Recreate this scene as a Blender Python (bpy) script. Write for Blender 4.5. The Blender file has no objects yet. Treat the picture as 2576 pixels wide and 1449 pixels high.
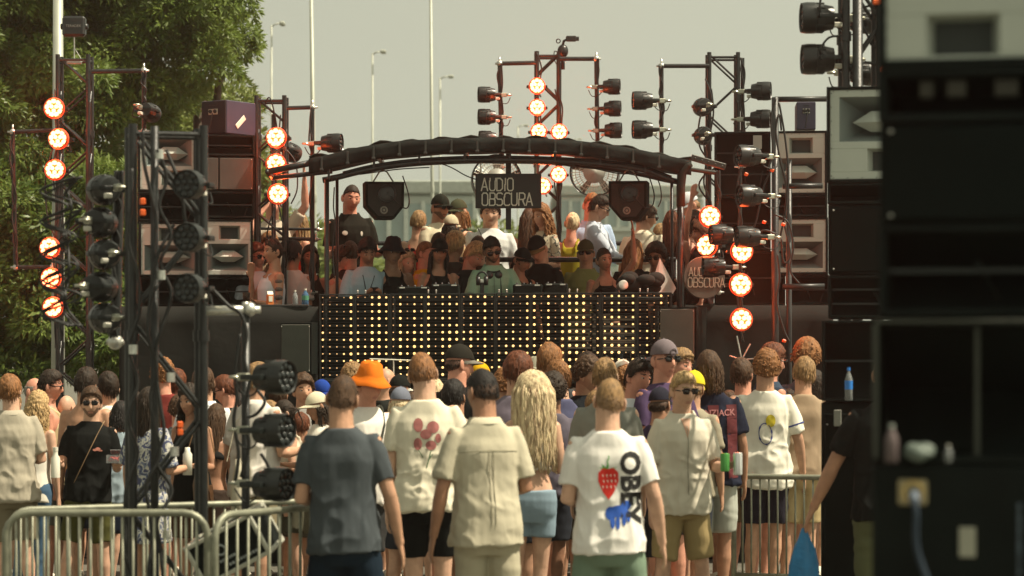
import bpy, math, random
import numpy as np
from mathutils import Vector, Matrix, Euler
from mathutils.bvhtree import BVHTree
# ------------------------------------------------------------------ camera, world, sun, exposure
SC = bpy.context.scene
F = 6440.0; U0 = 1288.0; VH = 900.0; HC = 1.88      # focal length in picture units, horizon row, lens height
cd = bpy.data.cameras.new("camera"); cam = bpy.data.objects.new("camera", cd); SC.collection.objects.link(cam)
cam.location = (0, 0, HC); cam.rotation_euler = (math.radians(90), 0, 0)
cd.lens = 90; cd.sensor_width = 36; cd.shift_y = 175.5/2576; cd.clip_end = 2000; cd.clip_start = 0.1
cd.dof.use_dof = True; cd.dof.focus_distance = 23.0; cd.dof.aperture_fstop = 3.0
SC.camera = cam
SUN = Vector((0.67, -0.11, 1.15)).normalized()       # towards the sun: high and from the right, so backs stay in their own shade
elev = math.asin(SUN.z); azim = math.atan2(SUN.x, SUN.y)
W = bpy.data.worlds.new("World"); SC.world = W; W.use_nodes = True
nt = W.node_tree; nt.nodes.clear()
wo = nt.nodes.new("ShaderNodeOutputWorld"); bg = nt.nodes.new("ShaderNodeBackground")
sk = nt.nodes.new("ShaderNodeTexSky"); sk.sky_type = 'NISHITA'; sk.sun_disc = False
sk.sun_elevation = elev; sk.sun_rotation = azim; sk.dust_density = 2.0; sk.air_density = 1.0; sk.ozone_density = 1.0
tcw = nt.nodes.new("ShaderNodeTexCoord"); mpw = nt.nodes.new("ShaderNodeMapping")      # sky sampled a little above the horizon: summer haze, even tone
mpw.inputs['Scale'].default_value = (1, 1, .55); mpw.inputs['Location'].default_value = (0, 0, .30)
nt.links.new(tcw.outputs['Generated'], mpw.inputs[0]); nt.links.new(mpw.outputs[0], sk.inputs[0])
hs = nt.nodes.new("ShaderNodeHueSaturation"); hs.inputs['Saturation'].default_value = 0.12
mu = nt.nodes.new("ShaderNodeMix"); mu.data_type = 'RGBA'; mu.blend_type = 'MULTIPLY'; mu.inputs[0].default_value = 1.0
mu.inputs[7].default_value = (1.0, 0.985, 0.74, 1)
nt.links.new(sk.outputs[0], hs.inputs['Color']); nt.links.new(hs.outputs[0], mu.inputs[6])
nt.links.new(mu.outputs[2], bg.inputs[0]); nt.links.new(bg.outputs[0], wo.inputs[0])
bg.inputs[1].default_value = 0.112
sd = bpy.data.lights.new("sun", 'SUN'); so = bpy.data.objects.new("sun", sd); SC.collection.objects.link(so)
sd.energy = 5.0; sd.angle = math.radians(0.5); sd.color = (1.0, 0.88, 0.68)
so.rotation_euler = SUN.to_track_quat('Z', 'Y').to_euler(); so.location = (20, -10, 40)
SC.view_settings.view_transform = 'Standard'; SC.view_settings.look = 'None'
SC.view_settings.exposure = 0.52; SC.view_settings.gamma = 1.0
SC.render.engine = 'CYCLES'
SC.cycles.use_denoising = True; SC.cycles.max_bounces = 6; SC.cycles.diffuse_bounces = 3; SC.cycles.glossy_bounces = 2
SC.cycles.transmission_bounces = 4; SC.cycles.transparent_max_bounces = 8
SC.cycles.sample_clamp_indirect = 4.0; SC.cycles.caustics_reflective = False; SC.cycles.caustics_refractive = False
random.seed(11); rng = np.random.default_rng(11)
R = math.radians
def V(*a): return Vector(a)
def P(u, v, D): return Vector(((u-U0)*D/F, D, HC-(v-VH)*D/F))     # a point of the photo at distance D
def S(px, D): return px*D/F

# ------------------------------------------------------------------ materials
MATS = {}
def lin(c):
    if isinstance(c, str):
        c = [int(c[i:i+2], 16)/255 for i in (0, 2, 4)]
        return tuple(((x/12.92) if x <= .04045 else ((x+.055)/1.055)**2.4) for x in c)
    return tuple(c[:3])
def mat(name, col, rough=.7, metal=0.0, var=.12, vscale=6.0, bump=0.0, bscale=60.0, spec=.4, col2=None, stretch=(1,1,1), sheen=0, trans=0):
    if name in MATS: return MATS[name]
    m = bpy.data.materials.new(name); m.use_nodes = True; n = m.node_tree; b = n.nodes['Principled BSDF']
    c = lin(col); b.inputs['Roughness'].default_value = rough; b.inputs['Metallic'].default_value = metal
    b.inputs['Specular IOR Level'].default_value = spec
    if sheen: b.inputs['Sheen Weight'].default_value = sheen
    tc = n.nodes.new("ShaderNodeTexCoord"); mp = n.nodes.new("ShaderNodeMapping"); mp.inputs['Scale'].default_value = stretch
    n.links.new(tc.outputs['Object'], mp.inputs[0])
    nz = n.nodes.new("ShaderNodeTexNoise"); nz.inputs['Scale'].default_value = vscale; nz.inputs['Detail'].default_value = 4
    n.links.new(mp.outputs[0], nz.inputs['Vector'])
    rp = n.nodes.new("ShaderNodeMapRange"); rp.inputs[1].default_value = .3; rp.inputs[2].default_value = .7
    n.links.new(nz.outputs['Fac'], rp.inputs[0])
    mx = n.nodes.new("ShaderNodeMix"); mx.data_type = 'RGBA'; n.links.new(rp.outputs[0], mx.inputs[0])
    c2 = lin(col2) if col2 is not None else tuple(x*(1+var) for x in c)
    c1 = c if col2 is not None else tuple(x*(1-var) for x in c)
    mx.inputs[6].default_value = (*c1, 1); mx.inputs[7].default_value = (*c2, 1)
    n.links.new(mx.outputs[2], b.inputs['Base Color'])
    if bump:
        nb = n.nodes.new("ShaderNodeTexNoise"); nb.inputs['Scale'].default_value = bscale; nb.inputs['Detail'].default_value = 3
        n.links.new(mp.outputs[0], nb.inputs['Vector'])
        bp = n.nodes.new("ShaderNodeBump"); bp.inputs['Strength'].default_value = bump; bp.inputs['Distance'].default_value = .01
        n.links.new(nb.outputs['Fac'], bp.inputs['Height']); n.links.new(bp.outputs[0], b.inputs['Normal'])
    if trans:
        ts = n.nodes.new("ShaderNodeBsdfTranslucent"); ms = n.nodes.new("ShaderNodeMixShader"); ms.inputs[0].default_value = trans
        n.links.new(mx.outputs[2], ts.inputs[0]); n.links.new(b.outputs[0], ms.inputs[1]); n.links.new(ts.outputs[0], ms.inputs[2])
        n.links.new(ms.outputs[0], n.nodes['Material Output'].inputs[0])
    MATS[name] = m; return m
def emat(name, col, strength):
    if name in MATS: return MATS[name]
    m = bpy.data.materials.new(name); m.use_nodes = True; b = m.node_tree.nodes['Principled BSDF']
    b.inputs['Base Color'].default_value = (*lin(col), 1); b.inputs['Emission Color'].default_value = (*lin(col), 1)
    b.inputs['Emission Strength'].default_value = strength; MATS[name] = m; return m
def glass(name, col, rough=.05):
    if name in MATS: return MATS[name]
    m = bpy.data.materials.new(name); m.use_nodes = True; b = m.node_tree.nodes['Principled BSDF']
    b.inputs['Base Color'].default_value = (*lin(col), 1); b.inputs['Roughness'].default_value = rough
    b.inputs['Transmission Weight'].default_value = .75; b.inputs['IOR'].default_value = 1.2; MATS[name] = m; return m
M_BLK = mat('black_paint', (.007,.010,.009), .5, var=.3, bump=.15, bscale=40)
M_TRUSS = mat('black_truss_paint', (.009,.011,.0105), .42, var=.45, vscale=14, bump=.2, bscale=90, spec=.5)
M_CAB = mat('black_cabinet_paint', (.0035,.0065,.0055), .75, var=.35, vscale=5, bump=.35, bscale=160, spec=.15)
M_CABG = mat('speaker_grille', (.050,.052,.043), .7, var=.15, bump=.7, bscale=220)
M_PLAST = mat('black_plastic', (.010,.012,.011), .35, var=.3, spec=.5)
M_CABLE = mat('black_cable', (.012,.013,.012), .5)
M_HORN = mat('pale_horn_plastic', (.40,.43,.38), .45, var=.06, vscale=3)
M_HORND = mat('horn_inside', (.15,.18,.17), .55, var=.10, vscale=3)
M_STEEL = mat('galvanised_steel', (.42,.42,.34), .38, metal=.75, var=.22, vscale=12, bump=.12)
M_ALU = mat('worn_aluminium', (.55,.55,.50), .35, metal=.8, var=.2, vscale=30)
M_CLOTH = mat('black_stage_cloth', (.011,.011,.009), .95, var=.3, vscale=3, bump=.4, bscale=9)
M_POLE = mat('pale_pole_paint', (.36,.38,.32), .5, metal=.2, var=.12, vscale=3)
M_PURP = mat('purple_case_paint', (.042,.038,.066), .5, var=.15, vscale=5)
M_WHITE = mat('white_plastic', (.68,.66,.56), .5, var=.05)
M_ORANGE = mat('orange_plug', (.75,.12,.02), .4)
M_GREY = mat('grey_plastic', (.22,.22,.19), .5)

# ------------------------------------------------------------------ mesh builder
def frame_of(d, up=None):
    d = d.normalized(); u = up or (Vector((0,0,1)) if abs(d.z) < .95 else Vector((0,-1,0)))
    x = u.cross(d)
    if x.length < 1e-5: x = Vector((1,0,0)).cross(d)
    x.normalize(); y = d.cross(x); return x, y
class MB:
    def __init__(s): s.v = []; s.f = []; s.m = []
    def add(s, vs, fs, mi=0):
        o = len(s.v); s.v.extend([tuple(x) for x in vs]); s.f.extend([tuple(i+o for i in f) for f in fs]); s.m.extend([mi]*len(fs)); return s
    def box(s, c, sz, rot=None, bev=0.0, mi=0):
        hx, hy, hz = [a/2 for a in sz]; c = Vector(c); M = rot if rot is not None else Matrix.Identity(3)
        b = min(bev, hx*.9, hy*.9, hz*.9)
        if b <= 0:
            vs = [Vector((x,y,z)) for x in (-hx,hx) for y in (-hy,hy) for z in (-hz,hz)]
            fs = [(0,1,3,2),(4,6,7,5),(0,4,5,1),(2,3,7,6),(0,2,6,4),(1,5,7,3)]
        else:
            vs = []; idx = {}
            for sx in (-1,1):
                for sy in (-1,1):
                    for sz_ in (-1,1):
                        for k in range(3):
                            p = [sx*(hx-b), sy*(hy-b), sz_*(hz-b)]; p[k] = (sx*hx, sy*hy, sz_*hz)[k]
                            idx[(sx,sy,sz_,k)] = len(vs); vs.append(Vector(p))
            fs = []
            for k in range(3):
                for sg in (-1,1):
                    q = []
                    for a, b2 in ((-1,-1),(1,-1),(1,1),(-1,1)):
                        t = [0,0,0]; t[k] = sg; t[(k+1)%3] = a; t[(k+2)%3] = b2; q.append(idx[(*t,k)])
                    fs.append(tuple(q if sg > 0 else q[::-1]))
            for k in range(3):          # edges along axis k
                i, j = (k+1)%3, (k+2)%3
                for a in (-1,1):
                    for b2 in (-1,1):
                        def g(sk_, kk):
                            t = [0,0,0]; t[k] = sk_; t[i] = a; t[j] = b2; return idx[(*t,kk)]
                        q = [g(-1,i), g(1,i), g(1,j), g(-1,j)]
                        fs.append(tuple(q if a*b2 > 0 else q[::-1]))
            for sx in (-1,1):
                for sy in (-1,1):
                    for sz_ in (-1,1):
                        q = [idx[(sx,sy,sz_,k)] for k in range(3)]
                        fs.append(tuple(q if sx*sy*sz_ > 0 else q[::-1]))
        return s.add([c + M @ v for v in vs], fs, mi)
    def loft(s, pts, rad, n=10, mi=0, caps=True, up=None, power=2.0):
        pts = [Vector(p) for p in pts]; rings = []; N = len(pts)
        px = None
        for i, p in enumerate(pts):
            d = (pts[min(i+1,N-1)] - pts[max(i-1,0)])
            if d.length < 1e-7: d = Vector((0,0,1))
            if px is None: x, y = frame_of(d, up)
            else:
                dn = d.normalized(); x = px - dn*px.dot(dn)
                if x.length < 1e-4: x, y = frame_of(d, up)
                else: x.normalize(); y = dn.cross(x)
            px = x
            r = rad[i] if isinstance(rad, (list, tuple)) else rad
            a, b = r if isinstance(r, (list, tuple)) else (r, r)
            ring = []
            for k in range(n):
                t = 2*math.pi*k/n; cx, cy = math.cos(t), math.sin(t)
                if power != 2.0:
                    cx = math.copysign(abs(cx)**(2/power), cx); cy = math.copysign(abs(cy)**(2/power), cy)
                ring.append(p + x*a*cx + y*b*cy)
            rings.append(ring)
        vs = [q for r_ in rings for q in r_]; fs = []
        for i in range(N-1):
            for k in range(n):
                k2 = (k+1) % n; fs.append((i*n+k, i*n+k2, (i+1)*n+k2, (i+1)*n+k))
        if caps: fs.append(tuple(range(n-1,-1,-1))); fs.append(tuple((N-1)*n+k for k in range(n)))
        return s.add(vs, fs, mi)
    def tube(s, a, b, r, n=8, mi=0, r2=None): return s.loft([a, b], [r, r if r2 is None else r2], n, mi)
    def ball(s, c, r, n=12, m=8, mi=0, rot=None):
        c = Vector(c); r = r if isinstance(r, (list, tuple)) else (r,)*3; M = rot if rot is not None else Matrix.Identity(3)
        vs = [c + M @ Vector((0,0,-r[2]))]; fs = []
        for i in range(1, m):
            ph = -math.pi/2 + math.pi*i/m
            for k in range(n):
                t = 2*math.pi*k/n; vs.append(c + M @ Vector((r[0]*math.cos(ph)*math.cos(t), r[1]*math.cos(ph)*math.sin(t), r[2]*math.sin(ph))))
        vs.append(c + M @ Vector((0,0,r[2]))); L = len(vs)-1
        for k in range(n):
            k2 = (k+1) % n; fs.append((0, 1+k2, 1+k)); fs.append((L, L-n+k, L-n+k2))
            for i in range(m-2): fs.append((1+i*n+k, 1+i*n+k2, 1+(i+1)*n+k2, 1+(i+1)*n+k))
        return s.add(vs, fs, mi)
    def lathe(s, c, axis, prof, n=24, mi=0):       # prof: (distance along axis, radius)
        c = Vector(c); ax = Vector(axis).normalized(); x, y = frame_of(ax); vs = []; fs = []
        for h, r in prof:
            for k in range(n):
                t = 2*math.pi*k/n; vs.append(c + ax*h + x*(max(r,1e-4)*math.cos(t)) + y*(max(r,1e-4)*math.sin(t)))
        for i in range(len(prof)-1):
            for k in range(n):
                k2 = (k+1) % n; fs.append((i*n+k, i*n+k2, (i+1)*n+k2, (i+1)*n+k))
        return s.add(vs, fs, mi)
    def ring(s, c, axis, Rr, r, n=24, mi=0, k=6):
        c = Vector(c); ax = Vector(axis).normalized(); x, y = frame_of(ax); vs = []; fs = []
        for i in range(n):
            t = 2*math.pi*i/n; rd = x*math.cos(t) + y*math.sin(t)
            for j in range(k):
                a = 2*math.pi*j/k; vs.append(c + rd*(Rr + r*math.cos(a)) + ax*(r*math.sin(a)))
        for i in range(n):
            for j in range(k):
                i2, j2 = (i+1) % n, (j+1) % k; fs.append((i*k+j, i2*k+j, i2*k+j2, i*k+j2))
        return s.add(vs, fs, mi)
    def prism(s, pts, dvec, mi=0):                # outline (3D points) pushed along dvec
        n = len(pts); d = Vector(dvec); vs = [Vector(p) for p in pts] + [Vector(p)+d for p in pts]
        fs = [tuple(range(n)), tuple(range(2*n-1, n-1, -1))] + [(i, n+i, n+(i+1) % n, (i+1) % n) for i in range(n)]
        return s.add(vs, fs, mi)
    def cable(s, pts, r=.006, seg=6, n=6, mi=0):   # a soft curve through points
        pts = [Vector(p) for p in pts]; out = []
        q = [pts[0]] + pts + [pts[-1]]
        for i in range(1, len(q)-2):
            for k in range(seg):
                t = k/seg; a, b, c, d = q[i-1], q[i], q[i+1], q[i+2]
                out.append(.5*((2*b) + (c-a)*t + (2*a-5*b+4*c-d)*t*t + (3*b-a-3*c+d)*t**3))
        out.append(pts[-1]); return s.loft(out, r, n, mi)
    def build(s, name, mats, parent=None, smooth=False, loc=None):
        me = bpy.data.meshes.new(name); me.from_pydata([tuple(v) for v in s.v], [], s.f)
        if not isinstance(mats, (list, tuple)): mats = [mats]
        for m in mats: me.materials.append(m)
        if len(mats) > 1: me.polygons.foreach_set('material_index', s.m)
        if smooth: me.shade_smooth()
        me.update(); o = bpy.data.objects.new(name, me); SC.collection.objects.link(o)
        if parent is not None: o.parent = parent
        if loc is not None: o.location = loc
        return o
def smooth_by_angle(o, deg=40):
    me = o.data; me.shade_smooth()
    try: me.set_sharp_from_angle(angle=R(deg))
    except Exception: pass
    return o
def thing(name, label, cat, loc=(0,0,0), rz=0.0, group=None, scale=1.0):
    o = bpy.data.objects.new(name, None); SC.collection.objects.link(o); o.empty_display_size = .1
    o.location = loc; o.rotation_euler = (0,0,rz); o.scale = (scale,)*3; o['label'] = label; o['category'] = cat
    if group: o['group'] = group
    return o
def tag(o, label, cat, group=None):
    o['label'] = label; o['category'] = cat
    if group: o['group'] = group
    return o
def kind(o, k, label=None, cat=None):
    o['kind'] = k
    if label: o['label'] = label
    if cat: o['category'] = cat
    return o
def copy_tree(o, parent=None):
    c = o.copy(); SC.collection.objects.link(c)
    if parent is not None: c.parent = parent; c.matrix_parent_inverse = o.matrix_parent_inverse.copy()
    for ch in list(o.children): copy_tree(ch, c)
    return c
# ------------------------------------------------------------------ people
class Arr:                                   # a mesh as arrays, quick to join and copy
    def __init__(s, v, loops, tot, mi=None):
        s.v = np.asarray(v, float).reshape(-1,3); s.l = np.asarray(loops, int); s.t = np.asarray(tot, int)
        s.mi = np.zeros(len(s.t), int) if mi is None else np.asarray(mi, int)
    def xf(s, M):
        M = np.array(M); return Arr(s.v @ M[:3,:3].T + M[:3,3], s.l, s.t, s.mi)
    def join(s, o): return Arr(np.vstack([s.v, o.v]), np.concatenate([s.l, o.l+len(s.v)]), np.concatenate([s.t, o.t]), np.concatenate([s.mi, o.mi]))
    def mesh(s, name, nm=1):
        me = bpy.data.meshes.new(name); me.vertices.add(len(s.v)); me.vertices.foreach_set('co', s.v.ravel())
        me.loops.add(len(s.l)); me.loops.foreach_set('vertex_index', s.l)
        me.polygons.add(len(s.t)); st = np.concatenate([[0], np.cumsum(s.t)[:-1]])
        me.polygons.foreach_set('loop_start', st); me.polygons.foreach_set('loop_total', s.t)
        for _ in range(nm): me.materials.append(None)
        if nm > 1: me.polygons.foreach_set('material_index', s.mi)
        me.update(calc_edges=True); me.validate(); me.shade_smooth(); return me
def from_mb(mb): return Arr(mb.v, [i for f in mb.f for i in f], [len(f) for f in mb.f], mb.m)
def obj_of(name, me, mats, parent=None):
    o = bpy.data.objects.new(name, me); SC.collection.objects.link(o)
    for i, m in enumerate(mats):
        if me.materials[i] is None: me.materials[i] = m
        sl = o.material_slots[i]; sl.link = 'OBJECT'; sl.material = m
    if parent is not None: o.parent = parent
    return o
def remesh(mb, vox, it=2):
    me = bpy.data.meshes.new('t'); me.from_pydata([tuple(v) for v in mb.v], [], mb.f)
    o = bpy.data.objects.new('t', me); SC.collection.objects.link(o)
    md = o.modifiers.new('r', 'REMESH'); md.mode = 'VOXEL'; md.voxel_size = vox
    if it: sm = o.modifiers.new('s', 'SMOOTH'); sm.factor = .5; sm.iterations = it
    dg = bpy.context.evaluated_depsgraph_get(); ev = o.evaluated_get(dg); m2 = ev.to_mesh()
    v = np.empty(len(m2.vertices)*3); m2.vertices.foreach_get('co', v)
    l = np.empty(len(m2.loops), dtype=np.int32); m2.loops.foreach_get('vertex_index', l)
    t = np.empty(len(m2.polygons), dtype=np.int32); m2.polygons.foreach_get('loop_total', t)
    ev.to_mesh_clear(); bpy.data.objects.remove(o); bpy.data.meshes.remove(me)
    return Arr(v, l, t)
def vnormals(a):
    q = a.l.reshape(-1, 4) if (a.t == 4).all() else None
    n = np.zeros_like(a.v)
    if q is None: return n
    fn = np.cross(a.v[q[:,2]]-a.v[q[:,0]], a.v[q[:,3]]-a.v[q[:,1]])
    for k in range(4): np.add.at(n, q[:,k], fn)
    return n/np.maximum(np.linalg.norm(n, axis=1, keepdims=True), 1e-9)
def wob(p, sc, seed=0, octs=3):
    r = np.random.default_rng(seed); out = np.zeros(len(p)); q = p*np.array(sc); a = 1.0
    for o in range(octs):
        for _ in range(4):
            k = r.normal(size=3)*(1.6**o); ph = r.uniform(0, 6.28); w = r.normal(size=3)*.8*(1.6**o)
            out += a*np.sin(q@k + ph + 1.3*np.sin(q@w + ph*2))/4
        a *= .6
    return out
# arms: (upper arm direction, forearm direction) for the side x>0; x is mirrored for the other side
ARM = {'down': ((.20,.02,-1), (.07,-.20,-1)), 'out': ((.32,.05,-1), (.16,-.22,-1)), 'bent': ((.22,.10,-1), (-.30,-1,.05)),
       'phone': ((.22,-.25,-1), (-.55,-.9,.30)), 'raise': ((.55,-.35,.85), (-.05,-.15,1)), 'cross': ((.25,-.15,-1), (-1,-.55,.02)),
       'chin': ((.25,-.5,-1), (-.35,-.25,1)), 'fwd': ((.25,-.55,-.8), (-.1,-1,-.25)), 'back': ((.28,.32,-1), (-.1,-.35,-1)),
       'hold': ((.24,-.05,-1), (.05,-1,.10)), 'face': ((.5,-.75,-.1), (-.7,.25,.8)), 'reach': ((.50,-.10,-1), (.45,-.15,-1))}
SHO = (.172, .0, 1.425); UP = .285; FO = .255
def arm_pts(p, sg, fem=False):
    u, f = ARM[p]; s = V(sg*(SHO[0]-(.02 if fem else 0)), SHO[1], SHO[2]); u = V(sg*u[0], u[1], u[2]).normalized(); f = V(sg*f[0], f[1], f[2]).normalized()
    e = s + u*UP; w = e + f*FO; return s, e, w, f
def torso_rings(fem):
    if fem: z = [(.80,.06,.06,0),(.86,.150,.105,.01),(.93,.172,.118,.015),(1.01,.155,.105,.01),(1.12,.122,.088,0),(1.22,.135,.095,-.005),(1.31,.150,.118,-.018),(1.38,.152,.100,-.005),(1.43,.138,.078,.005),(1.475,.092,.066,.01),(1.515,.055,.055,.012)]
    else: z = [(.80,.06,.06,0),(.86,.148,.105,0),(.93,.165,.115,.005),(1.02,.155,.108,0),(1.12,.148,.105,0),(1.24,.160,.112,0),(1.34,.175,.122,-.005),(1.40,.176,.112,0),(1.445,.155,.090,.008),(1.485,.108,.078,.012),(1.52,.070,.066,.012)]
    return z
BODY = {}
def body_arr(pa, pb, fem, hi, leg='stand'):
    key = (pa, pb, fem, hi, leg)
    if key in BODY: return BODY[key]
    mb = MB(); z = torso_rings(fem)
    mb.loft([(0, r[3], r[0]) for r in z], [(r[1], r[2]) for r in z], 20, power=2.3, up=V(0,-1,0)) if False else mb.loft([(0, r[3], r[0]) for r in z], [(r[2], r[1]) for r in z], 20, power=2.3, up=V(1,0,0))
    k = .86 if fem else 1.0
    mb.loft([(0,.014,1.48),(0,.008,1.55),(0,-.004,1.63)], [.076*k,.068*k,.068*k], 14)
    for sg, p in ((1, pa), (-1, pb)):
        s, e, w, f = arm_pts(p, sg, fem); u = (e-s).normalized()
        mb.ball(s - u*.005, .055*k, 12, 8)
        mb.loft([s-u*.02, s+u*.09, s+u*.2, e, e+f*.06, e+f*.14, w-f*.03, w+f*.01], [.056*k,.052*k,.043*k,.040*k,.042*k,.037*k,.027*k,.026*k], 12)
        # hand: palm, four fingers of unequal length, thumb
        side = V(0,0,1).cross(f) if abs(f.z) < .85 else V(0,-1,0)
        side = side.normalized() if abs(f.z) < .85 else side
        nrm = f.cross(side).normalized(); side = nrm.cross(f).normalized()
        if abs(f.z) >= .85:      # hanging or raised: the thumb side faces forward, the palm faces the body
            side = V(0,-1,0); side = (side - f*side.dot(f)).normalized(); nrm = f.cross(side).normalized()
            if nrm.x*sg > 0: nrm = -nrm
        mb.loft([w, w+f*.03, w+f*.075, w+f*.095], [(.020,.024),(.016,.034),(.014,.041),(.011,.038)], 12, up=(nrm.cross(f)).cross(f) if False else None) if False else \
            palm(mb, w, f, side, nrm)
        curl = .28 if p in ('down','out','back','reach') else (.75 if p in ('phone','hold','bent','cross','fwd') else .15)
        if nrm.z > 0 and abs(f.z) < .85: nrm = -nrm if p in ('cross',) else nrm
        for i, (o, L) in enumerate(((.030,.068),(.010,.076),(-.010,.071),(-.029,.056))):
            b = w + f*.092 + side*o; d1 = (f + nrm*curl*.6 + side*o*1.5).normalized(); d2 = (f*.8 + nrm*curl*1.4).normalized(); d3 = (f*.55 + nrm*curl*2).normalized()
            mb.loft([b - f*.02, b + d1*L*.45, b + d1*L*.45 + d2*L*.33, b + d1*L*.45 + d2*L*.33 + d3*L*.24], [.0098,.0092,.0086,.0072], 7)
        b = w + f*.03 + side*.026; d = (f*.75 + side*.75 + nrm*.35).normalized(); d2 = (f + side*.25 + nrm*.4).normalized()
        mb.loft([b - d*.01, b + d*.035, b + d*.035 + d2*.032], [.013,.0105,.0085], 7)
    for sg in (1, -1):
        lp = LEG[leg][0 if sg > 0 else 1]
        h, kn, an = V(sg*.088, .005, .90), V(sg*.088+lp[0], lp[1], .485), V(sg*.09+lp[2], lp[3], .09)
        d = kn-h; d2 = an-kn
        mb.loft([h+V(0,0,.03), h+d*.25, h+d*.65, kn, kn+d2*.12, kn+d2*.35, kn+d2*.7, an, an-V(0,0,.04)],
                [.088,.086,.064,.053,.052,.057,.040,.034,.036], 14)
        mb.loft([an+V(0,.03,-.045), an+V(sg*.005,-.04,-.05), an+V(sg*.01,-.12,-.065), an+V(sg*.01,-.17,-.072)], [(.03,.036),(.034,.03),(.042,.018),(.035,.012)], 10)
    a = remesh(mb, .0075 if hi else .0125, 2); BODY[key] = a; return a
def palm(mb, w, f, side, nrm):
    pts = []; prof = [(-.01,.024,.018),(.03,.032,.017),(.07,.041,.014),(.098,.039,.011)]
    vs = []; fs = []; n = 12
    for h, a, b in prof:
        for k in range(n):
            t = 2*math.pi*k/n; vs.append(w + f*h + side*(a*math.cos(t)) + nrm*(b*math.sin(t)))
    for i in range(len(prof)-1):
        for k in range(n): fs.append((i*n+k, i*n+(k+1) % n, (i+1)*n+(k+1) % n, (i+1)*n+k))
    fs.append(tuple(range(n-1,-1,-1))); fs.append(tuple((len(prof)-1)*n+k for k in range(n))); mb.add(vs, fs)
LEG = {'stand': ((.005,.0,.03,.02),(.005,-.0,.03,.02)), 'step': ((.01,-.10,.02,.03),(.0,.05,.0,.18)), 'wide': ((.06,-.01,.10,.02),(-.05,.0,-.09,.02)),
       'walk': ((.0,-.03,.01,.02),(-.01,.03,-.02,.10))}
# ---- head. local origin = head centre, facing -y
HR = (.0745, .094, .118)
def head_surface(d, jaw=1.0):
    x, y, z = d[:,0], d[:,1], d[:,2]
    X, Y, Z = x*HR[0], y*HR[1], z*HR[2]
    s = np.clip(-z, 0, 1)
    X = X*(1-.30*s**1.6*jaw); Y = np.where(y > 0, Y*(1-.50*s**1.3), Y*(1-.06*s))
    X = X*(1+.05*np.exp(-((z-.25)/.35)**2)*np.clip(y+.3, 0, 1))
    fr = np.clip((-y-.1)*2.5, 0, 1)
    zz = Z
    nose = np.exp(-(X/.0115)**2)*np.clip((.018-zz)/.055, 0, 1)*(zz > -.046)*fr
    nose = nose*np.where(zz < -.036, np.clip((zz+.046)/.010, 0, 1), 1)
    Y = Y - .024*nose
    Y = Y + .0085*np.exp(-((np.abs(X)-.031)/.014)**2 - ((zz-.012)/.012)**2)*fr
    Y = Y - .0050*np.exp(-((zz-.033)/.009)**2 - ((np.abs(X)-.03)/.025)**2)*fr
    Y = Y - .0055*np.exp(-(X/.021)**2 - ((zz+.059)/.004)**2)*fr - .006*np.exp(-(X/.018)**2 - ((zz+.070)/.005)**2)*fr
    Y = Y - .006*np.exp(-(X/.022)**2 - ((zz+.100)/.016)**2)*fr
    X = X + np.sign(X)*.004*np.exp(-((zz+.01)/.02)**2)*np.clip(-y, 0, 1)
    return np.stack([X, Y, Z], 1)
def grid_dirs(nu, nv):
    ph = np.linspace(-math.pi/2+.06, math.pi/2-.06, nv); th = np.linspace(0, 2*math.pi, nu, endpoint=False)
    T, Pp = np.meshgrid(th, ph)
    d = np.stack([np.cos(Pp)*np.cos(T), np.cos(Pp)*np.sin(T), np.sin(Pp)], -1).reshape(-1, 3)
    d = np.vstack([d, [[0,0,-1]], [[0,0,1]]]); f = []
    for i in range(nv-1):
        for k in range(nu): k2 = (k+1) % nu; f.append((i*nu+k, i*nu+k2, (i+1)*nu+k2, (i+1)*nu+k))
    b, t = nu*nv, nu*nv+1
    for k in range(nu): f.append((b, (k+1) % nu, k)); f.append((t, (nv-1)*nu+k, (nv-1)*nu+(k+1) % nu))
    return d, f
HEADS = {}
def head_arr(hi, beard, fem, lips=True):
    key = (hi, beard, fem)
    if key in HEADS: return HEADS[key]
    d, f = grid_dirs(64 if hi else 48, 52 if hi else 40); v = head_surface(d, 1.12 if fem else .92)
    mi = []
    for q in f:
        c = v[list(q)].mean(0); m = 0
        if c[1] < -.03:
            if (c[0]/.023)**2 + ((c[2]+.065)/.0105)**2 < 1: m = 2
            if ((abs(c[0])-.031)/.019)**2 + ((c[2]-.033)/(.0042 if fem else .0055))**2 < 1: m = 3
        if beard and c[1] < .02 and c[2] < -.028 and m != 2 and not ((c[0]/.046)**2 + ((c[2]+.030)/.030)**2 < 1 and c[1] < -.05): m = 5
        if beard and -.056 < c[2] < -.048 and abs(c[0]) < .026 and c[1] < -.05: m = 5
        mi.append(m)
    a = Arr(v, [i for q in f for i in q], [len(q) for q in f], mi)
    mb = MB()
    for s in (1, -1):
        mb.ball((s*.0305, -.0735, .010), (.0135,.0125,.0085), 10, 6, 1); mb.ball((s*.0305, -.0845, .009), (.0062,.0035,.0062), 8, 5, 4)
        mb.ball((s*.0305, -.0765, .0165), (.0165,.0125,.0045), 10, 6, 3 if fem else 0)
        Rm = Euler((0, 0, s*R(-25))).to_matrix()
        mb.ball((s*.0815, .014, -.002), (.0085,.021,.033), 10, 8, 0, Rm); mb.ball((s*.0775, .008, -.024), (.007,.013,.014), 8, 6, 0, Rm)
    mb.ball((0, .010, -.105), (.052,.052,.05), 12, 8, 0)
    a = a.join(from_mb(mb)); HEADS[key] = a; return a
def interp(x, xs, ys): return np.interp(x, xs, ys)
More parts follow.
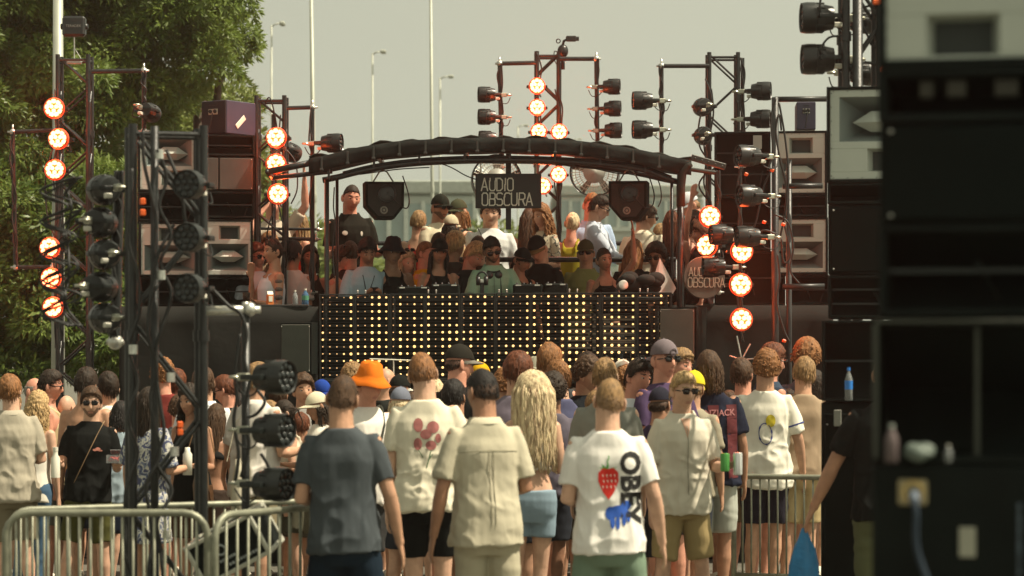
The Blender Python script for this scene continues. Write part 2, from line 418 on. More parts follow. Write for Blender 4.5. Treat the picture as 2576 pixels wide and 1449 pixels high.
def hair_arr(style, seed=0, under=False):
    d, f = grid_dirs(72, 56); base = head_surface(d*np.array([1,1,1]), 1.0)
    x, y, z = d.T
    thr = interp(y, [-1,-.55,-.1,.25,1], [.60,.40,-.02,-.22,-.50])
    if style in ('crop','short','quiff'): thr = interp(y, [-1,-.55,-.1,.12,.35,1], [.60,.42,.16,.02,-.28,-.46])
    th = {'short': .012, 'crop': .006, 'medium': .024, 'curly': .034, 'long': .016, 'longcurly': .030, 'bun': .010, 'tail': .010, 'quiff': .016, 'wavy': .028, 'afro': .048, 'balding': .005, 'long2': .016, 'bob': .022}[style]
    if style in ('long','bun','tail','longcurly','bob','long2'): thr = interp(y, [-1,-.55,-.1,.25,1], [.62,.42,.0,-.45,-.75])
    if style == 'balding': thr = np.where(z > .45, 2.0, thr)
    m = np.clip((z-thr+.03)/.14, 0, 1); m = m*m*(3-2*m)
    top = .6 + .7*np.clip(z, 0, 1) + .25*np.clip(-y, 0, 1)*(z > .4)
    if style in ('crop',): top = .7 + 1.0*np.clip(z, 0, 1)
    if style == 'quiff': top = .5 + 1.6*np.clip(z, 0, 1)*(.6+.8*np.clip(-y, 0, 1))
    nrm = d/np.array(HR); nrm /= np.linalg.norm(nrm, axis=1, keepdims=True)
    fine = {'crop': .0010, 'short': .0022, 'medium': .0045, 'wavy': .0065, 'curly': .008, 'longcurly': .008, 'quiff': .004, 'afro': .006}.get(style, .003)
    az = np.arctan2(x, y)
    if style in ('curly','longcurly','afro'): nse = wob(d, (14,14,14), seed, 3)
    elif style in ('wavy','medium'): nse = .7*wob(d, (9,9,5), seed, 2) + .6*wob(d, (26,20,7), seed+3, 2)
    else: nse = wob(d, (22,16,8), seed, 2) + .4*wob(d, (60,30,14), seed+5, 1)
    off = m*(th*top + fine*nse) - (1-m)*.014
    if under: off = np.where(z > .05, np.minimum(off, .006 - .03*np.clip(z-.05, 0, .5)), off)
    v = base + nrm*off[:,None]
    nose = (y < -.3) & (z < .35); v[nose] = v[nose]*np.array([.88,.80,1])
    a = Arr(v, [i for q in f for i in q], [len(q) for q in f], [1 if style in ('crop','short','quiff','medium') and d[list(q)].mean(0)[2] < (.20 if style != 'medium' else -.15) + .10*math.sin(9*q[0]) else 0 for q in f])
    mb = MB(); r = random.Random(seed)
    if style in ('short','crop','quiff','medium','wavy','curly','afro') :
        n = {'crop': 160, 'short': 260, 'quiff': 300, 'medium': 360, 'wavy': 380, 'curly': 320, 'afro': 340}[style]
        for _ in range(n):                        # tufts that break the outline
            for _t in range(20):
                q = V(r.gauss(0,1), r.gauss(0,1), r.gauss(0,1)).normalized()
                if q.z > np.interp(q.y, [-1,-.55,-.1,.25,1], [.62,.42,.1,-.1,-.35]) and not (under and q.z > .02): break
            else: continue
            c = V(q.x*HR[0], q.y*HR[1], q.z*HR[2]); nn = V(q.x/HR[0], q.y/HR[1], q.z/HR[2]).normalized()
            p0 = c + nn*(th*.55); 
            if style in ('curly','afro'):
                mb.ball(p0 + nn*th*.6*r.random(), (r.uniform(.004,.009),)*3, 6, 4); continue
            fl = V(r.uniform(-.5,.5), -.75 + r.uniform(-.3,.3), .1) if q.y < .35 else V(r.uniform(-.3,.3), .2, -1)
            L = {'crop': .012, 'short': .022, 'quiff': .036, 'medium': .045, 'wavy': .05}[style]*r.uniform(.7,1.2)
            t = (fl - nn*fl.dot(nn)).normalized()
            mb.loft([p0 - t*L*.3, p0 + nn*.004 + t*L*.3, p0 + nn*(.003 if style != 'quiff' else .010) + t*L*.9 - V(0,0,.004)], [.0022,.0030,.0006], 4)
    if style in ('long','longcurly','tail','bob','long2'):
        n = {'long': 150, 'long2': 170, 'longcurly': 120, 'tail': 40, 'bob': 100}[style]
        for i in range(n):
            az = r.uniform(-2.15, 2.15); ex = .0
            q = V(math.sin(az), math.cos(az), 0); zz = r.uniform(-.25, .05 if under else .45)
            c = V(q.x*HR[0]*math.sqrt(1-min(.9,zz*zz)), q.y*HR[1]*math.sqrt(1-min(.9,zz*zz)), zz*HR[2]) + q*.012
            L = {'long': r.uniform(.30,.42), 'long2': r.uniform(.36,.50), 'longcurly': r.uniform(.24,.34), 'tail': .26, 'bob': r.uniform(.12,.17)}[style] + zz*.10
            pts = [c]; p = c.copy(); st = 10
            for k in range(1, st+1):
                t = k/st
                if style == 'tail': tgt = V(0+r.uniform(-.01,.01), .125, .03-.02*t) if k < 4 else V(r.uniform(-.018,.018), .14+.01*math.sin(k), .03-.26*(t-.3)); p = p.lerp(tgt, .5 if k < 4 else .9)
                else:
                    w_ = 1+ (.30 if style == 'longcurly' else .06)*t
                    bx = q.x*(HR[0]+.020)*w_; by = (q.y*(HR[1]+.012))*w_*(.9 if q.y > 0 else .75) + (.02*min(1,t*2) if q.y > 0 else -.0)
                    if style == 'bob': bx *= (1-.15*t)
                    p = V(bx + r.uniform(-.006,.006), by + r.uniform(-.006,.006), c.z - L*t)
                if style == 'longcurly': p = p + V(math.cos(k*2.1+i)*.012, math.sin(k*2.1+i)*.012, 0)
                pts.append(p.copy())
            rr = r.uniform(.005,.0085) if style != 'longcurly' else .0105
            mb.loft(pts, [(rr*(1.0-.55*(k/st)**2)*(.7 if k == 0 else 1),)*2 for k in range(st+1)], 6)
    if style == 'bun':
        mb.ball((0,.095,.045), (.035,.030,.035), 14, 10)
        for i in range(10): t = i*.628; mb.ball((.022*math.cos(t), .108, .045+.022*math.sin(t)), .014, 6, 5)
    if mb.v: a = a.join(Arr(mb.v, [i for f_ in mb.f for i in f_], [len(f_) for f_ in mb.f]))
    return a
HAIRS = {}
def hair_mesh(style, seed, under=False):
    k = (style, seed % 3, under)
    if k not in HAIRS: HAIRS[k] = hair_arr(style, seed % 3, under).mesh('hair', 2)
    return HAIRS[k]
HATS = {}
def hat_mesh(kind_):
    if kind_ in HATS: return HATS[kind_]
    mb = MB(); d, f = grid_dirs(40, 30)
    def dome(zmin, sx, sy, sz, cz=0.02, flat=0.0, mi=0):
        o = len(mb.v); v = d.copy(); zc = np.clip(v[:,2], zmin, 1)
        k = np.sqrt(np.clip(1-zc**2, 0, 1))/np.maximum(np.sqrt(1-np.clip(v[:,2],-1,1)**2), 1e-3)
        X = v[:,0]*np.where(v[:,2] < zmin, k*0+1.0, 1)*sx; Y = v[:,1]*sy; Z = zc*sz*(1-flat*np.clip(zc-.5,0,1)) + cz
        mb.add(np.stack([X, Y, Z], 1).tolist(), f, mi)
    if kind_ in ('cap','capback','sunvisorcap'):
        dome(.04, .0835, .103, .102, .030)
        vs = []; n = 14; sg = -1 if kind_ != 'capback' else 1
        for lay in (0, 1):
            for i in range(n+1):
                t = math.pi*i/n; 
                for k in range(5):
                    q = k/4; rx, ry = .0815*(1-.02*q), .092 + .088*q*math.sin(t)**.6
                    vs.append(V(math.cos(t)*rx, sg*(math.sin(t)*ry if k else math.sin(t)*.094), 0.036 - .016*q - .018*(math.cos(t)**2)*1.0 - lay*.005))
        fs = []; m = (n+1)*5
        for i in range(n):
            for k in range(4):
                a = i*5+k; fs.append((a, a+1, a+6, a+5)); fs.append((m+a, m+a+5, m+a+6, m+a+1))
            fs.append((i*5+4, m+i*5+4, m+i*5+9, i*5+9))
        mb.add(vs, fs, 1); mb.ball((0,0,.132), .006, 8, 6, 0)
        if kind_ == 'capback': mb.ring((0,-.100,.045), (0,1,.2), .022, .004, 16, 1)
    elif kind_ in ('bucket','sunhat','fedora'):
        n = 40; br = {'bucket': .055, 'sunhat': .085, 'fedora': .06}[kind_]; drop = {'bucket': .045, 'sunhat': .02, 'fedora': .0}[kind_]
        prof = [(.135,.0),(.134,.05),(.122,.072),(.05,.094),(.045,.096),(.04-drop*.5,.096+br*.5),(.035-drop,.096+br),(.030-drop,.095+br),(.032,.090),(.05,.085)]
        for i, (h, r_) in enumerate(prof):
            pass
        vs = []; fs = []
        for h, r_ in prof:
            for k in range(n):
                t = 2*math.pi*k/n; w_ = 1+.03*math.sin(3*t+h*20) ; vs.append(V(math.cos(t)*r_*.92*w_, math.sin(t)*r_*1.08*w_, h + .004*math.sin(5*t+1) + .002))
        for i in range(len(prof)-1):
            for k in range(n): fs.append((i*n+k, i*n+(k+1) % n, (i+1)*n+(k+1) % n, (i+1)*n+k))
        mb.add(vs, fs, 0)
        if kind_ == 'fedora': mb.loft([(0,0,.045),(0,0,.068)], [(.107,.091),(.104,.088)], 32, 1)
    a = from_mb(mb); me = a.mesh(kind_, 2); HATS[kind_] = me; return me
GL = {}
def glasses_mesh():
    if 'g' in GL: return GL['g']
    mb = MB()
    for s in (1, -1):
        o = [(s*(.0335+.027*math.copysign(abs(math.cos(t))**.5, math.cos(t))), -.103+.006*abs(math.cos(t)), .008+.0185*math.copysign(abs(math.sin(t))**.5, math.sin(t))) for t in [2*math.pi*k/18 for k in range(18)]]
        mb.prism(o, (0,.004,0), 0)
        mb.box((s*.0635,-.094,.014), (.008,.010,.010), mi=1); mb.box((s*.0755,-.045,.012), (.003,.105,.007), Euler((0,0,s*R(7))).to_matrix(), mi=1)
        mb.box((s*.0335,-.1035,.0265), (.056,.006,.006), bev=.002, mi=1)
    mb.box((0,-.103,.016), (.018,.005,.005), mi=1)
    GL['g'] = from_mb(mb).mesh('sunglasses', 2); return GL['g']
# ---- garments, in body coordinates (height 1.8, facing -y)
GARM = {}
def garment(kind_, fem, pa, pb, leg, seed, hi):
    key = (kind_, fem, pa if kind_ in SLEEVED else '', pb if kind_ in SLEEVED else '', leg if kind_ in LEGGED else '', seed % 3 if hi else 0, hi)
    if key in GARM: return GARM[key]
    mb = MB(); k = .9 if fem else 1.0
    def T(rows): mb.loft([(0, r[3], r[0]) for r in rows], [(r[2], r[1]) for r in rows], 26, power=2.4, up=V(1,0,0))
    def sleeves(L, r0, r1, rm=None):
        for sg, p in ((1, pa), (-1, pb)):
            s, e, w, f = arm_pts(p, sg, fem); u = (e-s).normalized()
            inn = V(-sg*.06, 0, -.004)
            if L <= UP: mb.loft([s+inn, s-u*.01, s+u*.05, s+u*(L*.6), s+u*L], [(r0*.84),(r0*.87),(r0*.94),(r0*.5+r1*.5),r1], 14)
            else: mb.loft([s+inn, s-u*.015, s+u*.06, s+u*(UP*.6), e, e+f*((L-UP)*.5), e+f*(L-UP)], [r0*.92,r0*.92,r0*.93,r0*.88,r1*1.1,r1*1.05,r1], 14)
    amp = .006; vox = .010 if hi else .0145
    if kind_ in ('tee','tee_long','shirt','polo','shirt_long','tee_crop'):
        zb = {'tee': .865, 'tee_long': .80, 'shirt': .84, 'polo': .87, 'shirt_long': .82, 'tee_crop': .98}[kind_]; w = {'polo': .0, 'tee': .010, 'tee_crop': .012}.get(kind_, .016)
        T([(zb, (.190+w)*k, .148+w, .010),(zb+.004, (.200+w)*k, .156+w, .010),(.98,(.188+w)*k,.148+w,.009),(1.10,(.174+w)*k,.133+w*.7,.003),(1.24,(.180+w*.7)*k,.134,0),(1.34,(.190+w*.5)*k,.138,-.003),(1.40,.188*k,.128,.0),(1.445,.166*k,.106,.008),(1.485,.126*k,.094,.014),(1.520,.086*k,.084,.016)])
        if kind_ == 'shirt_long': sleeves(.47, .074*k, .046)
        elif kind_ in ('shirt','tee_long'): sleeves(.235, .072*k, .070*k)
        else: sleeves(.205 if not fem else .17, .070*k, .064*k)
        amp = .013 if kind_ != 'polo' else .009
    elif kind_ == 'tank':
        T([(.84,.200*k,.146,.010),(.98,.190*k,.136,.008),(1.10,.166*k,.122,0),(1.24,.166*k,.126,-.004),(1.34,.160*k,.134,-.012),(1.40,.135*k,.112,-.004),(1.425,.11*k,.10,0)])
        for s in (1,-1): mb.loft([(s*.075*k,-.10,1.36),(s*.085*k,-.085,1.44),(s*.088*k,.0,1.497),(s*.085*k,.085,1.44),(s*.075*k,.10,1.36)], [(.012,.026)]*5, 8)
    elif kind_ in ('crop','bikini'):
        zb = 1.13 if kind_ == 'crop' else 1.26
        T([(zb,.150*k,.112,-.004),(zb+.004,.156*k,.118,-.006),(1.31,.170*k,.136,-.016),(1.37,.150*k,.122,-.01),(1.40,.115*k,.10,-.006)])
        for s in (1,-1): mb.loft([(s*.07*k,-.115,1.36),(s*.078*k,-.085,1.44),(s*.08*k,.0,1.490),(s*.075*k,.085,1.42),(s*.07*k,.10,1.34)], [(.006,.010)]*5, 6)
    elif kind_ in ('dress','shirtdress'):
        zb = .60 if kind_ == 'shirtdress' else .50
        T([(zb,.215*k,.165,.004),(zb+.006,.225*k,.175,.004),(.80,.208*k,.155,.005),(.94,.195*k,.140,.01),(1.10,.160*k,.118,0),(1.24,.165*k,.125,-.004),(1.33,.174*k,.136,-.012),(1.40,.168*k,.115,0),(1.46,.14*k,.09,.008),(1.50,.09*k,.075,.012)] if kind_ == 'shirtdress' else
          [(zb,.235*k,.19,.004),(zb+.006,.245*k,.2,.004),(.80,.205*k,.155,.005),(.94,.182*k,.13,.01),(1.10,.140*k,.105,0),(1.24,.155*k,.118,-.004),(1.33,.162*k,.134,-.014),(1.385,.14*k,.11,-.005),(1.40,.11*k,.09,0)])
        if kind_ == 'shirtdress': sleeves(.25, .074, .078)
        else:
            for s in (1,-1): mb.loft([(s*.07,-.11,1.35),(s*.078,-.085,1.44),(s*.08,.0,1.492),(s*.075,.085,1.42),(s*.07,.10,1.34)], [(.007,.014)]*5, 6)
        amp = .010
    elif kind_ in ('shorts','shorts_short','shorts_tight','pants','jeans','skirt'):
        zb = {'shorts': .535, 'shorts_short': .70, 'shorts_tight': .60, 'pants': .09, 'jeans': .09, 'skirt': .60}[kind_]
        k = 1.0; t = kind_ in ('shorts_tight','jeans','shorts_short'); e = .0 if t else .016
        T([(.80,.165*k,.115,.005),(.86,(.178+e)*k,.130+e*.6,.010),(.95,(.182+e*.4)*k,.134,.012),(1.01,.172*k,.124,.010),(1.015,.162*k,.114,.010)])
        if kind_ == 'skirt': T([(zb,.20,.15,0),(zb+.01,.205,.155,0),(.95,.175,.125,.006)])
        else:
            for i, sg in enumerate((1, -1)):
                lp = LEG[leg][0 if sg > 0 else 1]; h, kn, an = V(sg*.088,.005,.90), V(sg*.088+lp[0],lp[1],.485), V(sg*.09+lp[2],lp[3],.09)
                if zb > .485:
                    q = (.90-zb)/(.90-.485); kk = h.lerp(kn, q); r1 = {'shorts': .092, 'shorts_short': .098, 'shorts_tight': .076}[kind_]
                    mb.loft([h+V(0,0,.03), h.lerp(kk,.35), h.lerp(kk,.96), kk], [.098+e*.3, .099+e*.4, r1, r1*.96], 18)
                else:
                    r = (.098,.078,.066,.056) if t else (.102,.090,.082,.078)
                    mb.loft([h+V(0,0,.03), h.lerp(kn,.5), kn, kn.lerp(an,.5), an+V(0,0,-.03)], [r[0],r[1],r[2],r[3]*1.05,r[3]], 16)
        amp = .004 if t else .009
    a = remesh(mb, vox, 2); n = vnormals(a); p = a.v
    sd = seed % 3 + len(kind_)*7
    if kind_ in ('tee','tee_long','shirt','shirt_long','tee_crop','shirtdress','polo','dress','skirt'):
        fa = wob(p, (11,11,3.6), sd, 2); fb = wob(p, (12,12,15), sd+4, 2); rid = lambda q: 1-2*np.clip(np.abs(q)*1.6, 0, 1)**.8      # creases, not dunes
        fold = .75*rid(fa) + .35*fa + .55*rid(fb)*np.clip(1.3-np.abs(p[:,2]-1.0)*3, .12, 1) + .30*wob(p, (34,34,20), sd+9, 2)
        wgt = np.clip((1.50-p[:,2])*4, .25, 1)
    elif kind_ in ('tank','crop','bikini'): fold = wob(p, (12,12,14), sd, 2); wgt = np.full(len(p), .6)
    else: fold = wob(p, (16,16,6), sd, 2) + .8*wob(p, (12,12,24), sd+2, 2); wgt = np.ones(len(p))
    a.v = p + n*(amp*fold*wgt)[:,None]
    me = a.mesh(kind_); GARM[key] = me; return me
SLEEVED = {'tee','tee_long','shirt','polo','shirt_long','tee_crop','shirtdress'}
LEGGED = {'shorts','shorts_short','shorts_tight','pants','jeans'}
SHOE = {}
def shoe_mesh():
    if 's' in SHOE: return SHOE['s']
    mb = MB(); mb.loft([(0,.075,.05),(0,.055,.055),(0,.0,.062),(0,-.06,.050),(0,-.13,.038),(0,-.175,.030),(0,-.195,.026)], [(.035,.030),(.052,.042),(.056,.043),(.046,.046),(.036,.050),(.028,.044),(.012,.025)], 14, up=V(1,0,0) if False else V(0,0,1)) if False else None
    rows = [(.08,.028,.062),(.06,.040,.085),(.0,.043,.088),(-.06,.046,.070),(-.12,.049,.052),(-.165,.042,.042),(-.19,.022,.030)]
    vs = []; fs = []; n = 12
    for y, w, h in rows:
        for k in range(n):
            t = 2*math.pi*k/n; vs.append(V(w*math.cos(t), y, max(.004, h*.5 + h*.5*math.sin(t))))
    for i in range(len(rows)-1):
        for k in range(n): fs.append((i*n+k, i*n+(k+1) % n, (i+1)*n+(k+1) % n, (i+1)*n+k))
    fs.append(tuple(range(n))); fs.append(tuple((len(rows)-1)*n+n-1-k for k in range(n)))
    mb.add(vs, fs, 0)
    mb.box((0,-.055,.011), (.098,.265,.020), bev=.008, mi=1)
    SHOE['s'] = from_mb(mb).mesh('shoe', 2); return SHOE['s']
SKIN = {k: None for k in 'abcdef'}
def skin(k):
    c = {'a': (.56,.34,.235), 'b': (.47,.265,.17), 'c': (.37,.195,.12), 'd': (.27,.14,.085), 'e': (.57,.27,.185), 'f': (.10,.05,.03)}[k]
    return mat('skin_'+k, c, .5, var=.20, vscale=11, bump=.12, bscale=45, spec=.3)
def lipm(k): c = skin(k); return mat('lips_'+k, {'a': (.46,.22,.16), 'b': (.38,.17,.12), 'c': (.29,.13,.09), 'd': (.19,.085,.06), 'e': (.47,.19,.14), 'f': (.1,.04,.03)}[k], .5)
M_EYE = mat('eye_white', (.55,.52,.46), .25, var=.02); M_IRIS = mat('iris', (.02,.014,.01), .15)
M_LENS = mat('sunglass_lens', (.006,.006,.006), .25, spec=.5, var=0)
HC_ = {'black': (.012,.010,.009), 'dark': (.026,.017,.011), 'brown': (.062,.034,.018), 'red': (.11,.036,.016), 'ginger': (.22,.10,.038), 'sandy': (.24,.145,.065), 'blond': (.46,.31,.15), 'pale': (.66,.44,.27), 'grey': (.22,.20,.17)}
def hairm(k):
    c = HC_[k]; return mat('hair_'+k, tuple(x*.42 for x in c), .62, var=.3, vscale=75, bump=.5, bscale=150, spec=.22, col2=tuple(min(.8, x*1.5) for x in c), stretch=(1,1,.16))
def stubble(sk, hc, f=.45):
    c = {'a': (.56,.34,.235), 'b': (.47,.265,.17), 'c': (.37,.195,.12), 'd': (.27,.14,.085), 'e': (.57,.27,.185), 'f': (.10,.05,.03)}[sk]; h = HC_[hc]
    return mat('stubble_%s_%s_%d' % (sk, hc, int(f*100)), tuple(a*f*.6 + b*(1-f)*.8 for a, b in zip(c, h)), .65, var=.3, vscale=90)
def cloth(col, name=None):
    c = lin(col); nm = 'fabric_' + (name or '_'.join(str(int(x*999)) for x in c))
    return mat(nm, c, .88, var=.05, vscale=5, bump=.45, bscale=13, spec=.15, stretch=(1,1,.5))
def person(label, u, v, D, yaw=180, hair=('short','brown'), top=('tee','c9c2ae'), bot=('shorts','6b6650'), sk='b', arms=('down','down'), fem=False,
           hat=None, gl=0, beard=False, hyaw=0, hpitch=0, gz=0.0, hi=False, leg='stand', seed=None, shoes='d8d2c2', lean=None, group=None, h=None, wide=.95, topmat=None, roll=0, sg_=None):
    """u, v: the top of the head in the photo; D: distance; the height follows from the ground level gz"""
    s = F/D; ztop = HC-(v-VH)/s; hh = (ztop-gz)
    if h is not None: gz = ztop-h; hh = h
    k = hh/1.8; seed = seed if seed is not None else int(u*7+v*3)
    x = (u-U0)/s
    t = thing('person', label, 'person', (x, D, gz), R(yaw), group, k)
    rl = random.Random(seed+5); ln = lean if lean is not None else (rl.uniform(-3.5,3.5), rl.uniform(-2.5,2.5))      # nobody stands quite straight
    t.rotation_euler = Euler((R(ln[0]), R(ln[1]), R(yaw))); roll = roll or rl.uniform(-7,7); hpitch = hpitch or rl.uniform(-2,8)
    off_ = Euler((R(ln[0]), R(ln[1]), R(yaw))).to_matrix() @ V(0,0,hh); t.location = (x-off_.x, D-off_.y, gz)
    b = body_arr(arms[0], arms[1], fem, hi, leg)
    Hm = Matrix.Translation((0,-.010,1.664)) @ Matrix.Translation((0,0,-.09)) @ Euler((R(hpitch), R(roll), R(hyaw)), 'ZYX').to_matrix().to_4x4() @ Matrix.Translation((0,-.004,.09)) @ Matrix.Scale(1.03 if not fem else .99, 4)
    a = b.join(head_arr(hi, beard, fem).xf(Hm))
    me = a.mesh('body', 6); bo = obj_of('body', me, [skin(sk), M_EYE, lipm(sk), hairm(hair[1] if hair else 'brown'), M_IRIS, stubble(sk, hair[1] if hair else 'brown')], t)
    t.scale = (k*wide, k*wide, k)
    if hair and hair[0] != 'bald':
        ho = obj_of('hair', hair_mesh(hair[0], seed, bool(hat)), [hairm(hair[1]), stubble(sk, hair[1], .28)], t); ho.matrix_local = Hm
    if hat:
        col2 = hat[2] if len(hat) > 2 else hat[1]
        o = obj_of({'capback':'cap','sunvisorcap':'cap','fedora':'straw_hat','bucket':'bucket_hat','sunhat':'sun_hat'}.get(hat[0], hat[0]), hat_mesh(hat[0]), [cloth(hat[1]), cloth(col2)], t)
        o.matrix_local = Hm @ Matrix.Translation((0,0,.024 if hat[0] in ('bucket','sunhat','fedora') else .006)) @ Matrix.Scale(1.03, 4)
    if gl:
        o = obj_of('sunglasses', glasses_mesh(), [M_LENS, mat('glasses_frame', sg_ or (.012,.010,.009), .3)], t)
        o.matrix_local = Hm if gl == 1 else Hm @ Matrix.Translation((0,.018,.075)) @ Euler((R(-38),0,0)).to_matrix().to_4x4()
        if gl == 3: o.matrix_local = Hm @ Matrix.Scale(1.0, 4)
    top_o = None
    if top:
        nm = {'tee': 'tee_shirt', 'tee_long': 'tee_shirt', 'tee_crop': 'tee_shirt', 'shirt': 'shirt', 'shirt_long': 'shirt', 'polo': 'polo_shirt', 'tank': 'tank_top', 'crop': 'crop_top', 'bikini': 'bikini_top', 'dress': 'dress', 'shirtdress': 'shirt_dress'}[top[0]]
        top_o = obj_of(nm, garment(top[0], fem, arms[0], arms[1], leg, seed, hi), [topmat or cloth(top[1])], t)
        if top[0] in ('shirt','polo','shirt_long'):
            mb = MB(); vs = []; fs = []; n = 28
            for r_, z_, ro in ((.066,1.498,0),(.070,1.532,0),(.078,1.536,0),(.098,1.500,0)):
                for i in range(n):
                    q = 2*math.pi*i/n - math.pi/2; op = max(0, math.cos(2*math.pi*i/n))**6
                    vs.append(V(math.cos(q)*r_*1.12, math.sin(q)*r_*(.98)+.010 - op*.012, z_ - op*.035 - .012*(math.cos(2*math.pi*i/n) > .3)))
            for i in range(3):
                for j in range(n): fs.append((i*n+j, i*n+(j+1) % n, (i+1)*n+(j+1) % n, (i+1)*n+j))
            mb.add(vs, fs); co = obj_of('collar', from_mb(mb).mesh('collar'), [topmat or cloth(top[1])], top_o)
    if bot and not (top and top[0] in ('dress',)):
        nm = {'shorts_short': 'shorts', 'shorts_tight': 'shorts', 'pants': 'trousers'}.get(bot[0], bot[0])
        obj_of(nm, garment(bot[0], fem, arms[0], arms[1], leg, seed, hi), [cloth(bot[1])], t)
    if shoes:
        for i, sg in enumerate((1, -1)):
            lp = LEG[leg][0 if sg > 0 else 1]; o = obj_of('shoe', shoe_mesh(), [cloth(shoes), cloth('d9d4c6')], t); o.location = (sg*.09+lp[2], lp[3]+.0, .0); o.rotation_euler = (0,0,R(sg*6))
    t['_k'] = k; t['_seed'] = seed
    PEOPLE.append((t, top_o, k)); return t
PEOPLE = []
def hand_pos(t, side, pose, fem=False, ext=.11):
    s, e, w, f = arm_pts(pose, side, fem); p = w + f*ext
    M = Matrix.Translation(t.location) @ t.rotation_euler.to_matrix().to_4x4() @ Matrix.Diagonal((*t.scale, 1)); return M @ p
# ------------------------------------------------------------------ ground, far things, trees
mb = MB(); mb.add([(-400,-20,0),(400,-20,0),(400,900,0),(-400,900,0)], [(0,1,2,3)])
kind(mb.build('ground', mat('asphalt', (.11,.105,.085), .92, var=.25, vscale=1.2, bump=.3, bscale=120)), 'structure', 'sunlit grey asphalt of the festival square', 'ground')
# slatted cable-ramp / drain gratings seen between the legs
M_RAMP = mat('dark_rubber', (.035,.035,.03), .8)
# far buildings
def building(label, u0, u1, vt, D, col, cols, rows, depth=14):
    a, b = P(u0, vt, D), P(u1, vt, D); t = thing('office_building', label, 'building', ((a.x+b.x)/2, D, 0)); w = b.x-a.x; h = a.z
    mb = MB(); mb.box((0, depth/2, h/2), (w, depth, h), bev=.1); mb.build('wall', col, t)
    mb = MB(); mb.box((0, depth/2, h+.25), (w+.4, depth+.4, .5), bev=.05); mb.build('roof', mat('roof_edge', (.30,.33,.29), .7), t)
    gm = mat('far_window_glass', (.26,.33,.31), .25, var=.25, vscale=.4, spec=.6)
    for r in range(rows):
        mb = MB(); z = h*(r+.55)/rows
        for c in range(cols):
            x = -w/2 + w*(c+.5)/cols; mb.box((x, .02, z), (w/cols*.78, .2, h/rows*.62))
        mb.build('window_row', gm, t)
        mb = MB()
        for c in range(cols+1): mb.box((-w/2 + w*c/cols, -.06, z), (.16, .22, h/rows*.7))
        mb.box((0, -.08, z - h/rows*.38), (w, .3, .2)); mb.build('facade_fins', mat('facade_metal', (.38,.42,.37), .6), t)
    return t
building('pale green glass office building far behind the left half of the stage', 935, 1195, 488, 95, mat('far_facade', (.46,.50,.44), .7, var=.08, vscale=.2), 6, 3)
building('wide pale grey office building far behind the right half of the stage', 1405, 1765, 492, 120, mat('far_facade_b', (.50,.52,.46), .7, var=.08, vscale=.2), 12, 5)
# lamp posts and tall poles
def lamp_post(label, u, vt, D, wpx, arm=34, grp='distant lamp posts'):
    p = P(u, vt, D); t = thing('street_lamp', label, 'street lamp', (p.x, D, 0), group=grp)
    r = S(wpx/2, D); mb = MB(); mb.loft([(0,0,0),(0,0,p.z*.45),(0,0,p.z*.46),(0,0,p.z)], [r*1.5, r*1.2, r, r*.75], 12); mb.build('post', M_POLE, t, True)
    L = S(arm, D); mb = MB(); mb.loft([(0,0,p.z-.05),(L*.2,0,p.z+.02),(L*.6,0,p.z+.05)], [r*.6]*3, 8); mb.build('arm', M_POLE, t, True)
    mb = MB(); mb.box((L*.8,0,p.z+.04), (L*.42,.28,.10), bev=.03); mb.build('lamp_head', M_POLE, t)
lamp_post('thin pale street lamp rising behind the canopy, left of the flagpole', 937, 134, 75, 6)
lamp_post('thin pale street lamp just right of the tall flagpole behind the stage', 1107, 196, 88, 6)
lamp_post('pale street lamp whose head shows against the sky beside the tree', 683, 64, 62, 6)
lamp_post('faintest street lamp between the two side frames behind the centre truss', 1303, 318, 115, 5, 26)
lamp_post('short far street lamp right of the centre truss', 1443, 352, 130, 5, 20)
def pole(label, u, D, wpx, vt=-60, u2=None, mat_=M_POLE):
    p = P(u, vt, D); t = thing('tall_pole', label, 'pole', (p.x, D, 0)); r = S(wpx/2, D)
    mb = MB(); dx = S((u2-u) if u2 else 0, D); mb.loft([(dx,0,0),(dx*.5,0,p.z*.5),(0,0,p.z)], [r*1.35, r*1.1, r*.85], 16); mb.build('shaft', mat_, t, True)
    mb = MB(); mb.lathe((dx,0,0), (0,0,1), [(0,r*3.2),(.04,r*3.2),(.05,r*1.5),(.3,r*1.45)], 16); mb.build('base_flange', M_STEEL, t, True)
    mb = MB(); mb.lathe((dx*.5,0,p.z*.55), (0,0,1), [(0,r*1.12),(.02,r*1.2),(.12,r*1.2),(.14,r*1.0)], 16); mb.build('joint_sleeve', mat_, t, True)
pole('thick pale lamp mast standing behind the left light tower in front of the tree', 146, 26.5, 29)
pole('tall slim grey mast right of the left tree, passing behind the canopy end', 782, 40, 11, u2=800)
pole('tall slim flagpole rising behind the middle of the canopy', 1083, 48, 8.5, u2=1093)
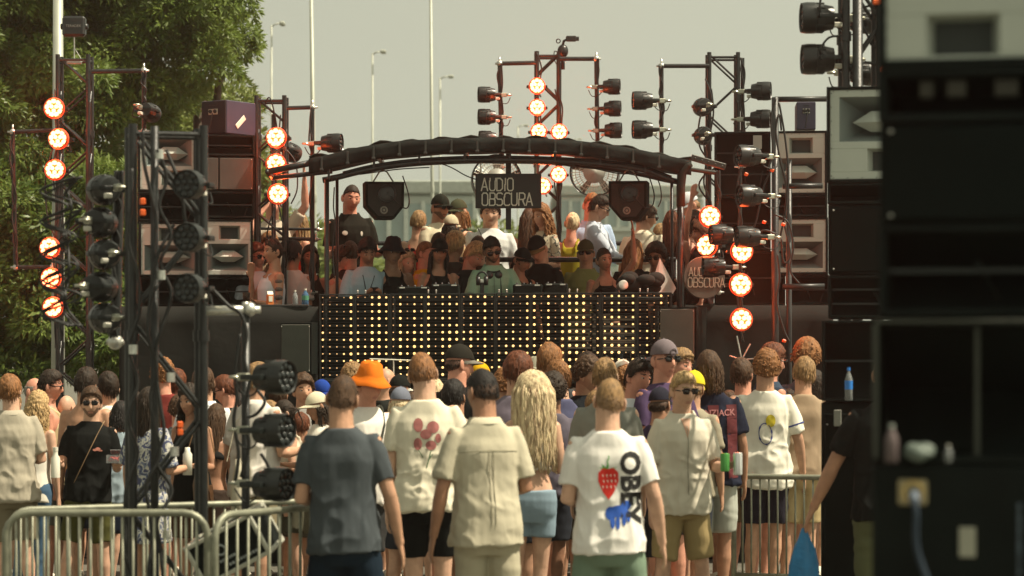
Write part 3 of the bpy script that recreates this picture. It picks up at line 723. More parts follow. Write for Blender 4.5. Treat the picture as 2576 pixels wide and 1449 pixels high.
# ---- trees
def leaf_mat(name, c1, c2):
    return mat(name, c1, .45, col2=c2, vscale=1.3, spec=.35, trans=.36)
def leaf_cloud(name, cen, rad, n, size, m, parent, seed=0, keep=None, shell=.55):
    """cen: clump centres (k,3); rad: clump radii; leaves sit in sprays on each clump"""
    r = np.random.default_rng(seed); k = len(cen); w = rad**2/np.sum(rad**2); ids = r.choice(k, size=n//7, p=w)
    d = r.normal(size=(len(ids),3)); d[:,2] = np.abs(d[:,2])*.9 - .25; d /= np.linalg.norm(d, axis=1, keepdims=True)
    rr = rad[ids]*(shell + (1-shell)*r.random(len(ids))**.35)
    base = cen[ids] + d*rr[:,None]*np.array([1,1,.82])
    if keep is not None: kk = keep(base); base, d = base[kk], d[kk]
    base = np.repeat(base, 7, 0); out = np.repeat(d, 7, 0)
    dirn = out + r.normal(size=out.shape)*.75; dirn[:,2] -= .35; dirn /= np.linalg.norm(dirn, axis=1, keepdims=True)
    p0 = base + dirn*r.random((len(base),1))*size*.8
    L = size*(.7+.6*r.random((len(base),1))); up = out*.9 + r.normal(size=out.shape)*.6 + np.array([0.25,-.25,.55]); side = np.cross(dirn, up); side /= np.maximum(np.linalg.norm(side, axis=1, keepdims=True), 1e-6)
    wv = side*L*.17; mid = p0 + dirn*L*.45; droop = np.zeros_like(mid); droop[:,2] = -L[:,0]*.12
    v = np.stack([p0, mid+wv, p0+dirn*L+droop, mid-wv], 1).reshape(-1,3); nq = len(p0)
    a = Arr(v, np.arange(nq*4), np.full(nq, 4)); me = bpy.data.meshes.new(name)
    me.vertices.add(len(a.v)); me.vertices.foreach_set('co', a.v.ravel()); me.loops.add(nq*4); me.loops.foreach_set('vertex_index', a.l)
    me.polygons.add(nq); me.polygons.foreach_set('loop_start', np.arange(nq)*4); me.polygons.foreach_set('loop_total', a.t); me.update(calc_edges=True)
    me.materials.append(m); o = bpy.data.objects.new(name, me); SC.collection.objects.link(o); o.parent = parent; return o
def UVD(u, v, D): return np.stack([(u-U0)*D/F, D, HC-(v-VH)*D/F], -1)
M_BARK = mat('bark', (.075,.055,.038), .9, var=.3, vscale=10, bump=.8, bscale=30)
def trunk(parent, p, limbs, r=.16):
    mb = MB(); mb.loft([(p[0],p[1],0),(p[0]+.03,p[1],1.2),(p[0]-.04,p[1],2.6),(p[0],p[1],p[2])], [r*1.3,r,r*.85,r*.5], 12)
    for q in limbs: mb.loft([(p[0]-.02,p[1],p[2]*.55),((p[0]+q[0])/2,(p[1]+q[1])/2,p[2]*.6+q[2]*.32),q], [r*.5,r*.32,r*.10], 8)
    return mb.build('trunk', M_BARK, parent, True)
def edge_big(v): return np.interp(v, [-200,0,35,70,100,130,165,190,215,260,300], [660,664,640,640,668,672,668,640,600,560,500])
def make_tree(label, us, vs, Ds, ncl, rad, nleaf, leaf, m, seed, keep=None, tp=None, limbs=(), base_v=None):
    r = np.random.default_rng(seed); t = thing('tree', label, 'tree', (0,0,0)) ; D = r.uniform(Ds[0], Ds[1], ncl)
    u = r.uniform(us[0], us[1], ncl); v = r.uniform(vs[0], vs[1], ncl); cen = UVD(u, v, D); rd = r.uniform(rad[0], rad[1], ncl)
    if keep is not None: kk = keep(cen, rd); cen, rd = cen[kk], rd[kk]
    root = V(*tp); t.location = (root.x, root.y, 0); off = np.array([root.x, root.y, 0])
    leaf_cloud('crown', cen-off, rd, nleaf, leaf, m, t, seed)
    trunk(t, (0,0,tp[2]), [(c[0]-root.x, c[1]-root.y, c[2]) for c in limbs]); return t
def kb(c, rd):
    s = F/c[:,1]; u = U0 + c[:,0]*s; v = VH-(c[:,2]-HC)*s; return (u + rd*s*1.02 < edge_big(v))
M_LEAF = leaf_mat('leaves_sunny', (.085,.140,.022), (.200,.255,.050))
M_LEAF2 = leaf_mat('leaves_olive', (.095,.135,.026), (.22,.26,.065))
M_LEAF3 = leaf_mat('leaves_deep', (.068,.118,.020), (.175,.230,.048))
make_tree('big leafy tree filling the top left of the picture behind the light towers', (60,700), (-260,330), (31,35), 260, (.18,.44), 170000, .088, M_LEAF, 3, kb, (-4.2,34.5,5.6), [(-5.4,33.5,6.3),(-3.6,33.5,6.6),(-4.8,33,5.2)])
make_tree('tall tree at the left edge of the picture behind the left light tower', (-160,240), (-220,520), (29.5,33), 150, (.18,.42), 100000, .088, M_LEAF3, 5, None, (-7.0,32.2,5.0), [(-7.6,31.5,6.0),(-6.3,31.5,6.2)])
def kc(c, rd):
    s = F/c[:,1]; u = U0 + c[:,0]*s; v = VH-(c[:,2]-HC)*s; e = np.interp(v, [180,205,240,300,420,700,950], [690,706,690,672,700,722,715]); return (u + rd*s*.95 < e)
make_tree('lower olive green tree behind the speaker stack, its top beside the mast', (330,720), (215,780), (37,40), 170, (.25,.5), 90000, .11, M_LEAF2, 7, kc, (-4.9,39,4.2), [(-4.0,38.5,5.2),(-5.8,38.5,5.0)])
make_tree('dense bush-like tree behind the foot of the left light tower', (-120,360), (430,960), (28.5,31), 170, (.2,.42), 80000, .10, M_LEAF3, 9, None, (-5.6,30.5,3.0), [(-6.3,30,3.4),(-4.9,30,3.3)])
make_tree('distant green tree seen between the canopy legs at the left', (700,900), (520,900), (60,64), 40, (.5,1.0), 20000, .24, M_LEAF2, 13, None, (-4.7,63,4.0), [(-5.5,62,4.6),(-4,62,4.4)])
make_tree('distant pale green tree under the hanging sign behind the railing', (1165,1290), (612,900), (80,84), 30, (.5,1.0), 14000, .3, M_LEAF2, 15, None, (-.8,83,4.0), [(-1.4,82,4.4),(-.2,82,4.6)])
# ------------------------------------------------------------------ stage, towers, lights, loudspeakers
# ---- par lights
emat('led_cell', (1.0,.52,.22), 3.0); emat('led_plate', (1.0,.075,.010), 1.3); emat('led_bulb', (1.0,.64,.24), 1.15); emat('led_bulb_dim', (.9,.55,.25), .40)
M_RIM = mat('par_rim', (.03,.012,.010), .4)
def par_proto(lit):
    t = thing('par_light_proto', 'x', 'stage light'); r = .088
    mb = MB(); mb.lathe((0,-.015,0), (0,1,0), [(-.02,r*.93),(-.030,r),(.0,r*1.06),(.05,r*1.06),(.055,r),(.10,r*.98),(.11,r*.90),(.16,r*.78),(.165,r*.5),(.165,.0)], 28)
    for k in range(10): a = k*.628; mb.box((math.cos(a)*r*.99, .045, math.sin(a)*r*.99), (.010,.09,.010), Euler((0,-a,0)).to_matrix(), bev=.002)
    smooth_by_angle(mb.build('housing', M_PLAST, t), 35)
    mb = MB(); mb.lathe((0,-.020,0), (0,1,0), [(.004,0),(0,r*.5),(-.004,r*.97),(.012,r*1.045)], 28)
    lp_ = mb.build('lens_plate', MATS['led_plate'] if lit else M_PLAST, t)
    if lit: mb = MB(); mb.lathe((0,0,0), (0,1,0), [(-.020,r*.97),(-.024,r*1.02),(-.012,r*1.09),(.012,r*1.12),(.013,r*1.08)], 28); mb.build('halo_ring', emat('led_halo', (1.0,.070,.012), .62), t, True)  # added emissive ring imitating the red halo round a lit lens
    mb = MB()
    for k in range(3): a = k*2.094+.5; mb.ball((math.cos(a)*.025, -.026, math.sin(a)*.025), (.0190,.010,.0190), 12, 8)
    for k in range(9): a = k*.698+.2; mb.ball((math.cos(a)*.064, -.026, math.sin(a)*.064), (.0222,.010,.0222), 12, 8)
    mb.build('led_lenses', MATS['led_cell'] if lit else mat('dark_lens', (.02,.024,.024), .25, spec=.4), lp_, True)
    mb = MB(); mb.loft([(r*1.02,.05,0),(r*1.35,.05,0),(r*1.38,.13,.0),(r*1.1,.20,0),(0,.215,0),(-r*1.1,.20,0),(-r*1.38,.13,0),(-r*1.35,.05,0),(-r*1.02,.05,0)], [(.003,.014)]*9, 8, up=V(0,0,1)); mb.build('yoke', M_BLK, t)
    mb = MB(); mb.box((0,.25,0), (.035,.07,.045), bev=.006); mb.ring((0,.305,0), (0,0,1), .028, .010, 16); mb.build('clamp', M_STEEL, t)
    mb = MB(); mb.cable([(.01,.15,-.03),(.03,.2,-.09),(.05,.28,-.10),(.02,.32,-.03)], .005); pl_ = mb.build('power_lead', M_CABLE, t)
    mb = MB(); mb.box((.03,.17,-.045), (.04,.05,.03), bev=.005); mb.build('plug', M_WHITE, pl_)
    return t
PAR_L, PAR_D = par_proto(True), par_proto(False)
BEAM = 48.0      # the narrow beam that each lit lamp sends out over the square; it shows in the haze
def par(label, u, v, D, lit=True, yaw=0, pitch=0, grp=None, sc=1.0, power=4.5):
    """yaw 0: lens towards the camera; 90: lens towards the right of the picture; 180: back to the camera"""
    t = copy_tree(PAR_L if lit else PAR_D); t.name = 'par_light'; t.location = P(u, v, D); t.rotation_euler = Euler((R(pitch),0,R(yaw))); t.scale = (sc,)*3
    t['label'] = label; t['group'] = grp or ('lit orange stage lights' if lit else 'unlit black stage lights')
    if lit:
        for side in ((0,-.16,0),(.0,.10,.16)):
            ld = bpy.data.lights.new('lamp_glow', 'POINT'); ld.energy = power*(.5 if side[2] else 1); ld.color = (1.0,.10,.02); ld.shadow_soft_size = .06
            lo = bpy.data.objects.new('lamp_glow', ld); SC.collection.objects.link(lo); lo.parent = t; lo.location = side
        ld = bpy.data.lights.new('lamp_beam', 'SPOT'); ld.energy = BEAM; ld.color = (1.0,.085,.012); ld.shadow_soft_size = .07; ld.spot_size = R(24); ld.spot_blend = .9
        lo = bpy.data.objects.new('lamp_beam', ld); SC.collection.objects.link(lo); lo.parent = t; lo.location = (0,-.06,0); lo.rotation_euler = (R(-92),0,0)
    return t
# ---- trusses
def strut(mb, a, b, r, n=8): mb.loft([a, b], [r, r], n)
def tower(label, u_c, D, width, depth, z0, z1, rc, seg, yaw=0, lab='light tower', nch=4, top_pipes=True, base=True, name='truss_tower'):
    x = (u_c-U0)*D/F; t = thing(name, label, lab, (x, D, z0), R(yaw)); H = z1-z0; w, d = width/2, depth/2
    cs = [(-w,-d),(w,-d),(w,d),(-w,d)][:4] if nch == 4 else ([(-w,-d),(w,-d),(0,d)] if nch == 3 else [(-w,0),(w,0)])
    for c in cs:
        mb = MB(); mb.loft([(c[0],c[1],0),(c[0],c[1],H)], [rc,rc], 12)
        for z in np.arange(2.0, H, 2.0): mb.lathe((c[0],c[1],z-.03), (0,0,1), [(0,rc),(0,rc*1.35),(.06,rc*1.35),(.06,rc)], 12)
        smooth_by_angle(mb.build('chord', M_TRUSS, t))
    mb = MB(); n = max(1, round(H/seg)); hh = H/n; rb = rc*.48; m = len(cs)
    pairs = [(i, (i+1) % m) for i in range(m)] if m > 2 else [(0,1)]
    for pi_, (i, j) in enumerate(pairs):
        for k in range(n):
            a, b = (cs[i], cs[j]) if (k+pi_//2) % 2 == 0 else (cs[j], cs[i])
            strut(mb, (a[0],a[1],k*hh+.02), (b[0],b[1],(k+1)*hh-.02), rb)
        for z in (.03, H-.05): strut(mb, (*cs[i],z), (*cs[j],z), rb*1.2)
    smooth_by_angle(mb.build('lacing', M_TRUSS, t))
    if base: mb = MB(); mb.box((0,0,-.01+.02), (width+.3, depth+.3, .02), bev=.004); mb.build('base_plate', M_BLK, t)
    return t
def pipe(mb, pts, r): mb.loft(pts, [r]*len(pts), 10)
def cables_on(t, pts_list, r=.006, name='cables', m=None):
    nm = {'cables': 'cable', 'tangled_cables': 'tangled_cable'}.get(name, name)
    for p in pts_list: mb = MB(); mb.cable(p, r); o = mb.build(nm, m or M_CABLE, t, True)
    return o
def run_down(x, y, z0, z1, amp=.03, seed=0, n=9):
    rr = random.Random(seed); return [(x+rr.uniform(-amp,amp), y-abs(rr.uniform(0,amp)), z0+(z1-z0)*i/(n-1)) for i in range(n)]
def zof(v, D): return HC-(v-VH)*D/F
def xof(u, D): return (u-U0)*D/F
def side_frame(label, pts, D, r=.024, drops=(), clamps=(), nm='pipe_arm', seed=0, cab=True):
    """a bent pipe bolted to a tower: pts are photo points"""
    q = [P(u, v, D) for u, v in pts]; o = q[0].copy(); t = thing(nm, label, 'pipe', o)
    for a, b in zip(q[:-1], q[1:]):
        mb = MB(); mb.tube(a-o, b-o, r, 12); smooth_by_angle(mb.build('pipe', M_TRUSS, t))
    for p in q[1:]:
        mb = MB(); mb.ball(p-o, (r*1.5,)*3, 10, 8); mb.tube(p-o-V(.05,0,0), p-o+V(.05,0,0), r*.5, 8); mb.tube(p-o-V(0,0,.01), p-o+V(0,0,.07), r*.45, 8)
        mb.build('clamp', M_ALU, t, True)
    if cab:
        for k, (a, b) in enumerate(zip(q[:-1], q[1:])):
            if abs(b.z-a.z) > .4:
                rr = random.Random(seed+k); L = []
                for j in range(2):
                    n = 10; L.append([(a.x-o.x+(b.x-a.x)*i/n+rr.uniform(-.028,.028), -.02-rr.random()*.02, a.z-o.z+(b.z-a.z)*i/n) for i in range(n+1)])
                cables_on(t, L, .008)
    return t
# stage deck and riser
DK = 1.23; RS = 1.66
t = thing('stage_deck', 'black stage deck on which the disc jockeys stand behind the bulb wall', 'stage', (0,0,0))
mb = MB(); mb.box((xof(1270,25), 26.3, DK-.06), (7.4, 6.0, .12), bev=.01); mb.build('deck_floor', M_BLK, t)
for x in np.linspace(-3.2, 3.0, 8):
    for y in (23.6, 25.5, 29): mb = MB(); mb.tube((x,y,0), (x,y,DK-.12), .03); mb.build('leg', M_TRUSS, t)
mb = MB(); mb.box((xof(1290,26), 27.0, RS-.05), (4.6, 3.8, .10), bev=.01)
for x in np.linspace(-2.1, 2.1, 6): mb.tube((x,25.8,DK), (x,25.8,RS-.1), .03); mb.tube((x,28.6,DK), (x,28.6,RS-.1), .03)
tag(mb.build('guest_riser', M_BLK), 'raised black platform for guests at the back of the stage', 'platform')
# railings on the riser
def railing(label, D, v1, ua, ub, zf, n):
    a, b = P(ua, v1, D), P(ub, v1, D); t = thing('handrail', label, 'railing', (a.x, D, zf))
    mb = MB(); mb.tube((0,0,a.z-zf), (b.x-a.x,0,b.z-zf), .026, 12); smooth_by_angle(mb.build('top_rail', M_TRUSS, t))
    mb = MB(); mb.tube((0,0,(a.z-zf)*.5), (b.x-a.x,0,(b.z-zf)*.5), .016, 10); mb.build('mid_rail', M_TRUSS, t, True)
    for i in range(n):
        x = (b.x-a.x)*i/(n-1); mb = MB(); mb.tube((x,0,0), (x,0,a.z-zf), .018, 10); mb.build('post', M_TRUSS, t, True)
railing('thick black handrail between the disc jockeys and the raised guests', 25.13, 653, 990, 1700, RS, 7)
railing('black rear handrail behind the raised guests', 28.4, 612, 850, 1720, RS, 7)
# black skirts left and right of the booth
def skirt(label, u0, u1, v_top, D, seed, zb=0.02, lean=.0):
    x0, x1 = xof(u0, D), xof(u1, D); zt = zof(v_top, D); nx, nz = 60, 16; vs = []; fs = []
    r = np.random.default_rng(seed); X, Z = np.meshgrid(np.linspace(x0, x1, nx), np.linspace(zb, zt, nz))
    p = np.stack([X.ravel(), Z.ravel()*0, Z.ravel()], 1); w = wob(p, (3.2,1,2.2), seed, 3)*.035 + wob(p, (1.2,1,5), seed+1, 2)*.02
    for i in range(nz):
        for j in range(nx): vs.append((X[i,j], D + w[i*nx+j]*(.4+.6*i/nz), Z[i,j]))
    for i in range(nz-1):
        for j in range(nx-1): fs.append((i*nx+j, i*nx+j+1, (i+1)*nx+j+1, (i+1)*nx+j))
    mb = MB(); mb.add(vs, fs); o = mb.build('stage_skirt', M_CLOTH, None, True); o.modifiers.new('thick', 'SOLIDIFY').thickness = .006; return tag(o, label, 'stage cloth')
skirt('wrinkled black cloth hung from the left stage wing under the guests', 300, 800, 771, 23.2, 1)
skirt('dark cloth hung under the right speaker stack behind the lit lamps', 1690, 2095, 768, 23.6, 2)
t = thing('table_wing', 'black counter top along the left stage wing in front of the guests', 'counter', (xof(700,23.5), 23.5, zof(771,23.4)))
mb = MB(); mb.box((0,0,0), (S(165,23.5), .55, .03), bev=.008); mb.build('counter_top', M_BLK, t)
mb = MB()
for x in (-.28,.28): mb.tube((x,.2,-.03), (x,.2,DK-zof(771,23.4)), .02)
mb.build('leg', M_TRUSS, t)
# LED bulb wall: ten framed panels
t = thing('led_bulb_wall', 'long see-through wall of glowing amber bulbs in front of the disc jockeys', 'light wall', (xof(803,23), 23.0, 0))
pw = S(88.7, 23.0); pt = S(17.75, 23.0); rg = random.Random(5)
colb = [rg.random() for _ in range(60)]
for i in range(10):
    ztop = zof(740-.5*i, 23) ; zl = zof(956-.5*i, 23); x0 = i*pw; mb = MB()
    for x in (x0+.008, x0+pw-.008): mb.box((x,0,(ztop+zl)/2), (.014,.05,ztop-zl), bev=.002)
    for z in (ztop-.006, zl+.006): mb.box((x0+pw/2,0,z), (pw-.03,.05,.012), bev=.002)
    mb.build('panel_frame', M_BLK, t)
    mb = MB()
    for r_ in range(12):
        z = ztop - S(8.5,23) - r_*pt; mb.box((x0+pw/2,.018,z), (pw-.03,.012,.022), bev=.003); mb.box((x0+pw/2,.022,z-pt*.5), (pw-.03,.005,.006))
    mb.build('bulb_rail', M_BLK, t)
    for nm, mm, cond in (('lit_bulbs', 'led_bulb', True), ('dim_bulbs', 'led_bulb_dim', False)):
        mb = MB(); rr = random.Random(i*3+1)
        for c in range(5):
            base = rr.random()
            for r_ in range(12):
                val = base*.75 + rr.random()*.25 + .10*math.sin((i*5+c)*.9 + r_*.35) + (.18 if r_ > 4 else 0)
                on = val > .44; 
                if on != cond: continue
                x = x0 + pw*(c+.5)/5; z = ztop - S(8.5,23) - r_*pt; rad = (.0085 + .0045*min(1,(val-.44)*2.2)) if on else .0058
                mb.ball((x,.004,z), (rad,.012,rad), 10, 6)
        if mb.v: mb.build(nm, MATS[mm], t, True)
    mb = MB()
    for dx in (.03,.10): mb.tube((x0+dx,.0,ztop), (x0+dx,.0,ztop+.025), .006, 8); mb.ball((x0+dx,0,ztop+.028), .009, 8, 6)
    if i % 2 == 1: mb.build('hook_bolts', M_ALU, t, True)
mb = MB(); mb.box((5*pw,-.02,zof(960,23)), (10*pw,.16,.03), bev=.004); mb.build('bottom_shelf', M_BLK, t)
mb = MB()
for x in np.linspace(.05, 10*pw-.05, 6): mb.tube((x,.06,0), (x,.06,zof(742,23)), .018)
mb.build('support_post', M_TRUSS, t)
# counter behind the wall with players and mixers
t = thing('dj_booth', 'black booth desk full of players behind the bulb wall', 'booth', (xof(1250,23.4), 23.45, DK))
mb = MB(); mb.box((0,0,zof(748,23.4)-DK-.02), (3.05,.62,.04), bev=.008); mb.build('desk_top', M_BLK, t)
mb = MB(); mb.box((-.62,-.24,(zof(748,23.4)-DK)/2-.30), (1.95,.02,zof(748,23.4)-DK+.5), bev=.004); mb.build('dark_backing', M_CAB, t)  # added black panel that darkens the view through the bulb wall
for x in (-1.45,1.45): mb = MB(); mb.box((x,.1,.58), (.05,.5,1.10), bev=.01); mb.build('side_panel', M_BLK, t)
def deck_case(label, u0, u1, vt, D=23.42):
    z0 = zof(748,23.4); z1 = zof(vt, D); t = thing('equipment_case', label, 'music equipment', (xof((u0+u1)/2, D), D, z0)); w = S(u1-u0, D)
    mb = MB(); mb.box((0,0,(z1-z0)/2), (w,.34,z1-z0), bev=.012); mb.build('case_shell', M_CAB, t)
    mb = MB()
    for x in (-w/2+.05, w/2-.05): mb.box((x,-.172,(z1-z0)-.012), (.05,.008,.012), bev=.002)
    mb.build('latch', M_ALU, t)
    mb = MB()
    for k in range(int(w/.06)): mb.lathe((-w/2+.04+k*.06,-.05,z1-z0), (0,0,1), [(0,.009),(.016,.008),(.016,0)], 10)
    mb.build('knobs', M_PLAST, t, True)
deck_case('low black player case in front of the woman in the black cap', 1085, 1157, 716)
deck_case('low black player case left of the green-shirted disc jockey', 1000, 1082, 722)
deck_case('low black mixer case right of the green-shirted disc jockey', 1290, 1365, 716)
deck_case('low black player case in front of the man in the black cap', 1367, 1428, 714)
t = thing('headphones', 'black headphones resting upright on a mount in front of the green-shirted disc jockey', 'headphones', P(1213,720,23.3))
mb = MB(); mb.box((0,0,-.03), (.035,.05,.14), bev=.006); mb.build('mount', M_PLAST, t)
for s in (1,-1): mb = MB(); mb.lathe((s*.035,-.02,.05), (s,0,0), [(-.02,0),(-.02,.04),(.0,.045),(.02,.04),(.022,0)], 16); mb.build('ear_cup', M_PLAST, t, True)
mb = MB(); mb.loft([(.04*math.cos(a)*1.25,-.02,.06+.07*math.sin(a)) for a in np.linspace(0,math.pi,12)], .009, 8); mb.build('headband', M_BLK, t, True)
mb = MB(); mb.box((0,-.045,.045), (.04,.012,.03), bev=.004); mb.build('badge', M_ALU, t)
# ---- canopy
CY0, CY1 = 23.35, 25.0
top = [(778,408),(850,386),(950,366),(1050,356),(1180,351),(1290,351),(1400,354),(1500,364),(1600,379),(1690,398),(1738,412)]
low = [(832,452),(880,436),(960,419),(1050,408),(1180,402),(1290,402),(1400,405),(1500,411),(1600,421),(1660,436),(1705,466)]
t = thing('canopy_roof', 'black arched fabric canopy over the disc jockeys', 'canopy', (0, CY0, 0))
def arch(pts, D, du=0, n=60):
    us = np.array([p[0] for p in pts]); vs_ = np.array([p[1] for p in pts]); u = np.linspace(us[0], us[-1], n); v = np.interp(u, us, vs_)
    v = np.convolve(np.pad(v, 3, 'edge'), np.ones(7)/7, 'valid'); return [V(xof(a, D), 0, zof(b, D)) for a, b in zip(u, v)]
A = arch(top, CY0); nA = len(A); vs = []; fs = []; ny = 14
for j in range(ny):
    y = (CY1-CY0)*j/(ny-1)
    for i, p in enumerate(A):
        sag = -.05*math.sin(math.pi*((i*6/nA) % 1))*(.3+.7*math.sin(math.pi*j/(ny-1))); ed = .015*math.sin(i*1.3)+.018*max(0, math.sin(i*.55+1)) if j == 0 else 0
        vs.append((p.x, y-.05, p.z + .012 + sag*.6 + ed + (.0 if j else .01)))
for j in range(ny-1):
    for i in range(nA-1): fs.append((j*nA+i, j*nA+i+1, (j+1)*nA+i+1, (j+1)*nA+i))
mb = MB(); mb.add(vs, fs); o = mb.build('fabric_roof', mat('canopy_fabric', (.020,.021,.017), .8, spec=.2, var=.4, vscale=4, bump=.4, bscale=30), t, True); o.modifiers.new('thick', 'SOLIDIFY').thickness = .012
# front valance: fabric band hanging from the top edge, then the arch beam and a lower tube
B = [V(p.x, 0, p.z - S(34,CY0)) for p in A]; vs = []; fs = []
for i, (p, q) in enumerate(zip(A, B)):
    for k in range(4):
        s_ = k/3; vs.append((p.x, -.06 - .012*math.sin(i*.9+k), p.z*(1-s_) + q.z*s_ + (.012 if k == 0 else 0)))
for i in range(nA-1):
    for k in range(3): a = i*4+k; fs.append((a, a+4, a+5, a+1))
mb = MB(); mb.add(vs, fs); o = mb.build('valance', mat('canopy_valance', (.008,.010,.009), .8, spec=.15, var=.5, vscale=5, bump=.3, bscale=40), t, True); o.modifiers.new('thick', 'SOLIDIFY').thickness = .01
for nm, pts, r_, yy in (('arch_tube', [V(p.x, 0, p.z-S(26,CY0)) for p in A], .016, 0), ('arch_tube', arch(low, CY0), .026, .02), ('arch_tube', [V(p.x,0,p.z+.03) for p in arch(low, CY0)][2:-1], .014, .05),
                        ('arch_tube', [V(p.x,0,p.z-S(18,CY0)) for p in A], .03, CY1-CY0)):
    mb = MB(); mb.loft([(p.x, yy, p.z) for p in pts], [r_]*len(pts), 10); mb.build(nm, M_TRUSS, t, True)
for i in range(2, nA-2, 4):           # clamps and battens across the fabric band
    p = A[i]; mb = MB(); mb.box((p.x, -.082, p.z-S(17,CY0)), (.018,.012,S(33,CY0)), bev=.003); mb.box((p.x, -.09, p.z-S(31,CY0)), (.034,.02,.022), bev=.004); mb.build('batten', mat('dull_batten', (.03,.032,.028), .5), t)
Lo = arch(low, CY0); mb = MB()
for i in range(3, nA-3, 7):
    a = A[i]; j = min(range(len(Lo)), key=lambda k_: abs(Lo[k_].x-a.x)); mb.box((a.x, .01, (a.z-.1+Lo[j].z)/2), (.02,.035,abs(a.z-.1-Lo[j].z)+.02), bev=.003)
    if i % 2 == 0: mb.tube((a.x, 0, a.z-.06), (a.x, CY1-CY0, a.z-.04), .018)
mb.build('cross_ribs', M_TRUSS, t)
# legs of the canopy
for u_, v0, D_, w in ((822,452,23.45,12), (848,445,24.7,8), (1712,440,23.45,18), (1690,450,24.8,8)):
    mb = MB(); mb.tube((xof(u_,D_), D_-CY0, DK), (xof(u_,D_), D_-CY0, zof(v0,D_)), S(w/2,D_), 14); mb.build('leg', M_TRUSS, t, True)
mb = MB(); q = [(1738,412),(1728,418),(1716,436),(1712,470),(1712,520)]
mb.loft([(xof(a,CY0), -.03, zof(b,CY0)) for a, b in q], [(.05,.03),(.06,.035),(.055,.04),(.045,.04),(.042,.04)], 12); mb.build('leg_cover', mat('canopy_fabric', (0,0,0)), t, True)
mb = MB(); mb.tube((xof(672,CY0),0,zof(432,CY0)), (xof(800,CY0),0,zof(406,CY0)), .030, 12); mb.tube((xof(676,CY0),.3,zof(442,CY0)), (xof(830,CY0),.3,zof(425,CY0)), .022, 12)
mb.tube((xof(672,CY0),-.03,zof(432,CY0)), (xof(676,CY0),.35,zof(442,CY0)), .02, 10); mb.build('left_outrigger', M_TRUSS, t, True)
mb = MB(); mb.box((xof(1782,CY0),0,zof(408,CY0)), (S(90,CY0),.05,S(16,CY0)), Euler((0,R(16),0)).to_matrix(), bev=.006); mb.tube((xof(1722,CY0),.25,zof(418,CY0)), (xof(1805,CY0),.25,zof(430,CY0)), .02, 12)
for k in range(5): mb.ball((xof(1748+k*17,CY0),-.028,zof(399+k*4.9,CY0)), .010, 8, 6)
mb.build('right_outrigger', M_ALU if False else mat('worn_black_alu', (.05,.05,.045), .35, metal=.5), t)
cables_on(t, [[(xof(a,CY0), .05, zof(b,CY0)) for a, b in L] for L in ([(860,440),(900,438),(960,430),(1010,424),(1080,420)], [(1085,404),(1130,418),(1170,440),(1196,450)], [(1400,410),(1440,418),(1500,424),(1560,436),(1620,436),(1700,452)], [(1650,436),(1662,470),(1664,500),(1656,520)], [(840,470),(838,520),(842,560),(836,620),(840,700)])], .006)
# ---- hanging sign with cut lettering
GLY = {'A': [[(0,0),(.28,1),(.56,0)],[(.12,.30),(.44,.30)]], 'U': [[(0,1),(0,.15),(.12,0),(.38,0),(.5,.15),(.5,1)]], 'D': [[(0,0),(0,1),(.30,1),(.5,.82),(.5,.18),(.30,0),(0,0)]],
       'I': [[(.06,0),(.06,1)]], 'O': [[(.12,0),(0,.14),(0,.86),(.12,1),(.38,1),(.5,.86),(.5,.14),(.38,0),(.12,0)]], 'B': [[(0,0),(0,1),(.34,1),(.46,.9),(.46,.62),(.34,.52),(0,.52)],[(.34,.52),(.5,.42),(.5,.1),(.38,0),(0,0)]],
       'S': [[(0,.08),(.1,0),(.38,0),(.5,.12),(.5,.38),(.4,.5),(.1,.5),(0,.62),(0,.88),(.12,1),(.4,1),(.5,.92)]], 'C': [[(.5,.92),(.4,1),(.12,1),(0,.86),(0,.14),(.12,0),(.4,0),(.5,.08)]],
       'R': [[(0,0),(0,1),(.36,1),(.5,.88),(.5,.6),(.36,.48),(0,.48)],[(.30,.48),(.54,0)]]}
WID = {'I': .14, 'A': .58}
def glyph_word(mb, word, x, z, h, y, th, slip=0):
    for wi, ch in enumerate(word):
        for pl in GLY[ch]:
            for (a, b) in zip(pl[:-1], pl[1:]):
                n = 4
                for k in range(n):                      # short pieces; those above a slanted cut are shifted, as on the sign
                    p = [a[0]+(b[0]-a[0])*k/n, a[1]+(b[1]-a[1])*k/n]; q = [a[0]+(b[0]-a[0])*(k+1)/n, a[1]+(b[1]-a[1])*(k+1)/n]
                    m = (p[1]+q[1])/2; cut = .55 + .15*math.sin(wi*1.7+slip*2)
                    dx = .05 if (m > cut and wi % 2 == 1) else 0; dz = 0
                    yy = y - ((len(mb.f)//6) % 7)*.00045; P0 = V(x+(p[0]+dx)*h*.9, yy, z+(p[1]+dz)*h); P1 = V(x+(q[0]+dx)*h*.9, yy, z+(q[1]+dz)*h); d = P1-P0
                    if d.length > 1e-6: ang = math.atan2(d.z, d.x); mb.box((P0+P1)/2, (d.length+th*.7, th*.6, th), Euler((0,-ang,0)).to_matrix())
        x += (WID.get(ch,.5)+.16)*h*.9
    return x
D_ = 23.55; a, b = P(1196,437,D_), P(1362,524,D_); c = (a+b)/2; t = thing('hanging_sign', 'black rectangular sign reading AUDIO OBSCURA hung under the canopy', 'sign', c)
w, h = b.x-a.x, a.z-b.z
mb = MB(); mb.box((0,0,0), (w,.04,h), bev=.004); mb.build('board', mat('sign_black', (.008,.009,.008), .5), t)
mb = MB(); k = S(1,D_); glyph_word(mb, 'AUDIO', -w/2+15*k, h/2-43*k, 31*k, -.022, 3.0*k, 0); glyph_word(mb, 'OBSCURA', -w/2+17*k, h/2-80*k, 31*k, -.022, 3.0*k, 1)
mb.build('lettering', mat('sign_letters', (.50,.52,.44), .6), t)
mb = MB()
for x in (-w/2+.05, w/2-.05): mb.tube((x,0,h/2), (x,0,h/2+.16), .006, 8)
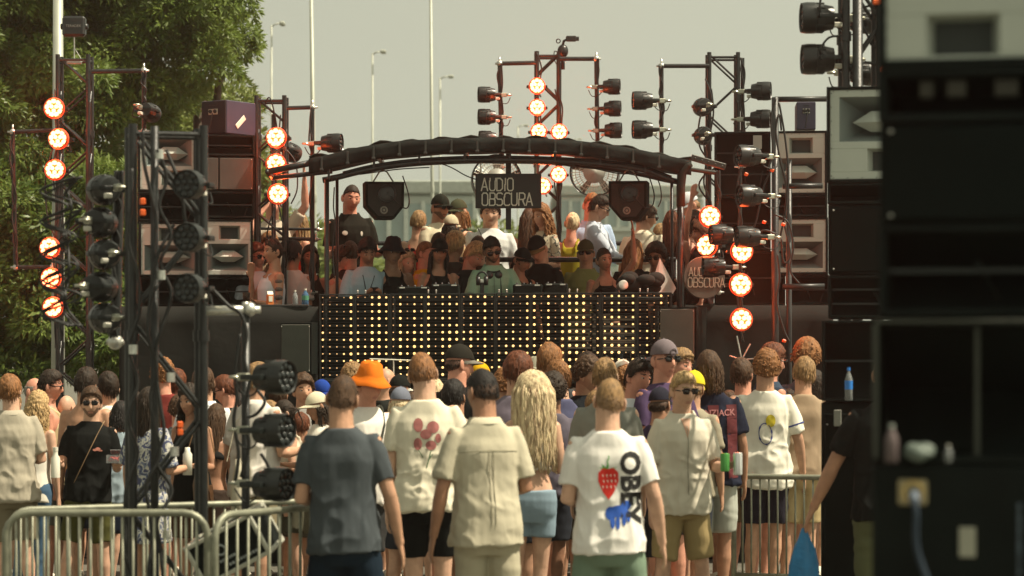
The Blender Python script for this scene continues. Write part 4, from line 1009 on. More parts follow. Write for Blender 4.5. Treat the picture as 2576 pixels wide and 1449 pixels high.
mb.build('hanger', M_STEEL, t)
mb = MB(); mb.box((0,.10,0), (.05,.05,h*2.2), bev=.004); mb.build('rear_post', M_BLK, t)
# ---- hanging monitor speakers
def hang_spk(label, u, v, D, wpx, hpx, yaw):
    t = thing('hanging_speaker', label, 'speaker', P(u, v, D), R(yaw)); w, h = S(wpx,D)/2, S(hpx,D)/2
    o = [(-w,0,h),(w,0,h),(w*.98,0,-h*.35),(w*.5,0,-h),(-w*.38,0,-h),(-w*.98,0,-h*.30)]
    mb = MB(); mb.prism([V(x,-.16,z) for x,_,z in o], (0,.30,0)); mb.build('cabinet', M_CAB, t)
    mb = MB(); mb.prism([V(x*.86,-.168,z*.86) for x,_,z in o], (0,.012,0)); mb.build('grille', mat('fine_black_grille', (.02,.023,.020), .6, bump=.8, bscale=260), t)
    mb = MB(); mb.ring((w*.1,-.172,h*.35), (0,1,0), w*.44, .010, 28); mb.lathe((w*.1,-.170,h*.35), (0,1,0), [(-.004,0),(-.012,w*.12),(.0,w*.40)], 24); mb.build('woofer', M_PLAST, t, True)
    mb = MB(); mb.ring((-w*.05,-.172,-h*.55), (0,1,0), w*.16, .008, 20); mb.ball((-w*.05,-.172,-h*.55), (w*.08,.006,w*.08), 12, 6); mb.build('tweeter', M_GREY, t, True)
    mb = MB(); mb.loft([(-w*.55,0,h),(-w*.2,0,h+.10),(0,0,h+.12),(w*.2,0,h+.10),(w*.55,0,h)], .007, 8)
    for k in range(4): mb.ring((0,0,h+.135+k*.026), (1,0,0) if k % 2 else (0,1,0), .012, .0035, 12)
    mb.build('chain', M_STEEL, t)
    cables_on(t, [[(w*.3,-.18,h*.2),(w*.9,-.2,-h*.4),(w*1.25,-.1,-h*.3),(w*1.3,0,h*.4),(w*1.0,0,h*1.4)]], .006, 'speaker_cable')
hang_spk('black monitor speaker chained under the left half of the canopy', 964, 506, 23.9, 98, 92, 8)
hang_spk('black monitor speaker chained under the right half of the canopy', 1583, 506, 23.9, 96, 96, -8)
# ---- big fans
def fan(label, u, v, D, rpx, yaw):
    r = S(rpx,D); t = thing('drum_fan', label, 'fan', P(u,v,D), R(yaw))
    mb = MB(); mb.lathe((0,0,0), (0,1,0), [(-.05,r),(-.06,r*1.04),(.10,r*1.04),(.10,r*.98),(-.04,r*.97)], 44); smooth_by_angle(mb.build('drum', M_PLAST, t))
    mb = MB()
    for k in range(44): a_ = k*math.pi/22; mb.tube((math.cos(a_)*r*.45,-.05,math.sin(a_)*r*.45), (math.cos(a_)*r*.98,-.045,math.sin(a_)*r*.98), .0035, 5)
    for q in (.62,.80): mb.ring((0,-.05,0), (0,1,0), r*q, .004, 40)
    mb.build('grille', mat('fan_wire', (.50,.50,.42), .4, metal=.3), t)
    mb = MB(); mb.lathe((0,-.055,0), (0,1,0), [(-.012,0),(-.012,r*.12),(-.006,r*.13),(-.004,r*.44),(.01,r*.46)], 32); mb.build('centre_disc', mat('fan_disc', (.30,.31,.27), .45), t, True)
    mb = MB()
    for k in range(5):
        a_ = k*1.2566; x, z = math.cos(a_), math.sin(a_); nx, nz = -z, x
        mb.add([V(x*r*.2,.05,z*r*.2), V(x*r*.9+nx*r*.12,.03,z*r*.9+nz*r*.12), V(x*r*.9+nx*r*.42,.08,z*r*.9+nz*r*.42), V(x*r*.25+nx*r*.2,.08,z*r*.25+nz*r*.2)], [(0,1,2,3)])
    mb.build('blades', M_GREY, t)
    mb = MB(); mb.tube((0,.12,-r), (0,.12,-(P(u,v,D).z-RS)), .025, 12); mb.tube((0,.12,-r),(0,.06,-r*1.0),.02); mb.build('stand_pole', M_TRUSS, t, True)
fan('round caged fan behind the hanging sign', 1249, 452, 27.2, 61, 5)
fan('round caged fan between the sign and the right monitor speaker', 1496, 434, 27.2, 60, -8)
# ---- towers
# left tower
D_ = 24.2; t1 = tower('tall black truss tower at the left edge in front of the tree', 188, D_, S(76,D_), S(76,D_)*.7, 0, zof(140,D_), .022, .30)
mb = MB(); mb.cable([(-.16,-.16,3.9),(-.24,-.18,3.6),(-.22,-.2,3.2),(-.15,-.16,3.0)], .008); mb.cable(run_down(-.17,-.14,.6,4.4,.04,3,16), .008); mb.cable(run_down(-.13,-.14,.6,4.2,.04,4,16), .007); mb.cable(run_down(.17,-.12,.5,4.3,.03,8,14), .006); mb.build('cable_bundle', M_CABLE, t1, True)
side_frame('horizontal pipe arm with hanging end at the top right of the left tower', [(232,180),(362,178),(362,330)], 24.1, .022, seed=3)
side_frame('bent pipe frame on the left side of the left tower', [(132,328),(32,332),(40,672),(132,672)], 24.1, .020, seed=5)
par('unlit stage light on the end of the left tower arm, back to the camera', 381, 285, 24.1, False, 160, 10, sc=.95)
for i, (u_, v_) in enumerate(((136,272),(147,349),(138,427),(125,623),(128,700),(133,773))):
    par(['topmost lit orange lamp on the left tower', 'second lit orange lamp from the top of the left tower', 'third lit orange lamp from the top of the left tower', 'fourth lamp down the left tower, below the gap', 'fifth lit lamp down the left tower, below the side pipe', 'lowest lit orange lamp on the left tower'][i], u_, v_, 23.8, True, random.Random(i).uniform(-6,6), 0)
# transmitter on top
t = thing('video_transmitter', 'black square wireless transmitter on a thin rod atop the left tower', 'transmitter', P(187,67,24.2))
mb = MB(); mb.box((0,0,0), (S(58,24.2),.10,S(52,24.2)), bev=.022); smooth_by_angle(mb.build('housing', M_PLAST, t))
for s in (1,-1): mb = MB(); mb.lathe((s*S(29,24.2),0,-.0), (s,0,0), [(0,.03),(.02,.026),(.02,0)], 12); mb.build('knob', M_PLAST, t, True)
mb = MB(); mb.tube((0,0,-.09), (0,0,-.34), .006, 8); mb.tube((0,0,-.2), (.08,0,-.33), .004, 6); mb.box((0,0,-.34), (.14,.05,.03), bev=.006); mb.build('rod', M_ALU, t)
def text_obj(s, size, m, parent, loc, rot=(R(90),0,0), ext=.001, name='lettering', bold=0.0, sx=1.0):
    cu = bpy.data.curves.new('t', 'FONT'); cu.body = s; cu.size = size; cu.extrude = ext; cu.offset = bold; cu.align_x = 'CENTER'; cu.align_y = 'CENTER'
    o = bpy.data.objects.new('t', cu); SC.collection.objects.link(o); dg = bpy.context.evaluated_depsgraph_get(); me = bpy.data.meshes.new_from_object(o.evaluated_get(dg)); bpy.data.objects.remove(o)
    me.materials.clear(); me.materials.append(m); o = bpy.data.objects.new(name, me); SC.collection.objects.link(o); o.parent = parent; o.location = loc; o.rotation_euler = rot; o.scale = (sx,1,1); return o
text_obj('TERADEK', .034, mat('faint_lettering', (.22,.23,.21), .6), t, (0,-.052,.0))
# second tower (behind the speaker stack)
D_ = 24.6; t2 = tower('black truss tower between the left speaker stack and the canopy', 683, D_, S(70,D_), S(60,D_), 0, zof(243,D_), .022, .28)
mb = MB(); mb.tube((.03,-.10,0), (.03,-.10,zof(290,D_)), .022, 12); mb.build('inner_pole', M_TRUSS, t2, True)
cables_on(t2, [run_down(.1,-.14,1.2,4.2,.05,2,14), run_down(.02,-.15,1.2,4.0,.06,5,14), [(-.06,-.1,4.3),(0,-.14,4.36),(.06,-.12,4.1),(.08,-.14,3.8)], [(.12,-.12,3.9),(.24,-.14,3.75),(.26,-.15,3.5),(.2,-.14,3.35)]], .007)
side_frame('pipe arm with a long vertical pipe at the right of the second tower', [(722,272),(786,270),(786,735)], 24.3, .020, seed=8)
for i, (u_, v_, lb) in enumerate(((695,346,'upper lit orange lamp on the tower beside the left speaker stack'),(694,412,'middle lamp on the second tower, half hidden by the canopy arm'),(699,488,'lower lit orange lamp beside the left speaker stack'))): par(lb, u_, v_, 24.0 if i != 1 else 24.25, True, (-4,5,8)[i])
par('unlit stage light facing right above the left end of the canopy', 848, 360, 24.2, False, 80, 0)
par('unlit lamp hanging behind the second tower, back to the camera', 735, 385, 24.9, False, 150, 10)
side_frame('black cross pipe at waist height behind the second tower', [(650,600),(795,602)], 24.9, .018, cab=False)
side_frame('lower black cross pipe behind the second tower', [(650,575),(800,577)], 25.1, .014, cab=False)
# centre tower
D_ = 28.0; t3 = tower('slim truss tower rising behind the middle of the canopy', 1378, D_, S(56,D_), S(50,D_), 0, zof(132,D_), .026, .27)
mb = MB(); mb.tube((.0,-.05,zof(150,D_)), (0.0,-.05,zof(150,D_)), .02); cables_on(t3, [run_down(-.10,-.14,2.6,5.2,.03,12,16), run_down(.13,-.14,2.6,5.1,.03,13,16), run_down(.11,-.13,2.6,4.8,.05,14,12)], .008)
side_frame('left hanging pipe of the centre tower carrying side lamps', [(1348,158),(1257,160),(1262,420)], 27.8, .024, seed=21)
side_frame('right hanging pipe of the centre tower carrying side lamps', [(1408,148),(1500,148),(1504,420)], 27.8, .024, seed=22)
for u_, v_, lb in ((1351,216,'topmost lit lamp on the centre tower'),(1351,270,'second lit lamp on the left chord of the centre tower'),(1355,331,'lit lamp on the left chord just above the canopy'),(1407,332,'lit lamp on the right chord just above the canopy'),(1405,439,'lit lamp on the centre tower below the canopy, right of the sign')):
    par(lb, u_, v_, 27.6, True, 0, 0, sc=.92)
par('lit lamp half hidden behind the right edge of the hanging sign', 1366, 468, 26.5, True, 0, 0, sc=.9)
for u_, v_, lb in ((1213,238,'upper unlit lamp facing left on the left side pipe of the centre tower'),(1213,294,'lower unlit lamp facing left on the left side pipe of the centre tower'),(1215,349,'unlit lamp partly hidden by the canopy top left of the centre tower')): par(lb, u_, v_, 27.7, False, -82, 0, sc=.95)
for u_, v_, lb in ((1550,218,'upper of three unlit lamps facing right of the centre tower'),(1552,273,'middle of three unlit lamps facing right of the centre tower'),(1554,328,'lower of three unlit lamps facing right of the centre tower')): par(lb, u_, v_, 27.7, False, 82, 0, sc=.95)
t = thing('camera_rig', 'small black remote camera on a ball mount atop the centre tower', 'camera', P(1416,124,27.9))
mb = MB(); mb.tube((0,0,-.22), (0,0,-.08), .022); mb.ball((0,0,-.02), (.06,.05,.075), 14, 10); mb.build('mount', M_PLAST, t, True)
mb = MB(); mb.box((.09,0,.115), (.115,.07,.06), bev=.01); mb.lathe((.145,0,.115), (1,0,0), [(0,.024),(.03,.024),(.03,0)], 12); mb.build('camera_body', M_PLAST, t)
mb = MB(); mb.loft([(0,0,.05),(.01,0,.09),(.05,0,.11)], .014, 8); mb.ring((-.05,0,.09), (0,1,0), .022, .006, 12); mb.cable([(-.03,0,-.06),(-.09,0,-.02),(-.09,0,-.12),(-.04,0,-.2)], .006); mb.build('bracket', M_BLK, t, True)
# right rear tower
D_ = 26.0; t4 = tower('truss tower right of the canopy above the black speaker stack', 1818, D_, S(72,D_), S(60,D_), 0, zof(135,D_), .022, .32)
cables_on(t4, [run_down(-.17,-.12,1.5,4.7,.05,31,16), run_down(-.20,-.12,1.5,4.4,.06,32,16), run_down(-.14,-.13,1.3,4.6,.04,33,14)], .009)
side_frame('slim upright pipe beside the right rear tower', [(1868,146),(1868,470)], 25.9, .020, seed=41)
side_frame('pipe arm with long hanging pipe left of the right rear tower', [(1784,166),(1664,166),(1664,400)], 25.8, .022, seed=42)
for u_, v_, yw, lb in ((1603,253,-84,'upper unlit lamp facing left, left of the right rear tower'),(1603,326,-84,'lower unlit lamp facing left, left of the right rear tower'),(1928,229,78,'upper unlit lamp facing right, right of the right rear tower'),(1926,299,78,'lower unlit lamp facing right, right of the right rear tower')): par(lb, u_, v_, 25.6, False, yw, 0, sc=1.02)
par('unlit lamp seen from behind on the right rear tower, upper', 1766, 270, 25.6, False, 190, 0, sc=1.0)
par('unlit lamp seen from behind on the right rear tower, lower', 1768, 342, 25.6, False, 185, 0, sc=1.0)
# right front tower beside the white horns
D_ = 22.4; t5 = thing('light_stand', 'tall cable-wrapped black pole beside the right horn speakers', 'pole', (xof(1950,D_), D_, 0))
mb = MB(); mb.tube((0,0,0), (0,0,zof(245,D_)), S(9,D_), 14); mb.build('pole', M_TRUSS, t5, True)
mb = MB(); mb.tube((S(38,D_),.1,0), (S(38,D_),.1,zof(400,D_)), S(7,D_), 12); mb.build('rear_pole', M_TRUSS, t5, True)
for a_, b_, v_ in ((0,130,249),(20,125,721),(20,120,468)): mb = MB(); mb.tube((S(a_,D_),.03,zof(v_,D_)), (S(b_,D_),.03,zof(v_-1,D_)), S(7,D_), 12); mb.build('cross_bar', M_TRUSS, t5, True)
k = S(1,D_); cables_on(t5, [[(x*k, -.06, zof(v_,D_)) for x, v_ in L] for L in ([(0,250),(-12,300),(-8,380),(-20,430)], [(8,260),(22,340),(30,420),(28,500),(18,560)], [(14,330),(8,290),(0,330),(10,400),(26,470),(22,540),(10,600)], [(-4,540),(30,560),(44,620),(36,680),(60,715)], [(20,560),(36,640),(20,660),(14,600)], [(4,640),(10,700),(2,760),(20,830),(34,860)], [(-60,600),(-30,580),(0,590)], [(-6,420),(-30,470),(-50,560),(-70,600)])], .009)
for x, v_ in ((-30,560),(18,566),(-62,480),(-75,440),(-10,430),(20,858)): mb = MB(); mb.box((x*k,-.08,zof(v_,D_)), (.035,.03,.028), Euler((0,.4,0)).to_matrix(), bev=.006); mb.build('orange_plug', M_ORANGE, t5)
for u_, v_, lit, yw, lb in ((1868,392,False,-70,'uppermost dark lamp left of the cable-wrapped pole'),(1872,492,False,-70,'second dark lamp left of the cable-wrapped pole'),(1866,596,False,-80,'third dark lamp left of the cable-wrapped pole, before a lit one'),(1866,632,True,0,'lit lamp mostly hidden behind a dark lamp right of the round sign'),(1863,716,True,0,'lit lamp right of the round sign, above the lowest one'),(1865,804,True,0,'lowest lit orange lamp at the right, before the dark cloth'),
                         (1786,545,True,0,'lit lamp beside the right leg of the canopy'),(1779,618,True,-25,'lit lamp below it, partly behind a dark lamp near the canopy leg'),(1800,590,False,-80,'dark lamp between two lit lamps by the right canopy leg'),(1781,672,False,-85,'dark lamp hanging just above the round sign')):
    par(lb, u_, v_, (22.3 if lit else 21.9) if u_ > 1820 else (23.3 if lit else 22.9), lit, yw, 0, sc=1.02 if lit else 1.02)
side_frame('upright pipe carrying the two lit lamps near the canopy leg', [(1808,430),(1808,735)], 23.6, .018, seed=55)
side_frame('upright pipe carrying the lowest lit lamps at the right', [(1862,860),(1862,420)], 22.7, .014, seed=56)
t = thing('tripod_foot', 'thin metal lamp stand foot below the lowest lit lamp at the right', 'lamp stand', P(1866,905,22.5))
for q in ((-30,-10),(50,-4),(-12,-60),(22,-40)): mb = MB(); mb.tube((0,0,0), (S(q[0],22.5),.02,S(-q[1],22.5)), .007, 8); mb.build('leg', M_ALU, t)
# right foreground tower (top right)
D_ = 17.0; t6 = tower('thick black truss tower at the top right before the grey horn stack', 2165, D_, S(84,D_), S(84,D_), 0, zof(-80,D_), .026, .36)
mb = MB(); mb.tube((-.04,-.15,0), (-.04,-.15,zof(-60,D_)), .034, 12); mb.build('inner_pole', M_TRUSS, t6, True)
cables_on(t6, [[(xof(a,D_)-t6.location.x, -.1, zof(b,D_)) for a, b in L] for L in ([(2060,0),(2058,30),(2070,48)], [(2115,95),(2080,100),(2060,130),(2075,145),(2098,145)], [(2160,60),(2180,100),(2190,120),(2200,126)], [(2170,160),(2200,170),(2215,200)], [(2150,30),(2190,20),(2230,40)])], .008)
for a, b in ((2208,12),(2196,14),(2214,182)): mb = MB(); mb.box((xof(a,D_)-t6.location.x,-.16,zof(b,D_)), (.05,.04,.035), bev=.008); mb.build('orange_plug', M_ORANGE, t6)
par('upper large unlit lamp facing left at the top right', 2034, 45, 17, False, -88, 0, sc=1.12)
par('lower large unlit lamp facing left at the top right', 2036, 149, 17, False, -88, 0, sc=1.10)
par('dark lamp behind the top right tower, upper', 2190, 55, 17.4, False, 100, 0, sc=.9)
par('dark lamp behind the top right tower, lower', 2190, 185, 17.4, False, 100, 0, sc=.9)
# left foreground tower
D_ = 14.0; t7 = tower('out-of-focus black truss tower in the left foreground', 418, D_, S(176,D_), S(100,D_), 0, zof(318,D_), .024, .52, yaw=14)
mb = MB(); mb.tube((-.08,-.16,0), (-.08,-.16,zof(325,D_)), .022, 12); mb.build('inner_pole', M_TRUSS, t7, True)
cables_on(t7, [run_down(-.10,-.2,.4,3.1,.05,61,18), run_down(-.04,-.2,.4,3.0,.05,62,18), run_down(-.20,-.14,.4,2.9,.04,63,14), [(-.02,-.2,3.0),(.05,-.24,2.8),(.08,-.22,2.6),(.12,-.2,2.5)], [(.02,-.2,2.6),(-.08,-.24,2.4),(-.12,-.22,2.1)]], .010)
for z, x in ((2.95,-.06),(2.3,-.05),(1.75,.0),(1.35,.02),(.9,-.02),(1.9,-.2)): mb = MB(); mb.lathe((x,-.22,z), (0,0,1), [(0,.0),(0,.024),(.05,.024),(.05,0)], 10); mb.build('coupler_pin', M_ALU, t7)
for z in (2.72,2.66,1.52,1.48): mb = MB(); mb.box((-.15 if z > 2 else .05,-.22,z), (.03,.03,.035), bev=.005); mb.build('orange_plug', M_ORANGE, t7)
for v_, lb in ((464,'upper of three dark round lamps on the foreground tower'),(597,'middle of three dark round lamps on the foreground tower'),(725,'lower of three dark round lamps on the foreground tower')):
    par(lb, 474, v_, 13.6, False, -14, 0, sc=.86)
grp = [(258,478,-150,'topmost'),(256,560,170,'second'),(262,640,-160,'third'),(256,722,165,'fourth'),(262,800,-155,'lowest')]
for u_, v_, yw, nm in grp: par('%s lamp in the dark column of lamps seen from behind left of the foreground tower' % nm, u_, v_, 14.3, False, yw, 0, sc=.92)
side_frame('cable-covered upright pipe carrying the column of dark lamps', [(300,430),(290,860)], 14.4, .030, seed=71)
cables_on(t7, [[(-.62+random.Random(i).uniform(-.09,.09), -.1, 2.85-j*.08+random.Random(i*9+j).uniform(-.03,.03)) if j % 2 else (-.52+random.Random(i*5+j).uniform(-.06,.06), -.16, 2.85-j*.08) for j in range(11)] for i in range(5)], .007, 'tangled_cables')
D_ = 13.8; t8 = thing('light_stand', 'cable-wrapped upright pole right of the foreground tower with three dark lamps', 'pole', (xof(618,D_), D_, 0))
mb = MB(); mb.tube((0,0,.0), (0,0,zof(775,D_)), .023, 14); mb.build('pole', M_TRUSS, t8, True)
mb = MB(); mb.tube((xof(520,D_)-xof(618,D_),0,zof(782,D_)), (.02,0,zof(780,D_)), .026, 12); mb.ball((.02,0,zof(778,D_)), .04, 10, 8); mb.tube((.0,0,zof(790,D_)), (0,0,zof(760,D_)), .02); mb.tube((0,0,zof(780,D_)), (.08,0,zof(779,D_)), .02); mb.build('top_arm', M_ALU, t8, True)
k = S(1,D_); cables_on(t8, [[(x*k,-.04,zof(v_,D_)) for x, v_ in L] for L in ([(-95,760),(-88,725),(-70,740),(-40,770),(-10,790),(4,840),(-2,900),(14,960)], [(-12,840),(-24,940),(-20,1000),(-28,1060),(-16,1140),(-24,1210)], [(14,950),(0,1040),(10,1120),(-10,1200)], [(40,1140),(60,1180),(50,1240)], [(30,980),(50,1010),(30,1040),(8,1050)])], .010)
for v_, lb in ((949,'upper dark lamp facing right on the pole beside the grey-shirted man'),(1083,'middle dark lamp facing right on the pole beside the grey-shirted man'),(1219,'lower dark lamp facing right on the pole beside the grey-shirted man')):
    par(lb, 708 if v_ < 1000 else 706, v_, 13.5, False, 60, 0, sc=.98)
# ---- loudspeaker cabinets
def horn_hole(mb, x0, z0, x1, z1, depth, tf=.35, mi=0, mi2=1, cx=0, cz=0):
    xm, zm = (x0+x1)/2+cx, (z0+z1)/2+cz; hx, hz = (x1-x0)/2*tf, (z1-z0)/2*tf
    o = [V(x0,0,z0), V(x1,0,z0), V(x1,0,z1), V(x0,0,z1)]; i = [V(xm-hx,depth,zm-hz), V(xm+hx,depth,zm-hz), V(xm+hx,depth,zm+hz), V(xm-hx,depth,zm+hz)]
    mb.add(o+i, [(0,1,5,4),(1,2,6,5),(2,3,7,6),(3,0,4,7)], mi); mb.add(i, [(0,1,2,3)], mi2)
def horn_front(t, w, h, holes, y, wedge=None, flip=False):
    """pale moulded front plate with rectangular horns; holes: (x0,z0,x1,z1,depth,tf)"""
    mb = MB(); hs_ = sorted(holes, key=lambda q: q[1]); z = -h/2; T_ = .02
    def slab(x0, z0, x1, z1):
        if x1-x0 > .002 and z1-z0 > .002: mb.box(((x0+x1)/2, T_/2, (z0+z1)/2), (x1-x0, T_, z1-z0), bev=.002)
    for q in hs_:
        slab(-w/2, z, w/2, q[1]); slab(-w/2, q[1], q[0], q[3]); slab(q[2], q[1], w/2, q[3]); z = q[3]
    slab(-w/2, z, w/2, h/2)
    for k in range(14):
        a_ = k/14
        for s in (1,-1):
            if k < 7: mb.ball((s*(w/2-.008), -.001, -h/2+.02+(h-.04)*k/6), .0035, 6, 4, 2)
            else: mb.ball((-w/2+.02+(w-.04)*(k-7)/6, -.001, s*(h/2-.008)), .0035, 6, 4, 2)
    fp_ = mb.build('front_plate', [M_HORN, M_HORND, M_PLAST], t); fp_.location.y = y
    for q in hs_:
        mb = MB(); horn_hole(mb, q[0], q[1], q[2], q[3], q[4], q[5]); o = mb.build('horn', [M_HORND if q[4] > .1 else M_HORN, mat('horn_throat', (.03,.036,.033), .6)], fp_); o.location.y = .003
    if wedge:
        x0, x1, z0, hh, dp = wedge; mb = MB(); xm = (x0+x1)/2
        p = [V(x0,.06,z0), V(xm+(x1-x0)*.18,-.004,z0), V(x1,.06,z0), V(xm-(x1-x0)*.18,-.004,z0)]
        top_ = [V(xm-(x1-x0)*.2,.07,z0+hh), V(xm+(x1-x0)*.2,.07,z0+hh)]; bot_ = [V(xm-(x1-x0)*.2,.07,z0-hh*.8), V(xm+(x1-x0)*.2,.07,z0-hh*.8)]
        f0, f1 = V(xm-(x1-x0)*.15,.0,z0), V(xm+(x1-x0)*.15,.0,z0)
        mb.add([p[0], f0, f1, p[2], top_[0], top_[1], bot_[0], bot_[1]], [(0,1,4),(1,2,5,4),(2,3,5),(0,6,1),(1,6,7,2),(2,7,3),(0,4,5,3,7,6)]); mb.build('phase_wedge', M_HORN, fp_)
def cab_shell(t, w, d, h, nm='cabinet', m=M_CAB, open_front=True, th=.02):
    mb = MB(); mb.box((0, d/2+.012, 0), (w-.002, d-.024, h-.002), bev=.004) if not open_front else None
    if open_front:
        for s in (1,-1):
            mb.box((s*(w/2-th/2), d/2, 0), (th, d, h), bev=.004); mb.box((0, d/2, s*(h/2-th/2)), (w-2*th, d-.004, th), bev=.003)
        mb.box((0, d-.012, 0), (w-2*th, .02, h-2*th))
    return mb.build(nm, m, t)
def toe(u0, u1): return -math.degrees(math.atan(((u0+u1)/2-U0)/F))*1.15      # each stack is toed in towards the crowd
def horn_cab(label, u0, v0, u1, v1, D, layout='top', yaw=0, grp=None):
    c = P((u0+u1)/2, (v0+v1)/2, D); w, h = S(u1-u0,D), S(v1-v0,D); t = thing('horn_speaker', label, 'loudspeaker', c, R(yaw or toe(u0,u1)), grp)
    cab_shell(t, w, .55, h); W_, H_ = w*.93, h*.93
    if layout == 'top':     # small tweeter horn above, wide wedge horn below
        horn_front(t, W_, H_, [(-W_*.20, H_*.16, W_*.26, H_*.42, .09, .8), (-W_*.44, -H_*.42, W_*.44, H_*.08, .22, .38)], .012, (-W_*.34, W_*.34, -H_*.16, H_*.12, .1))
    else:                   # wide wedge horn above, small below
        horn_front(t, W_, H_, [(-W_*.10, -H_*.42, W_*.45, -H_*.16, .09, .8), (-W_*.40, -H_*.08, W_*.46, H_*.42, .22, .38)], .012, (-W_*.26, W_*.40, H_*.14, H_*.13, .1))
    return t
def bass_cab(label, u0, v0, u1, v1, D, bars=1, yaw=0, depth=.6, diag=True, nm='bass_speaker', grp=None):
    c = P((u0+u1)/2, (v0+v1)/2, D); w, h = S(u1-u0,D), S(v1-v0,D); t = thing(nm, label, 'loudspeaker', c, R(yaw or toe(u0,u1)), grp)
    cab_shell(t, w, depth, h, th=.018)
    mb = MB()
    for i in range(bars): mb.box((0,.03,-h/2+h*(i+1)/(bars+1)), (w-.04,.012,.014), bev=.002)
    if diag: mb.tube((w*.1,.2,-h/2), (-w*.03,.05,h*.1), .008); mb.tube((w*.3,.1,-h*.4),(w*.36,.1,-h*.1),.006)
    mb.build('cross_brace', M_BLK, t)
    mb = MB(); mb.prism([V(-w/2+.02,.08,-h/2+.02), V(w/2-.02,.08,-h/2+.02), V(w/2-.02,.30,0), V(-w/2+.02,.30,0)], (0,.015,.0)); mb.prism([V(-w/2+.02,.08,h/2-.02), V(-w/2+.02,.30,0), V(w/2-.02,.30,0), V(w/2-.02,.08,h/2-.02)], (0,.015,0)); mb.build('horn_flare', M_CAB, t)
    return t
def grille_cab(label, u0, v0, u1, v1, D, m=None, yaw=0, split=(), depth=.45, nm='grille_speaker'):
    c = P((u0+u1)/2, (v0+v1)/2, D); w, h = S(u1-u0,D), S(v1-v0,D); t = thing(nm, label, 'loudspeaker', c, R(yaw or toe(u0,u1)))
    cab_shell(t, w, depth, h, open_front=False); xs = [-.5] + list(split) + [.5]
    for a_, b_ in zip(xs[:-1], xs[1:]):
        mb = MB(); mb.box(((a_+b_)/2*w*.95, .006, 0), ((b_-a_)*w*.95-.012, .012, h*.92), bev=.005)
        mb.build('grille', m or M_CABG, t)
    mb = MB()
    for s in (-1,1):
        for q in (-1,1): mb.ball((s*w*.44,-.002,q*h*.42), .005, 8, 6)
    mb.build('screws', M_ALU, t)
    return t
# left stack, two columns
horn_cab('pale horn speaker at the top of the left column, behind the foreground tower', 348, 330, 492, 482, 24.3, 'low')
bass_cab('black bass bin between two pale horns in the left column', 348, 484, 505, 556, 24.3)
horn_cab('lower pale horn speaker of the left column, behind the foreground tower', 350, 558, 508, 696, 24.3)
bass_cab('lowest black bass bin of the left column on the stage wing', 346, 698, 508, 770, 24.3)
t = bass_cab('black amplifier rack at the top of the right column under the purple box', 512, 339, 640, 392, 24.1, 1, diag=False)
grille_cab('flat grey-grilled speaker in the middle of the left stack', 514, 394, 640, 480, 24.1, split=(-.22,))
bass_cab('black bass bin under the grey-grilled speaker', 512, 482, 640, 548, 24.1, 1)
horn_cab('brightest pale horn speaker, beside the woman in the white crop top', 512, 552, 636, 696, 24.1)
bass_cab('lowest black bass bin of the right column in the left stack', 512, 698, 634, 769, 24.1, 1)
def purple_box(label, u0, v0, u1, v1, D, yaw, side):
    c = P((u0+u1)/2, (v0+v1)/2, D); w, h = S(u1-u0,D)*.80, S(v1-v0,D); t = thing('purple_speaker', label, 'loudspeaker', c, R(yaw))
    mb = MB(); mb.box((0,.22,0), (w,.44,h), bev=.008); mb.build('cabinet', M_PURP, t)
    mb = MB(); mb.box((0,-.004,0), (w*.96,.012,h*.97), bev=.003); mb.build('rear_panel', mat('dark_rear_panel', (.007,.007,.010), .7) if side else M_PURP, t)
    mb = MB(); mb.box((0,-.014,h*.16), (w*.36,.012,h*.17), bev=.003); mb.build('connector_plate', M_STEEL, t)
    mb = MB()
    for s in (-1,1): mb.lathe((s*w*.09,-.02,h*.17), (0,-1,0), [(0,.02),(.008,.018),(.008,0)], 14)
    mb.build('sockets', M_BLK, t); cables_on(t, [[(w*.05,-.04,h*.12),(w*.02,-.05,-h*.1),(-w*.06,-.05,-h*.45)]], .006, 'signal_cable')
    mb = MB(); mb.box((0,-.012,h*.36), (w*.30,.006,.008)); mb.build('handle_slot', M_BLK, t)
    if side: mb = MB(); mb.box((w/2+.004,.20,-h*.12), (.008,.16,.05), Euler((R(40),0,0)).to_matrix(), bev=.003); mb.build('side_label', M_WHITE, t)
purple_box('purple loudspeaker with silver plate on top of the left stack', 487, 253, 590, 337, 24.2, -34, True)
purple_box('purple loudspeaker on top of the right speaker stack behind the cross bar', 1998, 256, 2058, 326, 24.6, -4, False)
# right stack
bass_cab('big black bass bin atop the right stack with a strip of tape', 1797, 331, 1938, 492, 24.3, 2)
mbt = MB(); mbt.box((P(1905,0,24.3).x, 24.28, zof(358,24.3)), (S(22,24.3),.008,S(34,24.3))); tag(mbt.build('tape_strip', M_GREY), 'grey tape strip stuck on the upper right black bin', 'tape')
bass_cab('second black bass bin of the right stack behind the dark lamps', 1797, 494, 1938, 630, 24.3, 1)
bass_cab('lowest black bass bin of the right stack behind the lit lamps', 1797, 632, 1975, 766, 24.3, 1)
horn_cab('upper pale horn speaker of the right stack under the purple box', 1942, 329, 2080, 490, 24.2)
bass_cab('narrow black bin between the two pale horns of the right stack', 1942, 492, 2080, 545, 24.2, 1)
horn_cab('lower pale horn speaker of the right stack, tinted by the lamps', 1942, 547, 2082, 690, 24.2)
bass_cab('lower black bin under the pale horn at the right, behind the pipe', 1977, 692, 2085, 766, 24.2, 1)
grille_cab('upright grey column speaker on a stand right of the bulb wall', 1652, 772, 1754, 905, 22.6, mat('grey_column', (.10,.10,.085), .6, bump=.4, bscale=200), yaw=-28, depth=.25, nm='column_speaker')
